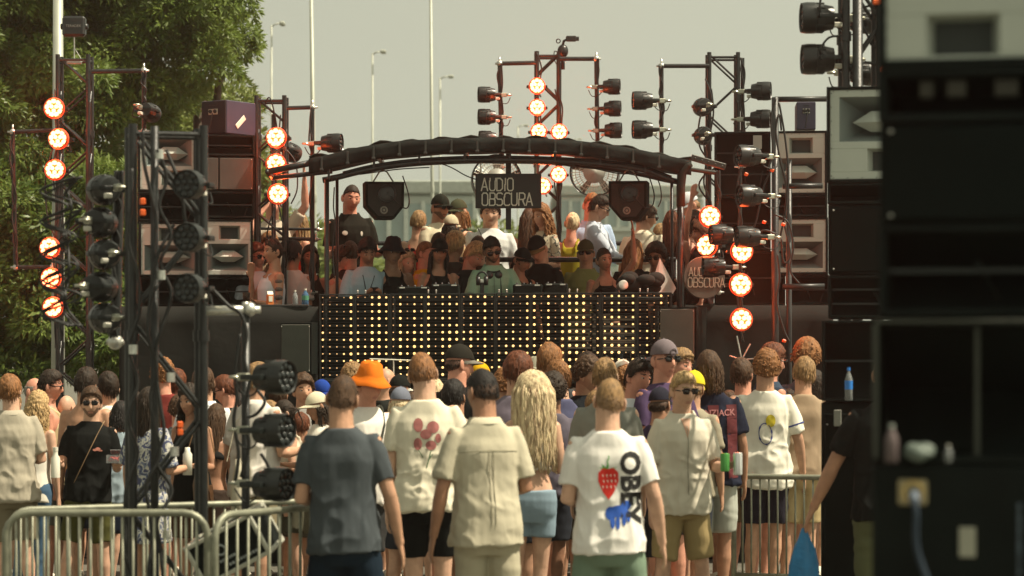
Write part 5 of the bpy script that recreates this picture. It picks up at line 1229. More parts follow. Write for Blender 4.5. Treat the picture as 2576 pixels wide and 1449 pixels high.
grille_cab('black monitor speaker leaning against the cloth left of the bulb wall', 702, 811, 784, 942, 22.8, mat('monitor_grille', (.055,.062,.05), .6, bump=.6, bscale=220), yaw=-12, depth=.30, nm='monitor_speaker')
# round sign
D_ = 23.2; t = thing('round_sign', 'round grey sign reading AUDIO OBSCURA beside the lit lamps', 'sign', P(1772,698,D_), R(8))
mb = MB(); mb.lathe((0,0,0), (0,1,0), [(0,0),(0,S(52,D_)),(.01,S(53,D_)),(.05,S(53,D_)),(.05,0)], 48); smooth_by_angle(mb.build('disc', mat('round_sign_grey', (.085,.08,.065), .6), t))
mb = MB(); k = S(1,D_); glyph_word(mb, 'AUDIO', -40*k, 4*k, 21*k, -.004, 2.2*k, 0); glyph_word(mb, 'OBSCURA', -42*k, -24*k, 23*k, -.004, 2.2*k, 1); mb.build('lettering', mat('round_sign_letters', (.35,.32,.25), .6), t)
# white foam block and black bag on the booth
t = thing('foam_board', 'white triangular foam board standing on the booth by the curly-haired man', 'board', P(1662,735,23.6))
mb = MB(); k = S(1,23.6); mb.prism([V(-22*k,0,22*k), V(-2*k,0,86*k), V(40*k,.05,10*k), V(30*k,.05,-6*k), V(-10*k,0,-6*k)], (.0,.05,0)); mb.build('board', mat('white_foam', (.62,.56,.50), .8), t)
mb = MB(); mb.box((8*k,.03,-6*k), (50*k,.08,.02), bev=.004); mb.build('foot', M_BLK, t)
mb = MB(); rr = random.Random(3)
for i in range(9): mb.ball((rr.uniform(-.14,.14), rr.uniform(-.05,.05), rr.uniform(-.02,.09)), (rr.uniform(.06,.11),.07,rr.uniform(.04,.08)), 14, 10)
o = mb.build('equipment_bag', M_CLOTH, None, True, P(1612,722,23.35)); tag(o, 'crumpled black bag on the right end of the booth', 'bag')
mb = MB(); mb.lathe((0,0,0), (0.2,-1,.1), [(0,0),(0,.03),(.10,.036),(.11,.044),(.16,.044),(.165,.03),(.165,0)], 20)
o = mb.build('camera_lens', [M_ALU], None, False, P(1558,722,23.3)); tag(smooth_by_angle(o), 'pale photo lens pointing over the booth beside the black bag', 'camera lens')
# slatted chairs behind the bulb wall
def chair(label, u, v, D):
    c = P(u, v, D); t = thing('slatted_chair', label, 'chair', (c.x, D, DK-.80)); z = .80
    for i in range(5): mb = MB(); mb.box((0,0,c.z-(DK-.80)-i*.07), (.40,.02,.045), bev=.004); mb.build('back_slat', M_WHITE, t)
    mb = MB()
    for s in (1,-1): mb.tube((s*.2,.02,0), (s*.2,.02,c.z-(DK-.80)+.05), .012)
    mb.build('frame', M_TRUSS, t)
    mb = MB(); mb.box((0,.2,.75), (.42,.4,.03), bev=.006); mb.build('seat', M_WHITE, t)
chair('white slatted chair seen through the bulb wall, nearer the middle', 1480, 795, 23.7)
chair('white slatted chair seen through the right end of the bulb wall', 1545, 800, 23.65)
mb = MB(); mb.tube((0,0,0), (S(112,22.7),0,-S(4,22.7)), .006, 8); mb.tube((S(112,22.7),0,-S(4,22.7)), (S(125,22.7),0,-S(14,22.7)), .006, 8); mb.tube((S(60,22.7),0,-S(2,22.7)), (S(60,22.7),0.02,-.9), .006, 8)
tag(mb.build('light_bar', M_WHITE, None, False, P(930,903,22.7)), 'thin white bar in front of the lower bulbs, left of the sandy-haired man', 'bar')
# ---- middle-distance right stack
D_ = 15.5
t = horn_cab('large grey-green horn speaker in the right foreground stack', 2080, 216, 2330, 458, D_, 'low')
bass_cab('tall black bin below the large grey-green horn at the right', 2082, 460, 2330, 512, D_, 0, diag=False)
grille_cab('black bolted panel bin in the middle of the right foreground stack', 2083, 514, 2330, 690, D_, mat('dark_panel', (.0030,.0058,.0050), .8, spec=.1), depth=.6, nm='bolted_bin')
bass_cab('black bin with crossing braces above the ledge at the right', 2084, 692, 2330, 800, D_, 2)
bass_cab('black open bin holding the blue bottle at the right', 2068, 806, 2330, 1010, D_, 1, diag=False)
t = grille_cab('lower black cabinet behind the man with the blue bag', 2066, 1013, 2330, 1700, D_, mat('dark_panel', (.0030,.0058,.0050), .8, spec=.1), depth=.7, nm='lower_cabinet')
mb = MB(); c0 = t.location; mb.box((xof(2108,D_)-c0.x, -.012, zof(1052,D_)-c0.z), (.045,.02,.10), bev=.004); mb.build('metal_latch', M_GREY, t)
# ---- nearest stack (D 6.2), strongly out of focus
D_ = 6.2
c = P(2470, 20, D_); w, h = S(520,D_), S(290,D_); t = thing('horn_speaker', 'huge blurred grey-green horn speaker at the top right corner', 'loudspeaker', c, R(-12)); cab_shell(t, w, .5, h)
horn_front(t, w*.95, h*.93, [(S(-140,D_), S(-117,D_), S(44,D_), S(-12,D_), .07, .8)], .01)
c = P(2470, 235, D_); t = thing('amplifier_bay', 'dark bay with brown fittings under the nearest horn speaker', 'loudspeaker', c, R(-12)); w, h = S(520,D_), S(135,D_); cab_shell(t, w, .5, h)
for x, wd in ((-140,66),(-65,90),(60,110),(150,60)): mb = MB(); mb.box((S(x,D_),.05,S(18,D_)), (S(wd*.55,D_),.03,S(44,D_)), bev=.004); mb.build('fitting', mat('brown_fitting', (.035,.032,.022), .6), t)
grille_cab('tall black panel of the nearest right stack, faint bolts', 2212, 306, 2730, 560, D_, mat('dark_panel', (.0030,.0058,.0050), .8, spec=.1), depth=.5, nm='panel_bin')
bass_cab('black recessed bin above the ledge of the nearest stack', 2212, 563, 2730, 796, D_, 1, diag=True)
t = bass_cab('open black cabinet of the nearest stack with a bottle and bag on its floor', 2196, 802, 2730, 1166, D_, 0, diag=False, depth=.5)
mb = MB(); c0 = t.location; mb.box((xof(2457,D_)-c0.x,.05,0), (.012,.06,S(350,D_)), bev=.003); mb.build('middle_post', mat('edge_pale', (.038,.042,.032), .6), t)
mb = MB(); mb.box((0,-.004,S(176,D_)), (S(520,D_),.012,S(10,D_)), bev=.002); mb.box((-S(258,D_),-.004,0), (S(14,D_),.012,S(340,D_)), bev=.002); mb.build('edge_trim', MATS['edge_pale'], t)  # paler trim; the left strip has its lit edge put into the colour
c = P(2463, 1460, D_); w, h = S(534,D_), S(580,D_); t = thing('flight_case', 'black case with gold connector plate and white label at the bottom right', 'case', (c.x, D_, 0), R(-12)); cz = c.z
mb = MB(); mb.box((0,.3,(zof(1170,D_))/2), (w,.6,zof(1170,D_)), bev=.008); mb.build('shell', M_CAB, t)
mb = MB(); mb.box((xof(2298,D_)-c.x,-.006,zof(1240,D_)), (S(74,D_),.012,S(66,D_)), bev=.006); mb.build('connector_plate', mat('brass_plate', (.34,.29,.17), .5, metal=.4), t)
mb = MB(); mb.ring((xof(2300,D_)-c.x,-.016,zof(1238,D_)), (0,1,0), S(24,D_), S(5,D_), 28); mb.build('connector_ring', mat('brass_ring', (.55,.40,.16), .35, metal=.6), t, True)
mb = MB(); mb.lathe((xof(2303,D_)-c.x,-.01,zof(1245,D_)), (.05,-1,-.4), [(0,.0),(0,S(15,D_)),(.04,S(14,D_)),(.05,S(8,D_)),(.05,0)], 20); mb.build('connector_plug', mat('blue_grey_plug', (.12,.15,.19), .4), t, True)
cables_on(t, [[(xof(2305,D_)-c.x,-.05,zof(1252,D_)),(xof(2310,D_)-c.x,-.06,zof(1290,D_)),(xof(2316,D_)-c.x,-.05,zof(1400,D_)),(xof(2400,D_)-c.x,-.05,zof(1600,D_))]], .008, 'speaker_cable', mat('blue_cable', (.015,.028,.045), .6))
mb = MB(); mb.box((xof(2434,D_)-c.x,-.004,zof(1364,D_)), (S(42,D_),.006,S(76,D_)), bev=.002); mb.build('white_label', mat('paper_label', (.30,.30,.24), .7), t)
mb = MB(); r_ = random.Random(2)
for i in range(26): mb.box((xof(2562,D_)-c.x,-.003,zof(1268+i*7,D_)), (S(9,D_),.004,S(4.5*r_.uniform(.4,1),D_)))
mb.build('side_marks', mat('faded_blue_print', (.12,.16,.20), .6), t)
# ---- things standing on cabinets
def bottle(label, u, v_base, D, hpx, wpx, body, cap, labelm=None, z=None, nm='water_bottle', grp=None):
    zb = zof(v_base, D); t = thing(nm, label, 'bottle', (xof(u,D), D, zb)); h, r = S(hpx,D), S(wpx/2,D)
    mb = MB(); mb.lathe((0,0,0), (0,0,1), [(0,0),(0,r*.9),(h*.02,r),(h*.30,r*.96),(h*.34,r),(h*.62,r),(h*.78,r*.6),(h*.86,r*.36),(h*.92,r*.36)], 20); smooth_by_angle(mb.build('body', body, t), 50)
    mb = MB(); mb.lathe((0,0,h*.90), (0,0,1), [(0,r*.42),(h*.10,r*.42),(h*.10,0)], 16); mb.build('cap', cap, t)
    if labelm: mb = MB(); mb.lathe((0,0,h*.34), (0,0,1), [(0,r*1.02),(h*.26,r*1.02)], 20); mb.build('label_band', labelm, t, True)
    return t
M_CLEAR = glass('clear_plastic', (.75,.80,.80)); M_BLUEP = mat('blue_plastic', (.03,.20,.62), .4); M_BLUEB = glass('blue_bottle', (.25,.5,.85))
bottle('clear bottle with blue label on the black bin at the right', 2135, 1008, 15.42, 84, 20, M_CLEAR, M_BLUEP, M_BLUEP)
bottle('blurred pale pink bottle in the nearest cabinet', 2243, 1163, 6.14, 96, 34, mat('pink_drink', (.10,.075,.075), .6), mat('grey_cap', (.3,.33,.3), .5))
bottle('small clear bottle beside the white bag in the nearest cabinet', 2386, 1163, 6.18, 44, 18, M_CLEAR, M_WHITE)
mb = MB(); rr = random.Random(8)
for i in range(8): mb.ball((rr.uniform(-.025,.025), rr.uniform(-.02,.02), .012+rr.uniform(0,.018)), (rr.uniform(.02,.03),.024,rr.uniform(.012,.022)), 14, 10)
tag(mb.build('plastic_bag', mat('white_bag_plastic', (.11,.14,.12), .6), None, True, P(2322,1158,6.2)), 'crumpled pale plastic bag on the nearest cabinet floor', 'bag')
bottle('blue water bottle on the left wing counter by the canopy leg', 768, 770, 23.35, 44, 18, M_BLUEB, M_WHITE, mat('green_label', (.08,.25,.15), .5))
bottle('clear water bottle on the left wing counter beside the blue one', 742, 770, 23.35, 40, 15, M_CLEAR, M_WHITE)
t = thing('juice_carton', 'orange and white juice carton on the left wing counter', 'carton', (xof(679,23.3), 23.3, zof(769,23.4)), R(20))
mb = MB(); mb.box((0,0,.05), (.055,.055,.10), bev=.004); mb.build('box', mat('orange_carton', (.60,.16,.03), .5), t); mb = MB(); mb.prism([V(-.026,-.026,.10), V(.026,-.026,.10), V(.026,0,.13), V(-.026,0,.13)], (0,.02,0)); mb.box((0,-.029,.06), (.035,.003,.05)); mb.build('gable_top', M_WHITE, t)
# ---- crowd barriers
M_BAR = mat('barrier_steel', (.21,.215,.16), .5, metal=.35, var=.25, vscale=15, bump=.1)
def barrier(label, a, b, ztop, n, r=.019, grp='steel crowd barriers'):
    a, b = Vector(a), Vector(b); L = (b-a).length; t = thing('crowd_barrier', label, 'barrier', a, math.atan2(b.y-a.y, b.x-a.x), grp); zb = .22
    mb = MB(); c = .12; pts = [(0,0,.0),(0,0,ztop-c)] + [(c-c*math.cos(q), 0, ztop-c+c*math.sin(q)) for q in np.linspace(.2,math.pi/2,5)] + [(L-c+c*math.sin(q), 0, ztop-c+c*math.cos(q)) for q in np.linspace(0,math.pi/2-.2,5)] + [(L,0,ztop-c),(L,0,0)]
    mb.loft(pts, r, 12, up=V(0,1,0)); mb.build('outer_tube', M_BAR, t, True)
    mb = MB(); mb.tube((0,0,zb), (L,0,zb), r*.8, 10); mb.build('lower_rail', M_BAR, t, True)
    mb = MB()
    for i in range(1, n): x = L*i/n; mb.tube((x,0,zb), (x,0,ztop), .0075, 8)
    mb.build('bars', M_BAR, t, True)
    for x in (.15, L-.15): mb = MB(); mb.box((x,0,.02), (.05,.5,.012), bev=.003); mb.tube((x,0,.02), (x,0,zb), .014); mb.build('foot', M_BAR, t)
def gp(u, D): return V(xof(u,D), D, 0)
barrier('nearest steel barrier at the bottom left, passing before the black-shirted man', gp(14,13.0), gp(522,13.0), zof(1290,13.0), 19)
barrier('steel barrier leaning over the tilted case, left of the grey-shirted man', gp(541,12.9), gp(905,14.0), zof(1294,13.0), 14)
barrier('rear left steel barrier behind the foreground tower', gp(22,14.6), gp(860,15.6), zof(1283,14.6), 30, .018)
barrier('steel barrier at the right behind the man in the white tennis shirt', gp(1846,19.6), gp(2180,19.3), zof(1198,19.6), 15, .021)
# tilted case behind the barrier
t = thing('tilted_case', 'black case with pale metal edges tilted on its corner behind the barrier', 'case', P(572,1385,13.4)); t.rotation_euler = (R(8),R(-28),R(-10))
w, h, d = S(185,13.4), S(105,13.4), .34
mb = MB(); mb.box((0,d/2,0), (w,d,h), bev=.01); mb.build('shell', M_CAB, t)
mb = MB(); e = .016
for sx in (-1,1):
    for sz in (-1,1): mb.box((sx*w/2, d/2, sz*h/2), (e*1.6, d+.02, e*1.6), bev=.004)
    for y in (0, d): mb.box((sx*w/2, y, 0), (e*1.4, e*1.4, h), bev=.004)
for sz in (-1,1):
    for y in (0, d): mb.box((0, y, sz*h/2), (w, e*1.4, e*1.4), bev=.004)
mb.build('edge_profile', mat('pale_alu_edge', (.50,.50,.42), .45, metal=.4), t)
mb = MB(); mb.ring((-.03,-.004,.02), (0,1,0), .026, .005, 20); r_ = random.Random(4)
for j, (x0, L_) in enumerate(((-.06,.10),(-.02,.17))):
    x = x0
    while x < x0+L_: q = r_.uniform(.006,.014); mb.box((x,-.002,-.035-j*.035), (q,.003,.014)); x += q+.006
mb.build('painted_marks', mat('pale_print', (.35,.38,.38), .6), t)
mb = MB(); mb.loft([(0,0,0),(.0,0,.32),(.0,0,.36)], [(.20,.16),(.24,.19),(.235,.185)], 20, power=5); o = mb.build('plastic_crate', mat('blue_tub', (.03,.10,.30), .5), None, False, (xof(655,14.2),14.2,0)); o.scale = (1,1,1.25); tag(o, 'blue plastic tub standing behind the tilted case', 'tub')

t = thing('striped_cone', 'pink and white striped cone seen through the bulb wall near its middle', 'cone', (xof(1214,23.35), 23.35, zof(935,23.35)))
for i in range(4): h_ = S(80,23.35)/4; mb = MB(); mb.lathe((0,0,h_*i), (0,0,1), [(0,S(13-2.6*i,23.35)),(h_,S(10.4-2.6*i,23.35))], 16); mb.build('stripe', mat('cone_pink', (.55,.20,.16), .6) if i % 2 == 0 else M_WHITE, t, True)
# ------------------------------------------------------------------ shirt prints and carried things
def print_on(t, top_o, polys, m, back=True, name='print', tz=1.30):
    """flat shapes (lists of x,z in metres about the chest centre, seen from outside) laid on the shirt"""
    me = top_o.data; bvh = BVHTree.FromPolygons([v.co for v in me.vertices], [p.vertices for p in me.polygons])
    mb = MB(); sg = 1 if back else -1
    for poly in polys:
        xs = [p[0] for p in poly]; zs = [p[1] for p in poly]; n = len(poly); cx, cz = sum(xs)/n, sum(zs)/n; o = len(mb.v); K = 4; vs = []
        def prj(x, z):
            X = -x if back else x; hit = bvh.ray_cast(V(X, sg*1.0, tz+z), V(0,-sg,0)); y = hit[0].y if hit[0] else sg*.13
            return V(X, y + sg*.004, tz+z)
        pts = []
        for i in range(n):
            a, b = poly[i], poly[(i+1) % n]
            for k in range(2): pts.append((a[0]+(b[0]-a[0])*k/2, a[1]+(b[1]-a[1])*k/2))
        N = len(pts); vs.append(prj(cx, cz))
        for r_ in range(1, K+1):
            for p in pts: vs.append(prj(cx+(p[0]-cx)*r_/K, cz+(p[1]-cz)*r_/K))
        fs = [(0, 1+i, 1+(i+1) % N) for i in range(N)]
        for r_ in range(K-1):
            for i in range(N): a = 1+r_*N+i; b = 1+r_*N+(i+1) % N; fs.append((a, a+N, b+N, b))
        mb.add(vs, fs)
    return mb.build(name, m, top_o, True)
def text_polys(s, size, bold=.0, rot=0.0, cx=0, cz=0, step=.012, font_sx=1.0):
    cu = bpy.data.curves.new('t', 'FONT'); cu.body = s; cu.size = size; cu.offset = bold; cu.align_x = 'CENTER'; cu.align_y = 'CENTER'; cu.resolution_u = 3
    o = bpy.data.objects.new('t', cu); SC.collection.objects.link(o); dg = bpy.context.evaluated_depsgraph_get(); me = bpy.data.meshes.new_from_object(o.evaluated_get(dg)); bpy.data.objects.remove(o)
    c, s_ = math.cos(rot), math.sin(rot); out = []
    for p in me.polygons:
        q = [(me.vertices[i].co.x*font_sx, me.vertices[i].co.y) for i in p.vertices]; out.append([(cx + x*c - y*s_, cz + x*s_ + y*c) for x, y in q])
    return out
def ell(cx, cz, rx, rz, n=14, a0=0, rot=0):
    return [(cx + rx*math.cos(2*math.pi*k/n)*math.cos(rot) - rz*math.sin(2*math.pi*k/n)*math.sin(rot), cz + rx*math.cos(2*math.pi*k/n)*math.sin(rot) + rz*math.sin(2*math.pi*k/n)*math.cos(rot)) for k in range(n)]
def strip(pts, w):
    out = []
    for a, b in zip(pts[:-1], pts[1:]):
        dx, dz = b[0]-a[0], b[1]-a[1]; L = math.hypot(dx, dz) or 1; nx, nz = -dz/L*w/2, dx/L*w/2
        out.append([(a[0]+nx, a[1]+nz), (a[0]-nx, a[1]-nz), (b[0]-nx, b[1]-nz), (b[0]+nx, b[1]+nz)])
    return out
def strap(t, fem=False, m=None, side=1, name='bag_strap', w=.016, k=1.0):
    """cross-body strap from one shoulder to the other hip, front and back"""
    mb = MB(); n = 20; pts = []
    for i in range(n+1):
        a = i/n*2*math.pi; h = (1+math.cos(a))/2; z = .92 + .60*h; x = side*(-.16 + .27*h) ; wv = .196 if z < 1.4 else .196-.10*(z-1.4)/.12
        y = -math.sin(a)*(.158 if z < 1.4 else .15-.45*(z-1.4)); pts.append(V(x, y, z))
    mb.loft(pts, [(.004,w)]*(n+1), 6, up=V(0,-1,0)); return mb.build(name, m or M_BLK, t, True)
def held(label, nm, cat, pos, build):
    t = thing(nm, label, cat, pos); build(t); return t
def can(t, col, h=.115, r=.031):
    mb = MB(); mb.lathe((0,0,-h/2), (0,0,1), [(0,0),(0,r*.8),(.006,r),(h-.008,r),(h,r*.85),(h-.003,0)], 18); smooth_by_angle(mb.build('can_body', col, t), 40)
# ------------------------------------------------------------------ foreground: backs and faces
G = {}
def pr(key, *a, **k): G[key] = person(*a, **k); return G[key]
pr('F1', 'short-haired man in slate grey-blue tee and navy shorts, nearest the left barrier', 855, 940, 13.4, 176, ('crop','brown'), ('tee','42484c'), ('shorts','12202c'), 'b', ('bent','out'), hi=True, leg='wide', hyaw=-6)
pr('F2', 'man in a cream tee with faded red flowers on the back and black shorts', 1066, 884, 16.0, 182, ('short','ginger'), ('tee','d6cfba'), ('shorts_tight','0b0d0c'), 'a', ('down','out'), hi=True)
pr('F3', 'dark-haired man in matching cream linen shirt and trousers, back turned, beside the blonde woman', 1216, 926, 14.0, 196, ('short','black'), ('shirt','b7b19c'), ('pants','aea892'), 'c', ('out','bent'), hi=True, hyaw=20, leg='walk')
pr('F4', 'woman with long blonde hair, bare back, white crop top and denim shorts', 1345, 935, 17.0, 186, ('long2','pale'), ('crop','d8d2c4'), ('shorts_short','8094a2'), 'a', ('bent','bent'), fem=True, hi=True)
for o in G['F4'].children:
    if o.name.startswith('hair'): o.scale = (1.5, 1.15, 1.10)
pr('F5', 'man in a white tee with OBEY and a strawberry on the back', 1527, 948, 13.5, 178, ('crop','sandy'), ('tee','e3e0da'), ('shorts','6f8270'), 'a', ('bent','out'), hi=True, leg='wide', hyaw=8)
pr('F6', 'blond man in sunglasses and a cream button shirt holding two cans, khaki shorts', 1716, 934, 17.2, 14, ('quiff','blond'), ('shirt','cdc7b6'), ('shorts','9c8a62'), 'a', ('hold','down'), hi=True, gl=1, leg='wide', hyaw=14)
pr('F7', 'person with brown bob in a dark red and navy striped football jersey, white shorts', 1786, 884, 19.2, 184, ('bob','brown'), ('tee','1b2030'), ('shorts','a9aca2'), 'c', ('down','down'), hi=True)
pr('F8', 'curly-haired man in a white tee with a yellow ball print and black shorts', 1925, 885, 20.2, 178, ('curly','ginger'), ('tee_long','e0dccd'), ('shorts','23202a'), 'b', ('down','out'), hi=True)
pr('F9', 'man with blond-streaked hair in a tan tee and beige shorts at the right', 2022, 899, 20.6, 182, ('medium','sandy'), ('tee','93806a'), ('shorts','b09c74'), 'b', ('bent','bent'))
pr('F10', 'brown-haired man with reddened neck in a white top, squeezed beside the jersey wearer', 1868, 903, 20.8, 160, ('medium','brown'), ('tee','e0dccf'), ('shorts','7a6a50'), 'e')
pr('F11', 'out-of-focus man in a black tee carrying a blue plastic bag, half behind the nearest cabinets', 2234, 885, 15.0, 178, ('short','dark'), ('tee','0c100f'), ('pants','55583f'), 'c', ('reach','hold'), hi=True, wide=1.0, lean=(0,0))
# left group
pr('L1', 'man in a beige short-sleeved shirt and grey-beige shorts cut by the left edge', 26, 944, 19.0, 200, ('medium','ginger'), ('shirt','a19a8a'), ('shorts','746c58'), 'a', ('down','bent'), hi=True, hyaw=-25, leg='walk')
pr('L2', 'man in sunglasses and black tee holding a white bottle and a tub of berries', 233, 974, 19.3, 6, ('medium','brown'), ('tee','0f1110'), ('shorts','4a4a26'), 'a', ('hold','hold'), gl=1, beard=True, hi=True, leg='wide')
pr('L3', 'dark-haired woman in a blue and white patterned shirt dress behind the foreground tower', 372, 972, 18.4, 150, ('long','dark'), ('shirtdress','8b90a0'), None, 'b', ('down','hold'), fem=True, hi=True)
pr('L4', 'man in an oversized white shirt between the foreground tower and the dark lamps', 645, 914, 19.0, 150, ('medium','sandy'), ('shirt','c9c4bc'), ('shorts','857c63'), 'b', ('bent','hold'), hi=True)
pr('L5', 'tanned woman with dark curly hair in a black tank top holding a white bottle', 482, 968, 18.9, -30, ('longcurly','dark'), ('tank','10110f'), ('skirt','4a3320'), 'c', ('hold','bent'), fem=True, hi=True)
pr('L6', 'man in profile with dark glasses and brown swept hair, looking right, at the far left', 122, 931, 20.8, 96, ('quiff','dark'), ('tank','c8b890'), ('shorts','6a6a60'), 'e', gl=1)
pr('L7', 'older man with thin grey hair and glasses at the far left', 80, 947, 21.4, 70, ('balding','grey'), ('tee','a39a80'), ('shorts','6a6a60'), 'e', gl=1)
pr('L8', 'man with tousled brown hair and bare tanned back behind the black-shirted man', 213, 929, 20.4, 172, ('wavy','dark'), None, ('shorts','2a3040'), 'b')
pr('L9', 'dark-haired man in a white collared shirt, back turned, left of the tower', 275, 937, 20.6, 196, ('medium','dark'), ('shirt','d5d0c4'), ('shorts','30343c'), 'a')
pr('L10', 'bald man with bare shoulders behind the black-shirted man', 166, 991, 20.9, 150, ('bald','grey'), None, ('shorts','30343c'), 'a')
pr('L11', 'woman with wavy blonde ponytail beside the beige-shirted man', 92, 985, 19.9, 165, ('longcurly','blond'), ('tank','e0dccf'), ('jeans','46617a'), 'a', fem=True)
pr('L12', 'woman with short black curls in a pale blue top, low behind the black-shirted man', 300, 1008, 20.0, 190, ('bob','black'), ('tee','93a3ac'), ('skirt','1c2230'), 'b', fem=True)
pr('L13', 'person with fuzzy ginger-brown hair directly behind the foreground tower', 408, 906, 22.0, 185, ('curly','ginger'), ('tee','6d2d28'), ('shorts','30343c'), 'e')
pr('L14', 'man with brown hair in a white polo behind the right leg of the foreground tower', 516, 924, 20.3, 190, ('medium','brown'), ('polo','d3d5d6'), ('shorts','30343c'), 'b')
pr('L15', 'man with glasses leaning left, reddish brown hair, before the black cloth', 572, 944, 21.5, -110, ('medium','red'), ('tee','22201c'), ('shorts','30343c'), 'e', gl=1, hpitch=12)
pr('L16', 'woman with long shiny brown hair and a bare shoulder right of the tower', 540, 1013, 19.6, 160, ('long','brown'), ('bikini','222222'), ('skirt','3b2f28'), 'c', fem=True)
pr('L17', 'woman with a dark ponytail and sunglasses seen in profile by the dark lamps', 722, 1001, 20.0, -82, ('tail','dark'), ('tank','c9c2ae'), ('skirt','4b4a3c'), 'a', fem=True, gl=1)
pr('L18', 'sandy-haired woman in profile looking right, partly behind the dark lamps', 672, 1008, 20.6, 95, ('bob','sandy'), ('tank','d9cfb8'), ('skirt','4b4a3c'), 'a', fem=True)
pr('L19', 'smiling man with short curly dark hair in a striped top, left of the white-capped one', 764, 945, 21.2, 18, ('curly','brown'), ('tee','8f8d88'), ('shorts','30343c'), 'b')
pr('L20', 'person in a blue cap in front of the lower left corner of the bulb wall', 806, 956, 22.2, 30, ('short','dark'), ('tee','55606a'), ('shorts','30343c'), 'b', hat=('cap','1e3f8f'))
pr('L21', 'person in a cream cap facing left with dark hair, left of the grey-blue tee', 806, 985, 19.6, -68, ('bob','dark'), ('tee','d8d3c6'), ('skirt','5b5a4a'), 'c', fem=True, hat=('cap','c9c2a8'), hpitch=8, arms=('down','hold'))
# centre crowd
pr('C1', 'man in an orange bucket hat and white tee with a dark strap, face turned right', 926, 920, 17.6, 40, ('wavy','brown'), ('tee','d8d3cb'), ('shorts','3a3a3a'), 'e', ('down','down'), hi=True, hat=('bucket','d9701c'))
pr('C2', 'curly light brown head just behind the orange bucket hat', 882, 917, 22.0, 170, ('curly','sandy'), ('tee','4b4f44'), ('shorts','30343c'), 'b')
pr('C3', 'man with a shiny bald head right of the orange bucket hat', 966, 922, 21.8, 120, ('bald','grey'), ('tee','20221f'), ('shorts','30343c'), 'b')
pr('C4', 'person in a black cap with a white skull badge, right of the orange hat', 1002, 944, 20.6, 150, ('short','dark'), ('tee','151715'), ('shorts','30343c'), 'c', hat=('cap','10130f','c8c6b8'))
pr('C5', 'blonde person in a faded grey-blue cap, left of the flower tee man', 1002, 973, 18.6, 165, ('bob','pale'), ('tee','d9d4c8'), ('shorts','30343c'), 'a', fem=True, hat=('cap','6a6f7c','20262e'))
pr('C6', 'man in a black cap, brim right, bare neck, above the dark heads in the middle', 1153, 868, 18.8, 150, ('crop','dark'), ('tee','121312'), ('shorts','30343c'), 'e', hat=('cap','201e18','6e6a62'), hyaw=-35)
pr('C7', 'yellow cap showing above the dark-haired man beside the linen shirt', 1213, 913, 22.0, 175, ('curly','sandy'), ('tee','60584a'), ('shorts','30343c'), 'b', hat=('cap','c79a10'))
pr('C8', 'man with very dark hair low between the flower tee and the linen shirt', 1143, 957, 17.9, 160, ('medium','black'), ('tee','8a7f72'), ('shorts','30343c'), 'c')
pr('C9', 'blonde woman glimpsed right of the flower-tee man, hair falling straight', 1096, 950, 19.6, 190, ('long','pale'), ('tank','1f2624'), ('shorts_short','30343c'), 'a', fem=True)
pr('C10', 'man with reddish brown hair and a grey-mauve tee behind the long blonde hair', 1302, 888, 18.2, 178, ('wavy','red'), ('tee','6c6470'), ('shorts','30343c'), 'b', ('down','hold'), wide=1.05)
pr('C11', 'person in a pale grey straw hat before the bulb wall, right of the reddish hair', 1346, 908, 21.6, 170, ('short','dark'), ('tee','4f4a44'), ('shorts','30343c'), 'b', hat=('fedora','8f8c7c','2c2c26'))
pr('C12', 'boy with wavy golden-brown hair standing tallest before the middle bulbs', 1384, 868, 20.8, 160, ('wavy','ginger'), ('tee','3a3d40'), ('shorts','30343c'), 'e')
pr('C13', 'young person with swept caramel hair and sunglasses pushed by the ear, facing left', 1412, 906, 20.0, -140, ('quiff','ginger'), ('tee','4a4c66'), ('shorts','30343c'), 'a', gl=0)
pr('C14', 'low head of tight dark curls between the grey-mauve tee and the caramel hair', 1392, 947, 19.2, 180, ('afro','dark'), ('tee','5a5560'), ('shorts','30343c'), 'd')
pr('C15', 'man with short brown curls and a black tee looking right of the caramel hair', 1470, 902, 20.2, 30, ('curly','brown'), ('tee','10161c'), ('shorts','30343c'), 'c', hyaw=40)
pr('C16', 'man with sandy-red hair and grey tee right behind the head of the strawberry tee man', 1524, 902, 17.4, 170, ('quiff','sandy'), ('tee','7d7f78'), ('shorts','30343c'), 'a', ('down','down'))
pr('C17', 'smiling dark-haired man with sunglasses on his head and a white tee', 1600, 904, 18.8, 42, ('medium','dark'), ('tee','ccd0d4'), ('shorts','30343c'), 'e', gl=2, hi=True)
pr('C18', 'tall man in a backward mauve-grey cap, sunglasses and purple tee', 1668, 856, 18.6, 34, ('crop','brown'), ('tee','4a3b58'), ('shorts','30343c'), 'e', ('cross','cross'), hi=True, hat=('capback','6e6468'), gl=1)
pr('C19', 'sandy-haired person looking over the shoulder of the mauve-capped man', 1706, 880, 20.6, 50, ('wavy','sandy'), ('tee','51423a'), ('shorts','30343c'), 'e')
pr('C20', 'bright yellow cap right behind the blond man with two cans', 1743, 934, 19.0, 160, ('short','sandy'), ('tee','8d8674'), ('shorts','30343c'), 'b', hat=('cap','cdbd2a'))
pr('C21', 'person in a navy cap with dark top, low beside the white-tee man', 1664, 975, 17.9, 150, ('crop','dark'), ('tee','39304a'), ('shorts','30343c'), 'c', hat=('cap','20202c'))
pr('C22', 'person with a hand raised in front of the right end of the bulbs', 1575, 925, 22.0, 165, ('curly','ginger'), ('tee','6c5a44'), ('shorts','30343c'), 'b', ('down','raise'))
pr('C23', 'person in a white cap before the right bulbs', 1560, 905, 22.2, 170, ('short','dark'), ('tee','4c4c44'), ('shorts','30343c'), 'b', hat=('cap','cfcabc'))
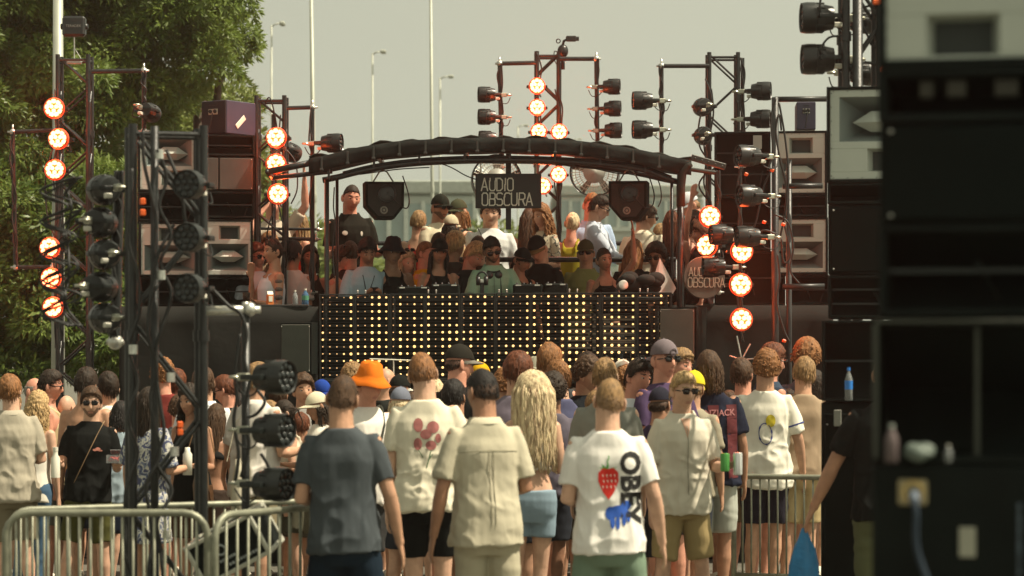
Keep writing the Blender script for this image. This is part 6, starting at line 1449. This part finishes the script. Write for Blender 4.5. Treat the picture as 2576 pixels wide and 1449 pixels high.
pr('C24', 'brown curly head before the bulbs, behind the short brown curls', 1480, 893, 22.2, 170, ('curly','dark'), ('tee','44403a'), ('shorts','30343c'), 'b')
pr('C25', 'brown-haired person before the bulbs at the right of the middle', 1530, 896, 22.0, 190, ('short','brown'), ('tee','5a4436'), ('shorts','30343c'), 'b')
pr('C26', 'man with full dark fringe and sunglasses in profile, back right', 1940, 866, 21.4, 112, ('wavy','red'), ('tee','2f3c4c'), ('shorts','30343c'), 'e', gl=1)
pr('C27', 'person with frizzy copper curls at the right before the cabinets', 2026, 862, 22.0, 165, ('afro','ginger'), ('tee','44525e'), ('shorts','30343c'), 'b')
pr('C28', 'woman in a patterned blue and white top low behind the tan tee man', 2052, 930, 21.6, 150, ('bob','dark'), ('tee','aab2b6'), ('skirt','30343c'), 'b', fem=True)
pr('C29', 'person with curly strawberry hair to the right of the yellow cap', 1265, 930, 21.0, 170, ('curly','ginger'), ('tee','5c5346'), ('shorts','30343c'), 'b')
pr('C30', 'red-haired person low left of the black tower beside the cloth', 440, 930, 22.3, 160, ('medium','red'), ('tee','3a2c26'), ('shorts','30343c'), 'e')
# people hidden deeper in the crowd, seen only in gaps
FILL = [(30,985,21.9,'sandy','8c8676','grey-beige'),(340,985,21.6,'dark','b9b3a4','off-white'),(450,1000,21.0,'brown','5a5f62','slate'),(600,985,21.6,'black','c2beb4','pale grey'),(700,960,22.2,'brown','3a3f46','charcoal'),
        (850,975,21.6,'dark','9a8f7a','dusty beige'),(1040,985,21.6,'brown','343a40','dark grey'),(1190,965,20.6,'dark','c7c0b0','ecru'),(1330,985,20.4,'brown','4c4450','plum grey'),(1440,975,21.2,'dark','a9a498','light stone'),
        (1500,985,19.6,'sandy','6c7880','steel blue'),(1620,985,20.8,'brown','2c3038','ink'),(1700,970,21.2,'dark','8e8475','mushroom'),(1830,985,21.6,'brown','b4ab97','oat'),(1980,985,21.8,'dark','cfc8b8','chalk'),(190,1020,21.8,'blond','c4b58c','straw-coloured'),(760,1040,20.8,'red','7b4a38','rust')]
for i, (u_, v_, D_, hc_, cc, nm) in enumerate(FILL):
    person('person with %s hair and %s top, mostly hidden within the crowd' % (hc_, nm), u_, v_, D_, 170+12*(i % 4), (('short','medium','curly')[i % 3], hc_), ('tee', cc), ('shorts', ('30343c','4c463a','5d6470')[i % 3]), 'bce'[i % 3])
# ------------------------------------------------------------------ on the stage
pr('A1', 'man in a pale blue tee with lanyard looking down at his phone', 925, 598, 24.2, 16, ('wavy','black'), ('tee_long','8fa3ac'), ('pants','20242a'), 'd', ('phone','phone'), gz=DK, hi=True, hpitch=22)
pr('A2', 'man in a black bucket hat and black sleeveless top beside the phone user', 984, 603, 24.3, 20, ('short','dark'), ('tank','0c0e0d'), ('pants','20242a'), 'd', ('down','down'), gz=DK, hat=('bucket','15171c'), hi=True)
pr('A3', 'woman in a black cap and black vest left of the green-shirted disc jockey', 1104, 600, 23.95, 8, ('long','black'), ('tank','0c0e0d'), ('pants','20242a'), 'd', ('down','down'), fem=True, gz=DK, hat=('cap','0b0d0d'), hi=True, hpitch=6)
pr('A4', 'bearded disc jockey in a pale green short-sleeved shirt, sunglasses, headphones round the neck', 1238, 592, 23.9, 4, ('quiff','black'), ('shirt','7f9a82'), ('pants','20242a'), 'd', ('fwd','fwd'), gz=DK, hi=True, gl=1, beard=True, hpitch=18, hyaw=8)
pr('A5', 'woman in a dark cap and black top leaning right of the green-shirted disc jockey', 1304, 622, 24.2, 40, ('tail','black'), ('tank','0d0e0d'), ('pants','20242a'), 'd', ('down','down'), fem=True, gz=DK, hat=('cap','0c0d0d'), hi=True, hpitch=14)
pr('A6', 'man in a black cap and black tee typing on his phone', 1362, 590, 24.5, -28, ('crop','brown'), ('tee','0d0f0f'), ('pants','20242a'), 'b', ('phone','phone'), gz=DK, hat=('cap','0b0c0c','6e5c3a'), hi=True, hpitch=28)
pr('A7', 'man in an olive cap, sunglasses and open olive-yellow shirt', 1476, 604, 24.6, -6, ('crop','brown'), ('shirt','77794a'), ('pants','20242a'), 'c', ('down','down'), gz=DK, hat=('cap','4a4630'), gl=1, hi=True)
pr('A8', 'woman in a black camisole with one arm raised, hair in a bun', 1521, 620, 24.0, 4, ('bun','dark'), ('crop','0c0d0c'), ('jeans','20242a'), 'd', ('raise','down'), fem=True, gz=DK, hi=True, hyaw=18)
pr('A9', 'woman with long dark-to-blonde hair, back turned, in black', 1592, 598, 24.9, 160, ('long','ginger'), ('tee','100f0e'), ('jeans','20242a'), 'c', fem=True, gz=DK, hi=True)
pr('A10', 'man with a round mop of dark curls and round sunglasses behind the white board', 1652, 618, 24.9, -25, ('afro','dark'), ('tee','1c1512'), ('jeans','20242a'), 'd', gz=DK, gl=1)
pr('A11', 'woman in a white crop top with a tattooed arm and jeans on the left wing', 694, 598, 23.95, -62, ('tail','dark'), ('crop','b9bdc2'), ('jeans','3e5568'), 'c', ('hold','chin'), fem=True, gz=DK, hi=True, gl=2)
pr('A12', 'man in dark glasses and white shirt leaning beside the brightest horn speaker', 645, 612, 24.45, 40, ('medium','red'), ('tee','b9bdc2'), ('jeans','20242a'), 'e', gz=DK, gl=1)
pr('A13', 'man with a round dark haircut and white tee behind the tattooed woman', 738, 607, 24.7, 150, ('medium','black'), ('tee','b7b9b4'), ('jeans','20242a'), 'c', gz=DK)
pr('A14', 'dark-haired woman in shadow behind the canopy leg, left wing', 778, 616, 24.95, 10, ('bob','dark'), ('tank','241a14'), ('jeans','20242a'), 'd', fem=True, gz=DK)
pr('A15', 'person shading the face with a hand behind the tattooed woman', 672, 584, 24.9, 30, ('medium','ginger'), ('tee','7a6650'), ('jeans','20242a'), 'e', ('down','face'), gz=DK)
pr('B1', 'pale blonde woman with glasses on her head beside the black bucket hat', 1024, 628, 24.9, 30, ('bob','pale'), ('tank','2a2622'), ('jeans','20242a'), 'a', fem=True, gz=DK, gl=2)
pr('B2', 'laughing man with short ginger hair in profile, behind the black-capped woman', 1066, 606, 24.85, 70, ('short','ginger'), ('tee','c49a10'), ('jeans','20242a'), 'e', gz=DK)
pr('B3', 'brown head just below the white tee of the capped man', 1106, 583, 24.95, 180, ('short','brown'), ('tee','4c3c30'), ('jeans','20242a'), 'b', gz=DK)
pr('B4', 'blond wavy-haired man turned right behind the black-capped woman', 1142, 584, 24.98, 130, ('wavy','blond'), ('tee','30302c'), ('jeans','20242a'), 'b', ('down','down'), gz=DK)
pr('B5', 'man with golden hair and thin glasses bending left of the disc jockey', 1184, 606, 24.7, 50, ('wavy','blond'), ('tee','1c2022'), ('jeans','20242a'), 'e', gz=DK, hpitch=24)
pr('B6', 'man with a curly topknot in the shade of the left canopy leg', 880, 604, 24.95, 170, ('bun','brown'), ('tee','3a2a22'), ('jeans','20242a'), 'e', gz=DK)
pr('B7', 'person with white glasses pushed up, low behind the phone user', 862, 622, 24.98, 60, ('curly','brown'), ('tee','b8a890'), ('jeans','20242a'), 'e', gz=DK, gl=2)
pr('B8', 'brown-haired person right behind the disc jockey', 1204, 592, 25.0, 190, ('short','brown'), ('tee','4c3c30'), ('jeans','20242a'), 'b', gz=DK)
pr('R1', 'man in a black-and-white cap, sunglasses and cream tee among the raised guests', 1104, 490, 25.9, 42, ('crop','dark'), ('tee','c5bca2'), ('shorts','44443c'), 'c', ('hold','hold'), gz=RS, hat=('cap','14170f'), gl=1, beard=True, hi=True)
pr('R2', 'woman in an olive cap, sunglasses and dark sleeveless top facing left', 1160, 501, 26.2, -48, ('bob','ginger'), ('tank','2c302a'), ('shorts','44443c'), 'b', fem=True, gz=RS, hat=('cap','3a3c2a'), gl=1, hi=True)
pr('R3', 'person in a bright red dress with windblown sandy hair, back turned', 1050, 530, 26.6, 170, ('medium','sandy'), ('dress','a31208'), None, 'b', fem=True, gz=RS)
pr('R4', 'man in a white tee with a black cross-body strap, face half hidden by the sign', 1236, 506, 25.8, 0, ('medium','dark'), ('tee_long','c9cbc8'), ('shorts','44443c'), 'a', ('down','down'), gz=RS, hi=True, wide=1.1)
pr('R5', 'woman with big golden curls and a beige patterned shirt right of the sign', 1366, 513, 26.0, -48, ('longcurly','ginger'), ('shirt','a79c80'), ('shorts','44443c'), 'b', ('hold','down'), fem=True, gz=RS, hi=True)
pr('R6', 'woman with a blonde bun in a yellow-green sleeveless top, back turned', 1438, 532, 26.4, 165, ('bun','pale'), ('tank','8f8420'), ('shorts','44443c'), 'e', fem=True, gz=RS)
pr('R7', 'man in a white-blue shirt bowing his head to the right, sunglasses, above the olive cap', 1496, 488, 25.9, 82, ('quiff','dark'), ('shirt_long','b9c0cc'), ('shorts','44443c'), 'a', ('fwd','fwd'), gz=RS, hi=True, gl=1, hpitch=20)
pr('R8', 'man in a light blue shirt directly behind the bowing man, holding a red drink', 1486, 484, 26.8, 20, ('short','ginger'), ('shirt_long','9fb2cc'), ('shorts','44443c'), 'e', ('hold','down'), gz=RS)
pr('R9', 'man in a cream shirt turned away, glasses, right of the monitor speaker', 1618, 516, 26.3, 150, ('medium','brown'), ('shirt','c6bfa8'), ('shorts','44443c'), 'b', gz=RS, hi=True, hyaw=-40, gl=1, wide=1.1)
pr('R10', 'woman with long straight dark-red hair in a black vest beside the right canopy leg', 1690, 528, 25.7, 165, ('long2','red'), ('tank','1a0e0c'), ('shorts','44443c'), 'e', ('bent','bent'), fem=True, gz=RS, hi=True)
pr('R11', 'person in a white cap bending near the lit lamps at the right', 1745, 482, 27.0, -70, ('short','sandy'), ('tee','c9c4b8'), ('shorts','44443c'), 'e', gz=RS, hat=('cap','b9bcc0'), hpitch=20)
pr('R12', 'woman with headphones-like hairband and bare arms beside the lit lamps at the right', 1741, 528, 26.2, 60, ('bob','dark'), ('bikini','5a1d14'), ('shorts','44443c'), 'e', ('bent','raise'), fem=True, gz=RS)
pr('R13', 'security guard in a black polo with white badges, hands joined, left of the monitor speaker', 878, 462, 25.5, 18, ('crop','dark'), ('polo','17160f'), ('pants','0c0d0d'), 'e', ('hold','hold'), gz=RS, hi=True, hpitch=8)
pr('R14', 'woman with long sandy hair in a red top behind the second tower', 757, 530, 27.6, -60, ('long','sandy'), ('tank','c2280f'), ('skirt','c9c4b8'), 'e', fem=True, gz=RS)
pr('R15', 'person in a pale top with raised hands behind the lamps of the second tower', 684, 480, 27.3, 20, ('short','brown'), ('tee','b7aa98'), ('shorts','5d4c50'), 'e', ('raise','face'), gz=RS)
pr('R16', 'brown-haired woman standing just left of the golden curls, back turned', 1330, 520, 27.2, 175, ('long','brown'), ('tank','5c3a26'), ('skirt','44443c'), 'b', fem=True, gz=RS)
pr('R17', 'woman in a cream sun cap between the cream tee and the olive cap', 1130, 540, 25.5, 150, ('bob','dark'), ('tee','a8906c'), ('skirt','44443c'), 'c', fem=True, gz=RS, hat=('cap','b8ad92'))
pr('R18', 'person in a white tee low behind the cream shirt at the right', 1656, 560, 26.9, 160, ('short','sandy'), ('tee','cfcabc'), ('shorts','44443c'), 'b', gz=RS)
pr('R19', 'person in a dark top below the white cap at the right, facing left', 1768, 560, 25.6, -80, ('medium','red'), ('tee','2c1512'), ('shorts','44443c'), 'e', gz=RS)
# ------------------------------------------------------------------ prints and details on clothes
def TO(k): return [o for o in G[k].children if o.name.split('.')[0] in ('tee_shirt','shirt','polo_shirt','tank_top','shirt_dress','crop_top')][0]
t = G['F5']; m_red = mat('print_red', (.55,.02,.012), .8); m_grn = mat('print_green', (.05,.30,.04), .8); m_blu = mat('print_blue', (.02,.09,.42), .8); m_ink = mat('print_black', (.015,.015,.015), .8); m_pnk = mat('print_faded_red', (.36,.13,.12), .85)
print_on(t, TO('F5'), text_polys('OBEY', .150, .006, -math.pi/2, .118, -.02, font_sx=1.02), m_ink, True, 'lettering', 1.24)
sb = [(.0,-.085),(-.035,-.05),(-.062,0),(-.06,.04),(-.03,.062),(.0,.055),(.03,.062),(.06,.04),(.062,0),(.035,-.05)]
print_on(t, TO('F5'), [[(x*.92, z*1.15+.015) for x, z in sb]], m_red, True, 'strawberry_print', 1.24)
print_on(t, TO('F5'), [[(math.cos(a)*.012, .082), (math.cos(a)*.055, .085+math.sin(a)*.03), (math.cos(a+.5)*.03, .078)] for a in (.2,.9,1.6,2.3,3.0)] + strip([(0,.09),(-.004,.12),(.006,.14),(.0,.15)], .006), m_grn, True, 'leaf_print', 1.24)
print_on(t, TO('F5'), [[(x+.0, z) for x, z in [(-.005+i*.022-.03+.004*(j%2), .05-j*.03), (.003+i*.022-.03+.004*(j%2), .05-j*.03), (.001+i*.022-.03+.004*(j%2), .034-j*.03)]] for i in range(4) for j in range(3)], mat('print_white', (.7,.68,.6), .8), True, 'seed_print', 1.24)
for o in TO('F5').children:
    if o.name.startswith('seed_print'): o.location.y += .004
print_on(t, TO('F5'), [ell(.055,-.145,.052,.032), ell(.010,-.155,.030,.036), ell(.095,-.115,.030,.026), ell(.02,-.20,.014,.035), ell(.05,-.205,.012,.035), ell(.085,-.19,.012,.032), ell(.11,-.175,.011,.03)], m_blu, True, 'blue_splash_print', 1.24)
t = G['F2']; r_ = random.Random(4)
print_on(t, TO('F2'), [ell(x, z, rx, rz, 12) for x, z, rx, rz in ((-.045,.10,.030,.042),(.045,.085,.038,.036),(.0,.045,.036,.030),(-.05,-.01,.026,.036),(.03,-.02,.034,.028),(.075,.02,.018,.028))], m_pnk, True, 'flower_print', 1.27)
print_on(t, TO('F2'), strip([(.03,-.05),(.015,-.10),(.0,-.15)], .006)+strip([(-.05,-.04),(-.02,-.09)], .005)+strip([(.015,-.1),(.04,-.07)], .006), mat('print_stem', (.10,.17,.09), .85), True, 'stem_print', 1.27)
t = G['F7']
st_ = []
for i in range(-2, 3):
    if i % 2 == 0: st_.append([(i*.075-.037, -.36), (i*.075+.037, -.36), (i*.075+.037, .12), (i*.075-.037, .12)])
def slabs(x0, x1, z0, z1, n=8): return [[(x0, z0+(z1-z0)*k/n), (x1, z0+(z1-z0)*k/n), (x1, z0+(z1-z0)*(k+1)/n), (x0, z0+(z1-z0)*(k+1)/n)] for k in range(n)]
for c in (-.14, .0, .14): print_on(t, TO('F7'), slabs(c-.04, c+.04, -.38, .13, 10), mat('print_claret', (.095,.012,.016), .85), True, 'jersey_stripe', 1.30)
a_ = text_polys('FRENZJACK', .062, .001, 0, 0, .075); a_ += text_polys('9', .16, .0, 0, 0, -.06); a_ += text_polys('UNICA', .06, .003, 0, .02, -.27)
print_on(t, TO('F7'), a_, mat('print_faded_pink', (.36,.15,.15), .85), True, 'jersey_lettering', 1.30)
for o in TO('F7').children:
    if o.name.startswith('jersey_lettering'): o.location.y += .005
t = G['F8']
print_on(t, TO('F8'), [ell(.035,.02,.038,.046,18)], mat('print_yellow', (.62,.50,.03), .8), True, 'ball_print', 1.28)
rk = ell(-.005,-.075,.050,.078,22,rot=.1)
print_on(t, TO('F8'), sum([strip([rk[i], rk[(i+1) % 22]], .006 if i % 4 else .012) for i in range(22)], []), mat('print_navy', (.03,.05,.22), .8), True, 'racket_print', 1.28)
for sg in (1,-1):
    s, e, w, f = arm_pts('out' if sg < 0 else 'down', sg); u = (e-s).normalized(); mb = MB(); mb.lathe(s+u*.165, u, [(0,.0795),(.012,.0790)], 24); mb.build('sleeve_stripe', MATS['print_navy'], t, True)
t = G['L2']; print_on(t, TO('L2'), [ell(.075,.0,.022,.014), ell(.05,-.008,.018,.010), ell(.095,-.012,.02,.008)], mat('print_pink_patch', (.50,.20,.15), .8), False, 'chest_print', 1.30)
strap(t, m=mat('tan_strap', (.26,.17,.09), .7), side=1)
t = G['C1']; strap(t, m=mat('dark_strap', (.03,.035,.025), .7), side=1, w=.022)
t = G['R4']; strap(t, m=M_BLK, side=-1, w=.020)
t = G['R13']; print_on(t, TO('R13'), [ell(-.09,.02,.026,.022)], M_WHITE, False, 'chest_badge', 1.33); print_on(t, TO('R13'), [ell(.075,.01,.012,.022)], M_WHITE, False, 'name_badge', 1.33)
t = G['A1']; print_on(t, TO('A1'), [ell(.09,-.02,.016,.014)], m_ink, False, 'chest_logo', 1.30); print_on(t, TO('A1'), strip([(-.06,.14),(-.02,-.05)], .008)+strip([(.06,.14),(-.01,-.06)], .008), m_ink, False, 'lanyard', 1.30)
t = G['A4']; print_on(t, TO('A4'), strip([(0,.16),(0,.05),(0,-.1),(0,-.3)], .010), mat('shirt_placket', (.14,.20,.15), .8), False, 'placket', 1.30)
mb = MB(); mb.loft([(.085*math.cos(a), -.02-.085*math.sin(a), 1.49-.03*math.sin(a)) for a in np.linspace(-.3,math.pi+.3,14)], .010, 8)
for s in (1,-1): mb.ball((s*.045,-.115,1.43), (.038,.022,.042), 14, 10)
mb.build('headphones', M_PLAST, t, True)
cables_on(t, [[(.06,-.12,1.42),(.07,-.17,1.2),(.05,-.2,1.05),(.1,-.3,.95)]], .005, 'headphone_cable')
t = G['F6']; print_on(t, TO('F6'), strip([(0,.14),(0,.0),(0,-.15),(0,-.32)], .007), mat('shirt_seam', (.36,.33,.26), .8), False, 'placket', 1.30)
print_on(t, TO('F6'), [[(-.035,.19),(.035,.19),(.012,.10),(-.004,.06)]], skin('a'), False, 'open_neck_skin', 1.30)
t = G['F3']; print_on(t, TO('F3'), strip([(-.17,.05),(-.08,.055),(0,.058),(.08,.055),(.17,.05)], .006)+strip([(-.012,.055),(-.012,-.35)], .004)+strip([(.012,.055),(.012,-.35)], .004), mat('linen_seam', (.30,.28,.20), .85), True, 'yoke_seam', 1.30)
# patterned cloth for the shirt dress and the tattoo
def pattern_mat(name, c1, c2, c3, sc):
    m = bpy.data.materials.new(name); m.use_nodes = True; n = m.node_tree; b = n.nodes['Principled BSDF']; b.inputs['Roughness'].default_value = .85
    tc = n.nodes.new("ShaderNodeTexCoord"); nz = n.nodes.new("ShaderNodeTexNoise"); nz.inputs['Scale'].default_value = sc; nz.inputs['Detail'].default_value = 3; nz.inputs['Distortion'].default_value = 1.2
    cr = n.nodes.new("ShaderNodeValToRGB"); cr.color_ramp.interpolation = 'CONSTANT'; e = cr.color_ramp.elements; e[0].color = (*c1,1); e[1].position = .47; e[1].color = (*c2,1); q = e.new(.56); q.color = (*c3,1); q = e.new(.64); q.color = (*c1,1)
    n.links.new(tc.outputs['Object'], nz.inputs['Vector']); n.links.new(nz.outputs['Fac'], cr.inputs[0]); n.links.new(cr.outputs[0], b.inputs['Base Color']); return m
TO('L3').material_slots[0].material = pattern_mat('blue_leaf_print', (.055,.065,.13), (.50,.49,.43), (.16,.19,.28), 16)
TO('R5').material_slots[0].material = pattern_mat('beige_patch_print', (.42,.36,.25), (.05,.05,.04), (.50,.46,.36), 9)
TO('C28').material_slots[0].material = pattern_mat('blue_white_print', (.10,.16,.20), (.55,.57,.55), (.12,.12,.13), 22)
mb = MB(); s, e, w, f = arm_pts('hold', 1, True)
for q in (.15,.42,.70): c_ = s.lerp(e, q); mb.ball(c_+V(.012,-.008,0), (.040,.042,.030), 12, 8)
o = mb.build('tattoo', mat('tattoo_ink', (.10,.085,.07), .6), G['A11'], True)
# ------------------------------------------------------------------ things in hands
def H(k, side, pose, fem=False, ext=.10, d=(0,0,0)): return hand_pos(G[k], side, pose, fem, ext) + V(*d)
held('white bottle in the right hand of the man in the black tee', 'drink_bottle', 'bottle', H('L2',-1,'hold',d=(0,-.03,0)), lambda t: (smooth_by_angle(MB().lathe((0,0,-.11),(0,0,1),[(0,0),(0,.034),(.14,.034),(.17,.018),(.20,.018),(.20,0)],20).build('body', M_WHITE, t), 50), MB().lathe((0,0,.085),(0,0,1),[(0,.02),(.03,.02),(.03,0)],16).build('cap', M_WHITE, t)))
def berry(t):
    mb = MB(); 
    for s in (1,-1): mb.box((s*.06,0,.01), (.003,.09,.06)); mb.box((0,s*.045,.01), (.12,.003,.06))
    mb.box((0,0,-.02), (.12,.09,.003)); mb.box((.02,.03,.06), (.12,.004,.05), Euler((R(50),0,0)).to_matrix()); mb.build('tub', glass('clear_tub', (.8,.82,.82)), t)
    mb = MB(); r_ = random.Random(3)
    for _ in range(16): mb.ball((r_.uniform(-.045,.045), r_.uniform(-.03,.03), r_.uniform(-.008,.018)), .013, 8, 6)
    mb.build('red_berries', mat('berry_red', (.55,.02,.015), .35), t, True)
held('clear tub of red berries in the left hand of the man in the black tee', 'berry_tub', 'fruit tub', H('L2',1,'hold',d=(-.01,-.03,.035)), berry)
held('white bottle held by the tanned woman behind the foreground tower', 'drink_bottle', 'bottle', H('L5',1,'hold',True,d=(0,-.02,.03)), lambda t: MB().lathe((0,0,-.10),(0,0,1),[(0,0),(0,.034),(.15,.034),(.17,.02),(.2,.018),(.2,0)],20).build('body', M_WHITE, t, True))
held('silver drink can in the hand of the blond man in the cream shirt', 'drink_can', 'can', H('F6',1,'hold',d=(.03,-.03,.02)), lambda t: can(t, mat('can_silver', (.62,.64,.62), .3, metal=.6), .15))
held('green drink can beside the silver one in front of the cream shirt', 'drink_can', 'can', H('F6',1,'hold',d=(-.055,-.04,.03)), lambda t: can(t, mat('can_green', (.08,.30,.07), .35, metal=.4), .12))
def phone(t): MB().box((0,0,0), (.075,.008,.15), Euler((R(-50),0,0)).to_matrix(), bev=.003).build('body', M_PLAST, t)
held('phone in the hands of the man in the pale blue tee', 'mobile_phone', 'phone', H('A1',1,'phone',d=(-.04,-.03,.02)), phone)
held('phone in the hands of the man in the black cap', 'mobile_phone', 'phone', H('A6',-1,'phone',d=(.04,-.03,.02)), phone)
held('clear cup with red drink held above the olive cap', 'drink_cup', 'cup', H('R8',1,'hold',d=(0,-.03,.04)), lambda t: (MB().lathe((0,0,-.06),(0,0,1),[(0,0),(0,.028),(.12,.038)],18).build('cup', glass('cup_plastic', (.85,.85,.85)), t, True), MB().lathe((0,0,-.058),(0,0,1),[(0,0),(0,.026),(.04,.029),(.04,0)],18).build('red_drink', mat('red_drink', (.45,.03,.03), .3), t)))
held('clear bottle with blue cap held by the woman with golden curls', 'drink_bottle', 'bottle', H('R5',1,'hold',True,d=(0,-.02,.03)), lambda t: (MB().lathe((0,0,-.08),(0,0,1),[(0,0),(0,.03),(.12,.03),(.16,.013),(.18,.013)],18).build('body', M_CLEAR, t, True), MB().lathe((0,0,.10),(0,0,1),[(0,.015),(.025,.015),(.025,0)],12).build('cap', M_BLUEP, t)))
held('dark drink cup held by the tattooed woman', 'drink_cup', 'cup', H('A11',1,'hold',True,d=(0,-.02,.02)), lambda t: MB().lathe((0,0,-.05),(0,0,1),[(0,0),(0,.028),(.10,.036)],18).build('cup', glass('smoky_cup', (.2,.15,.12)), t, True))
# blue bag of the blurred man, tote of the white-shirted man
c = hand_pos(G['F11'], 1, 'reach', False, .13); t = thing('carrier_bag', 'bright blue plastic carrier bag hanging from the hand of the blurred man', 'bag', c)
mb = MB(); rows = [(0,.012,.012),(-.06,.035,.02),(-.12,.062,.04),(-.22,.082,.055),(-.34,.095,.06),(-.44,.09,.055),(-.47,.06,.03)]; n = 24; vs = []; fs = []
for i, (z, a, b) in enumerate(rows):
    for k in range(n): q = 2*math.pi*k/n; w_ = 1+.10*math.sin(5*q+i)+.06*math.sin(9*q-i*1.3); vs.append((a*w_*math.cos(q), b*w_*math.sin(q), z))
for i in range(len(rows)-1):
    for k in range(n): fs.append((i*n+k, i*n+(k+1) % n, (i+1)*n+(k+1) % n, (i+1)*n+k))
fs.append(tuple(range((len(rows)-1)*n, len(rows)*n))); mb.add(vs, fs); mb.build('bag_body', mat('blue_bag', (.012,.15,.34), .4, var=.2, vscale=10, bump=.6, bscale=30), t, True)
t = thing('tote_bag', 'off-white cloth tote hanging at the hip of the white-shirted man', 'bag', V(xof(600,18.8), 18.75, .95)); mb = MB(); mb.loft([(0,0,-.21),(0,0,-.19),(.0,.0,-.05),(.01,0,.10),(.0,0,.19)], [(.02,.10),(.045,.13),(.05,.135),(.035,.125),(.012,.11)], 20, power=3, up=V(0,1,0)); mb.build('bag_body', mat('tote_cloth', (.45,.42,.32), .9, bump=.3, bscale=30), t, True)
mb = MB(); mb.loft([(-.08,0,.17),(-.02,.02,.45),(.03,.02,.52),(.07,.02,.45),(.08,0,.17)], [(.004,.012)]*5, 6); mb.build('strap', MATS['tote_cloth'], t)
t = thing('shoulder_bag', 'brown leather shoulder bag on the tanned woman behind the tower', 'bag', V(xof(505,18.7), 18.7, .98)); mb = MB(); mb.loft([(0,0,-.18),(0,0,-.16),(.0,.0,-.03),(.01,0,.10),(.0,0,.17)], [(.02,.09),(.045,.115),(.055,.12),(.04,.105),(.015,.09)], 20, power=3, up=V(0,1,0)); mb.build('bag_body', mat('brown_leather', (.16,.09,.04), .6), t, True)
mb = MB(); mb.loft([(-.1,0,.2),(-.05,.02,.38),(.0,.02,.46),(.06,.02,.38),(.1,0,.2)], [(.004,.01)]*5, 6); mb.build('strap', mat('brown_leather', (0,0,0)), t)
# metal handle lit above the heads, small bits on the ground between the legs
for i, (u_, D_) in enumerate(((760,17),(1090,18),(1400,18.5),(1760,19),(1990,17.5),(330,17.5))):
    mb = MB(); mb.box((0,0,.012), (.9,.35,.02), bev=.004)
    for k in range(9): mb.box((-.4+k*.1,0,.026), (.03,.32,.008), bev=.002)
    tag(mb.build('cable_ramp', M_RAMP, None, False, (xof(u_,D_), D_, 0)), ['dark cable ramp on the ground behind the grey-blue tee man','dark cable ramp on the ground between the flower tee and linen men','dark cable ramp on the ground behind the denim shorts','dark cable ramp on the ground behind the khaki shorts','dark cable ramp on the ground behind the right barrier','dark cable ramp on the ground behind the left barriers'][i], 'cable ramp')
# ------------------------------------------------------------------ remove the hidden prototypes of the lamps
def kill(o):
    for c in list(o.children): kill(c)
    bpy.data.objects.remove(o)
kill(PAR_L); kill(PAR_D)
for t, a, b in PEOPLE:
    for k in ('_k', '_seed'):
        if k in t: del t[k]
for o in SC.objects:
    if o.type == 'EMPTY' and o.parent is None and o.name.startswith('par_light_proto'): bpy.data.objects.remove(o)
# ------------------------------------------------------------------ summer haze over the whole square
mb = MB(); mb.box((0, 70, 6.5), (170, 170, 15.2)); hz = kind(mb.build('haze', None or bpy.data.materials.new('haze_air')), 'stuff', 'thin warm summer haze over the whole square', 'haze')
hm = hz.data.materials[0]; hm.use_nodes = True; hn = hm.node_tree; hn.nodes.clear(); ho_ = hn.nodes.new("ShaderNodeOutputMaterial"); pv = hn.nodes.new("ShaderNodeVolumePrincipled")
pv.inputs['Color'].default_value = (.90, .95, .86, 1); pv.inputs['Density'].default_value = .0011; pv.inputs['Anisotropy'].default_value = .78
hn.links.new(pv.outputs[0], ho_.inputs['Volume']); SC.cycles.volume_bounces = 0
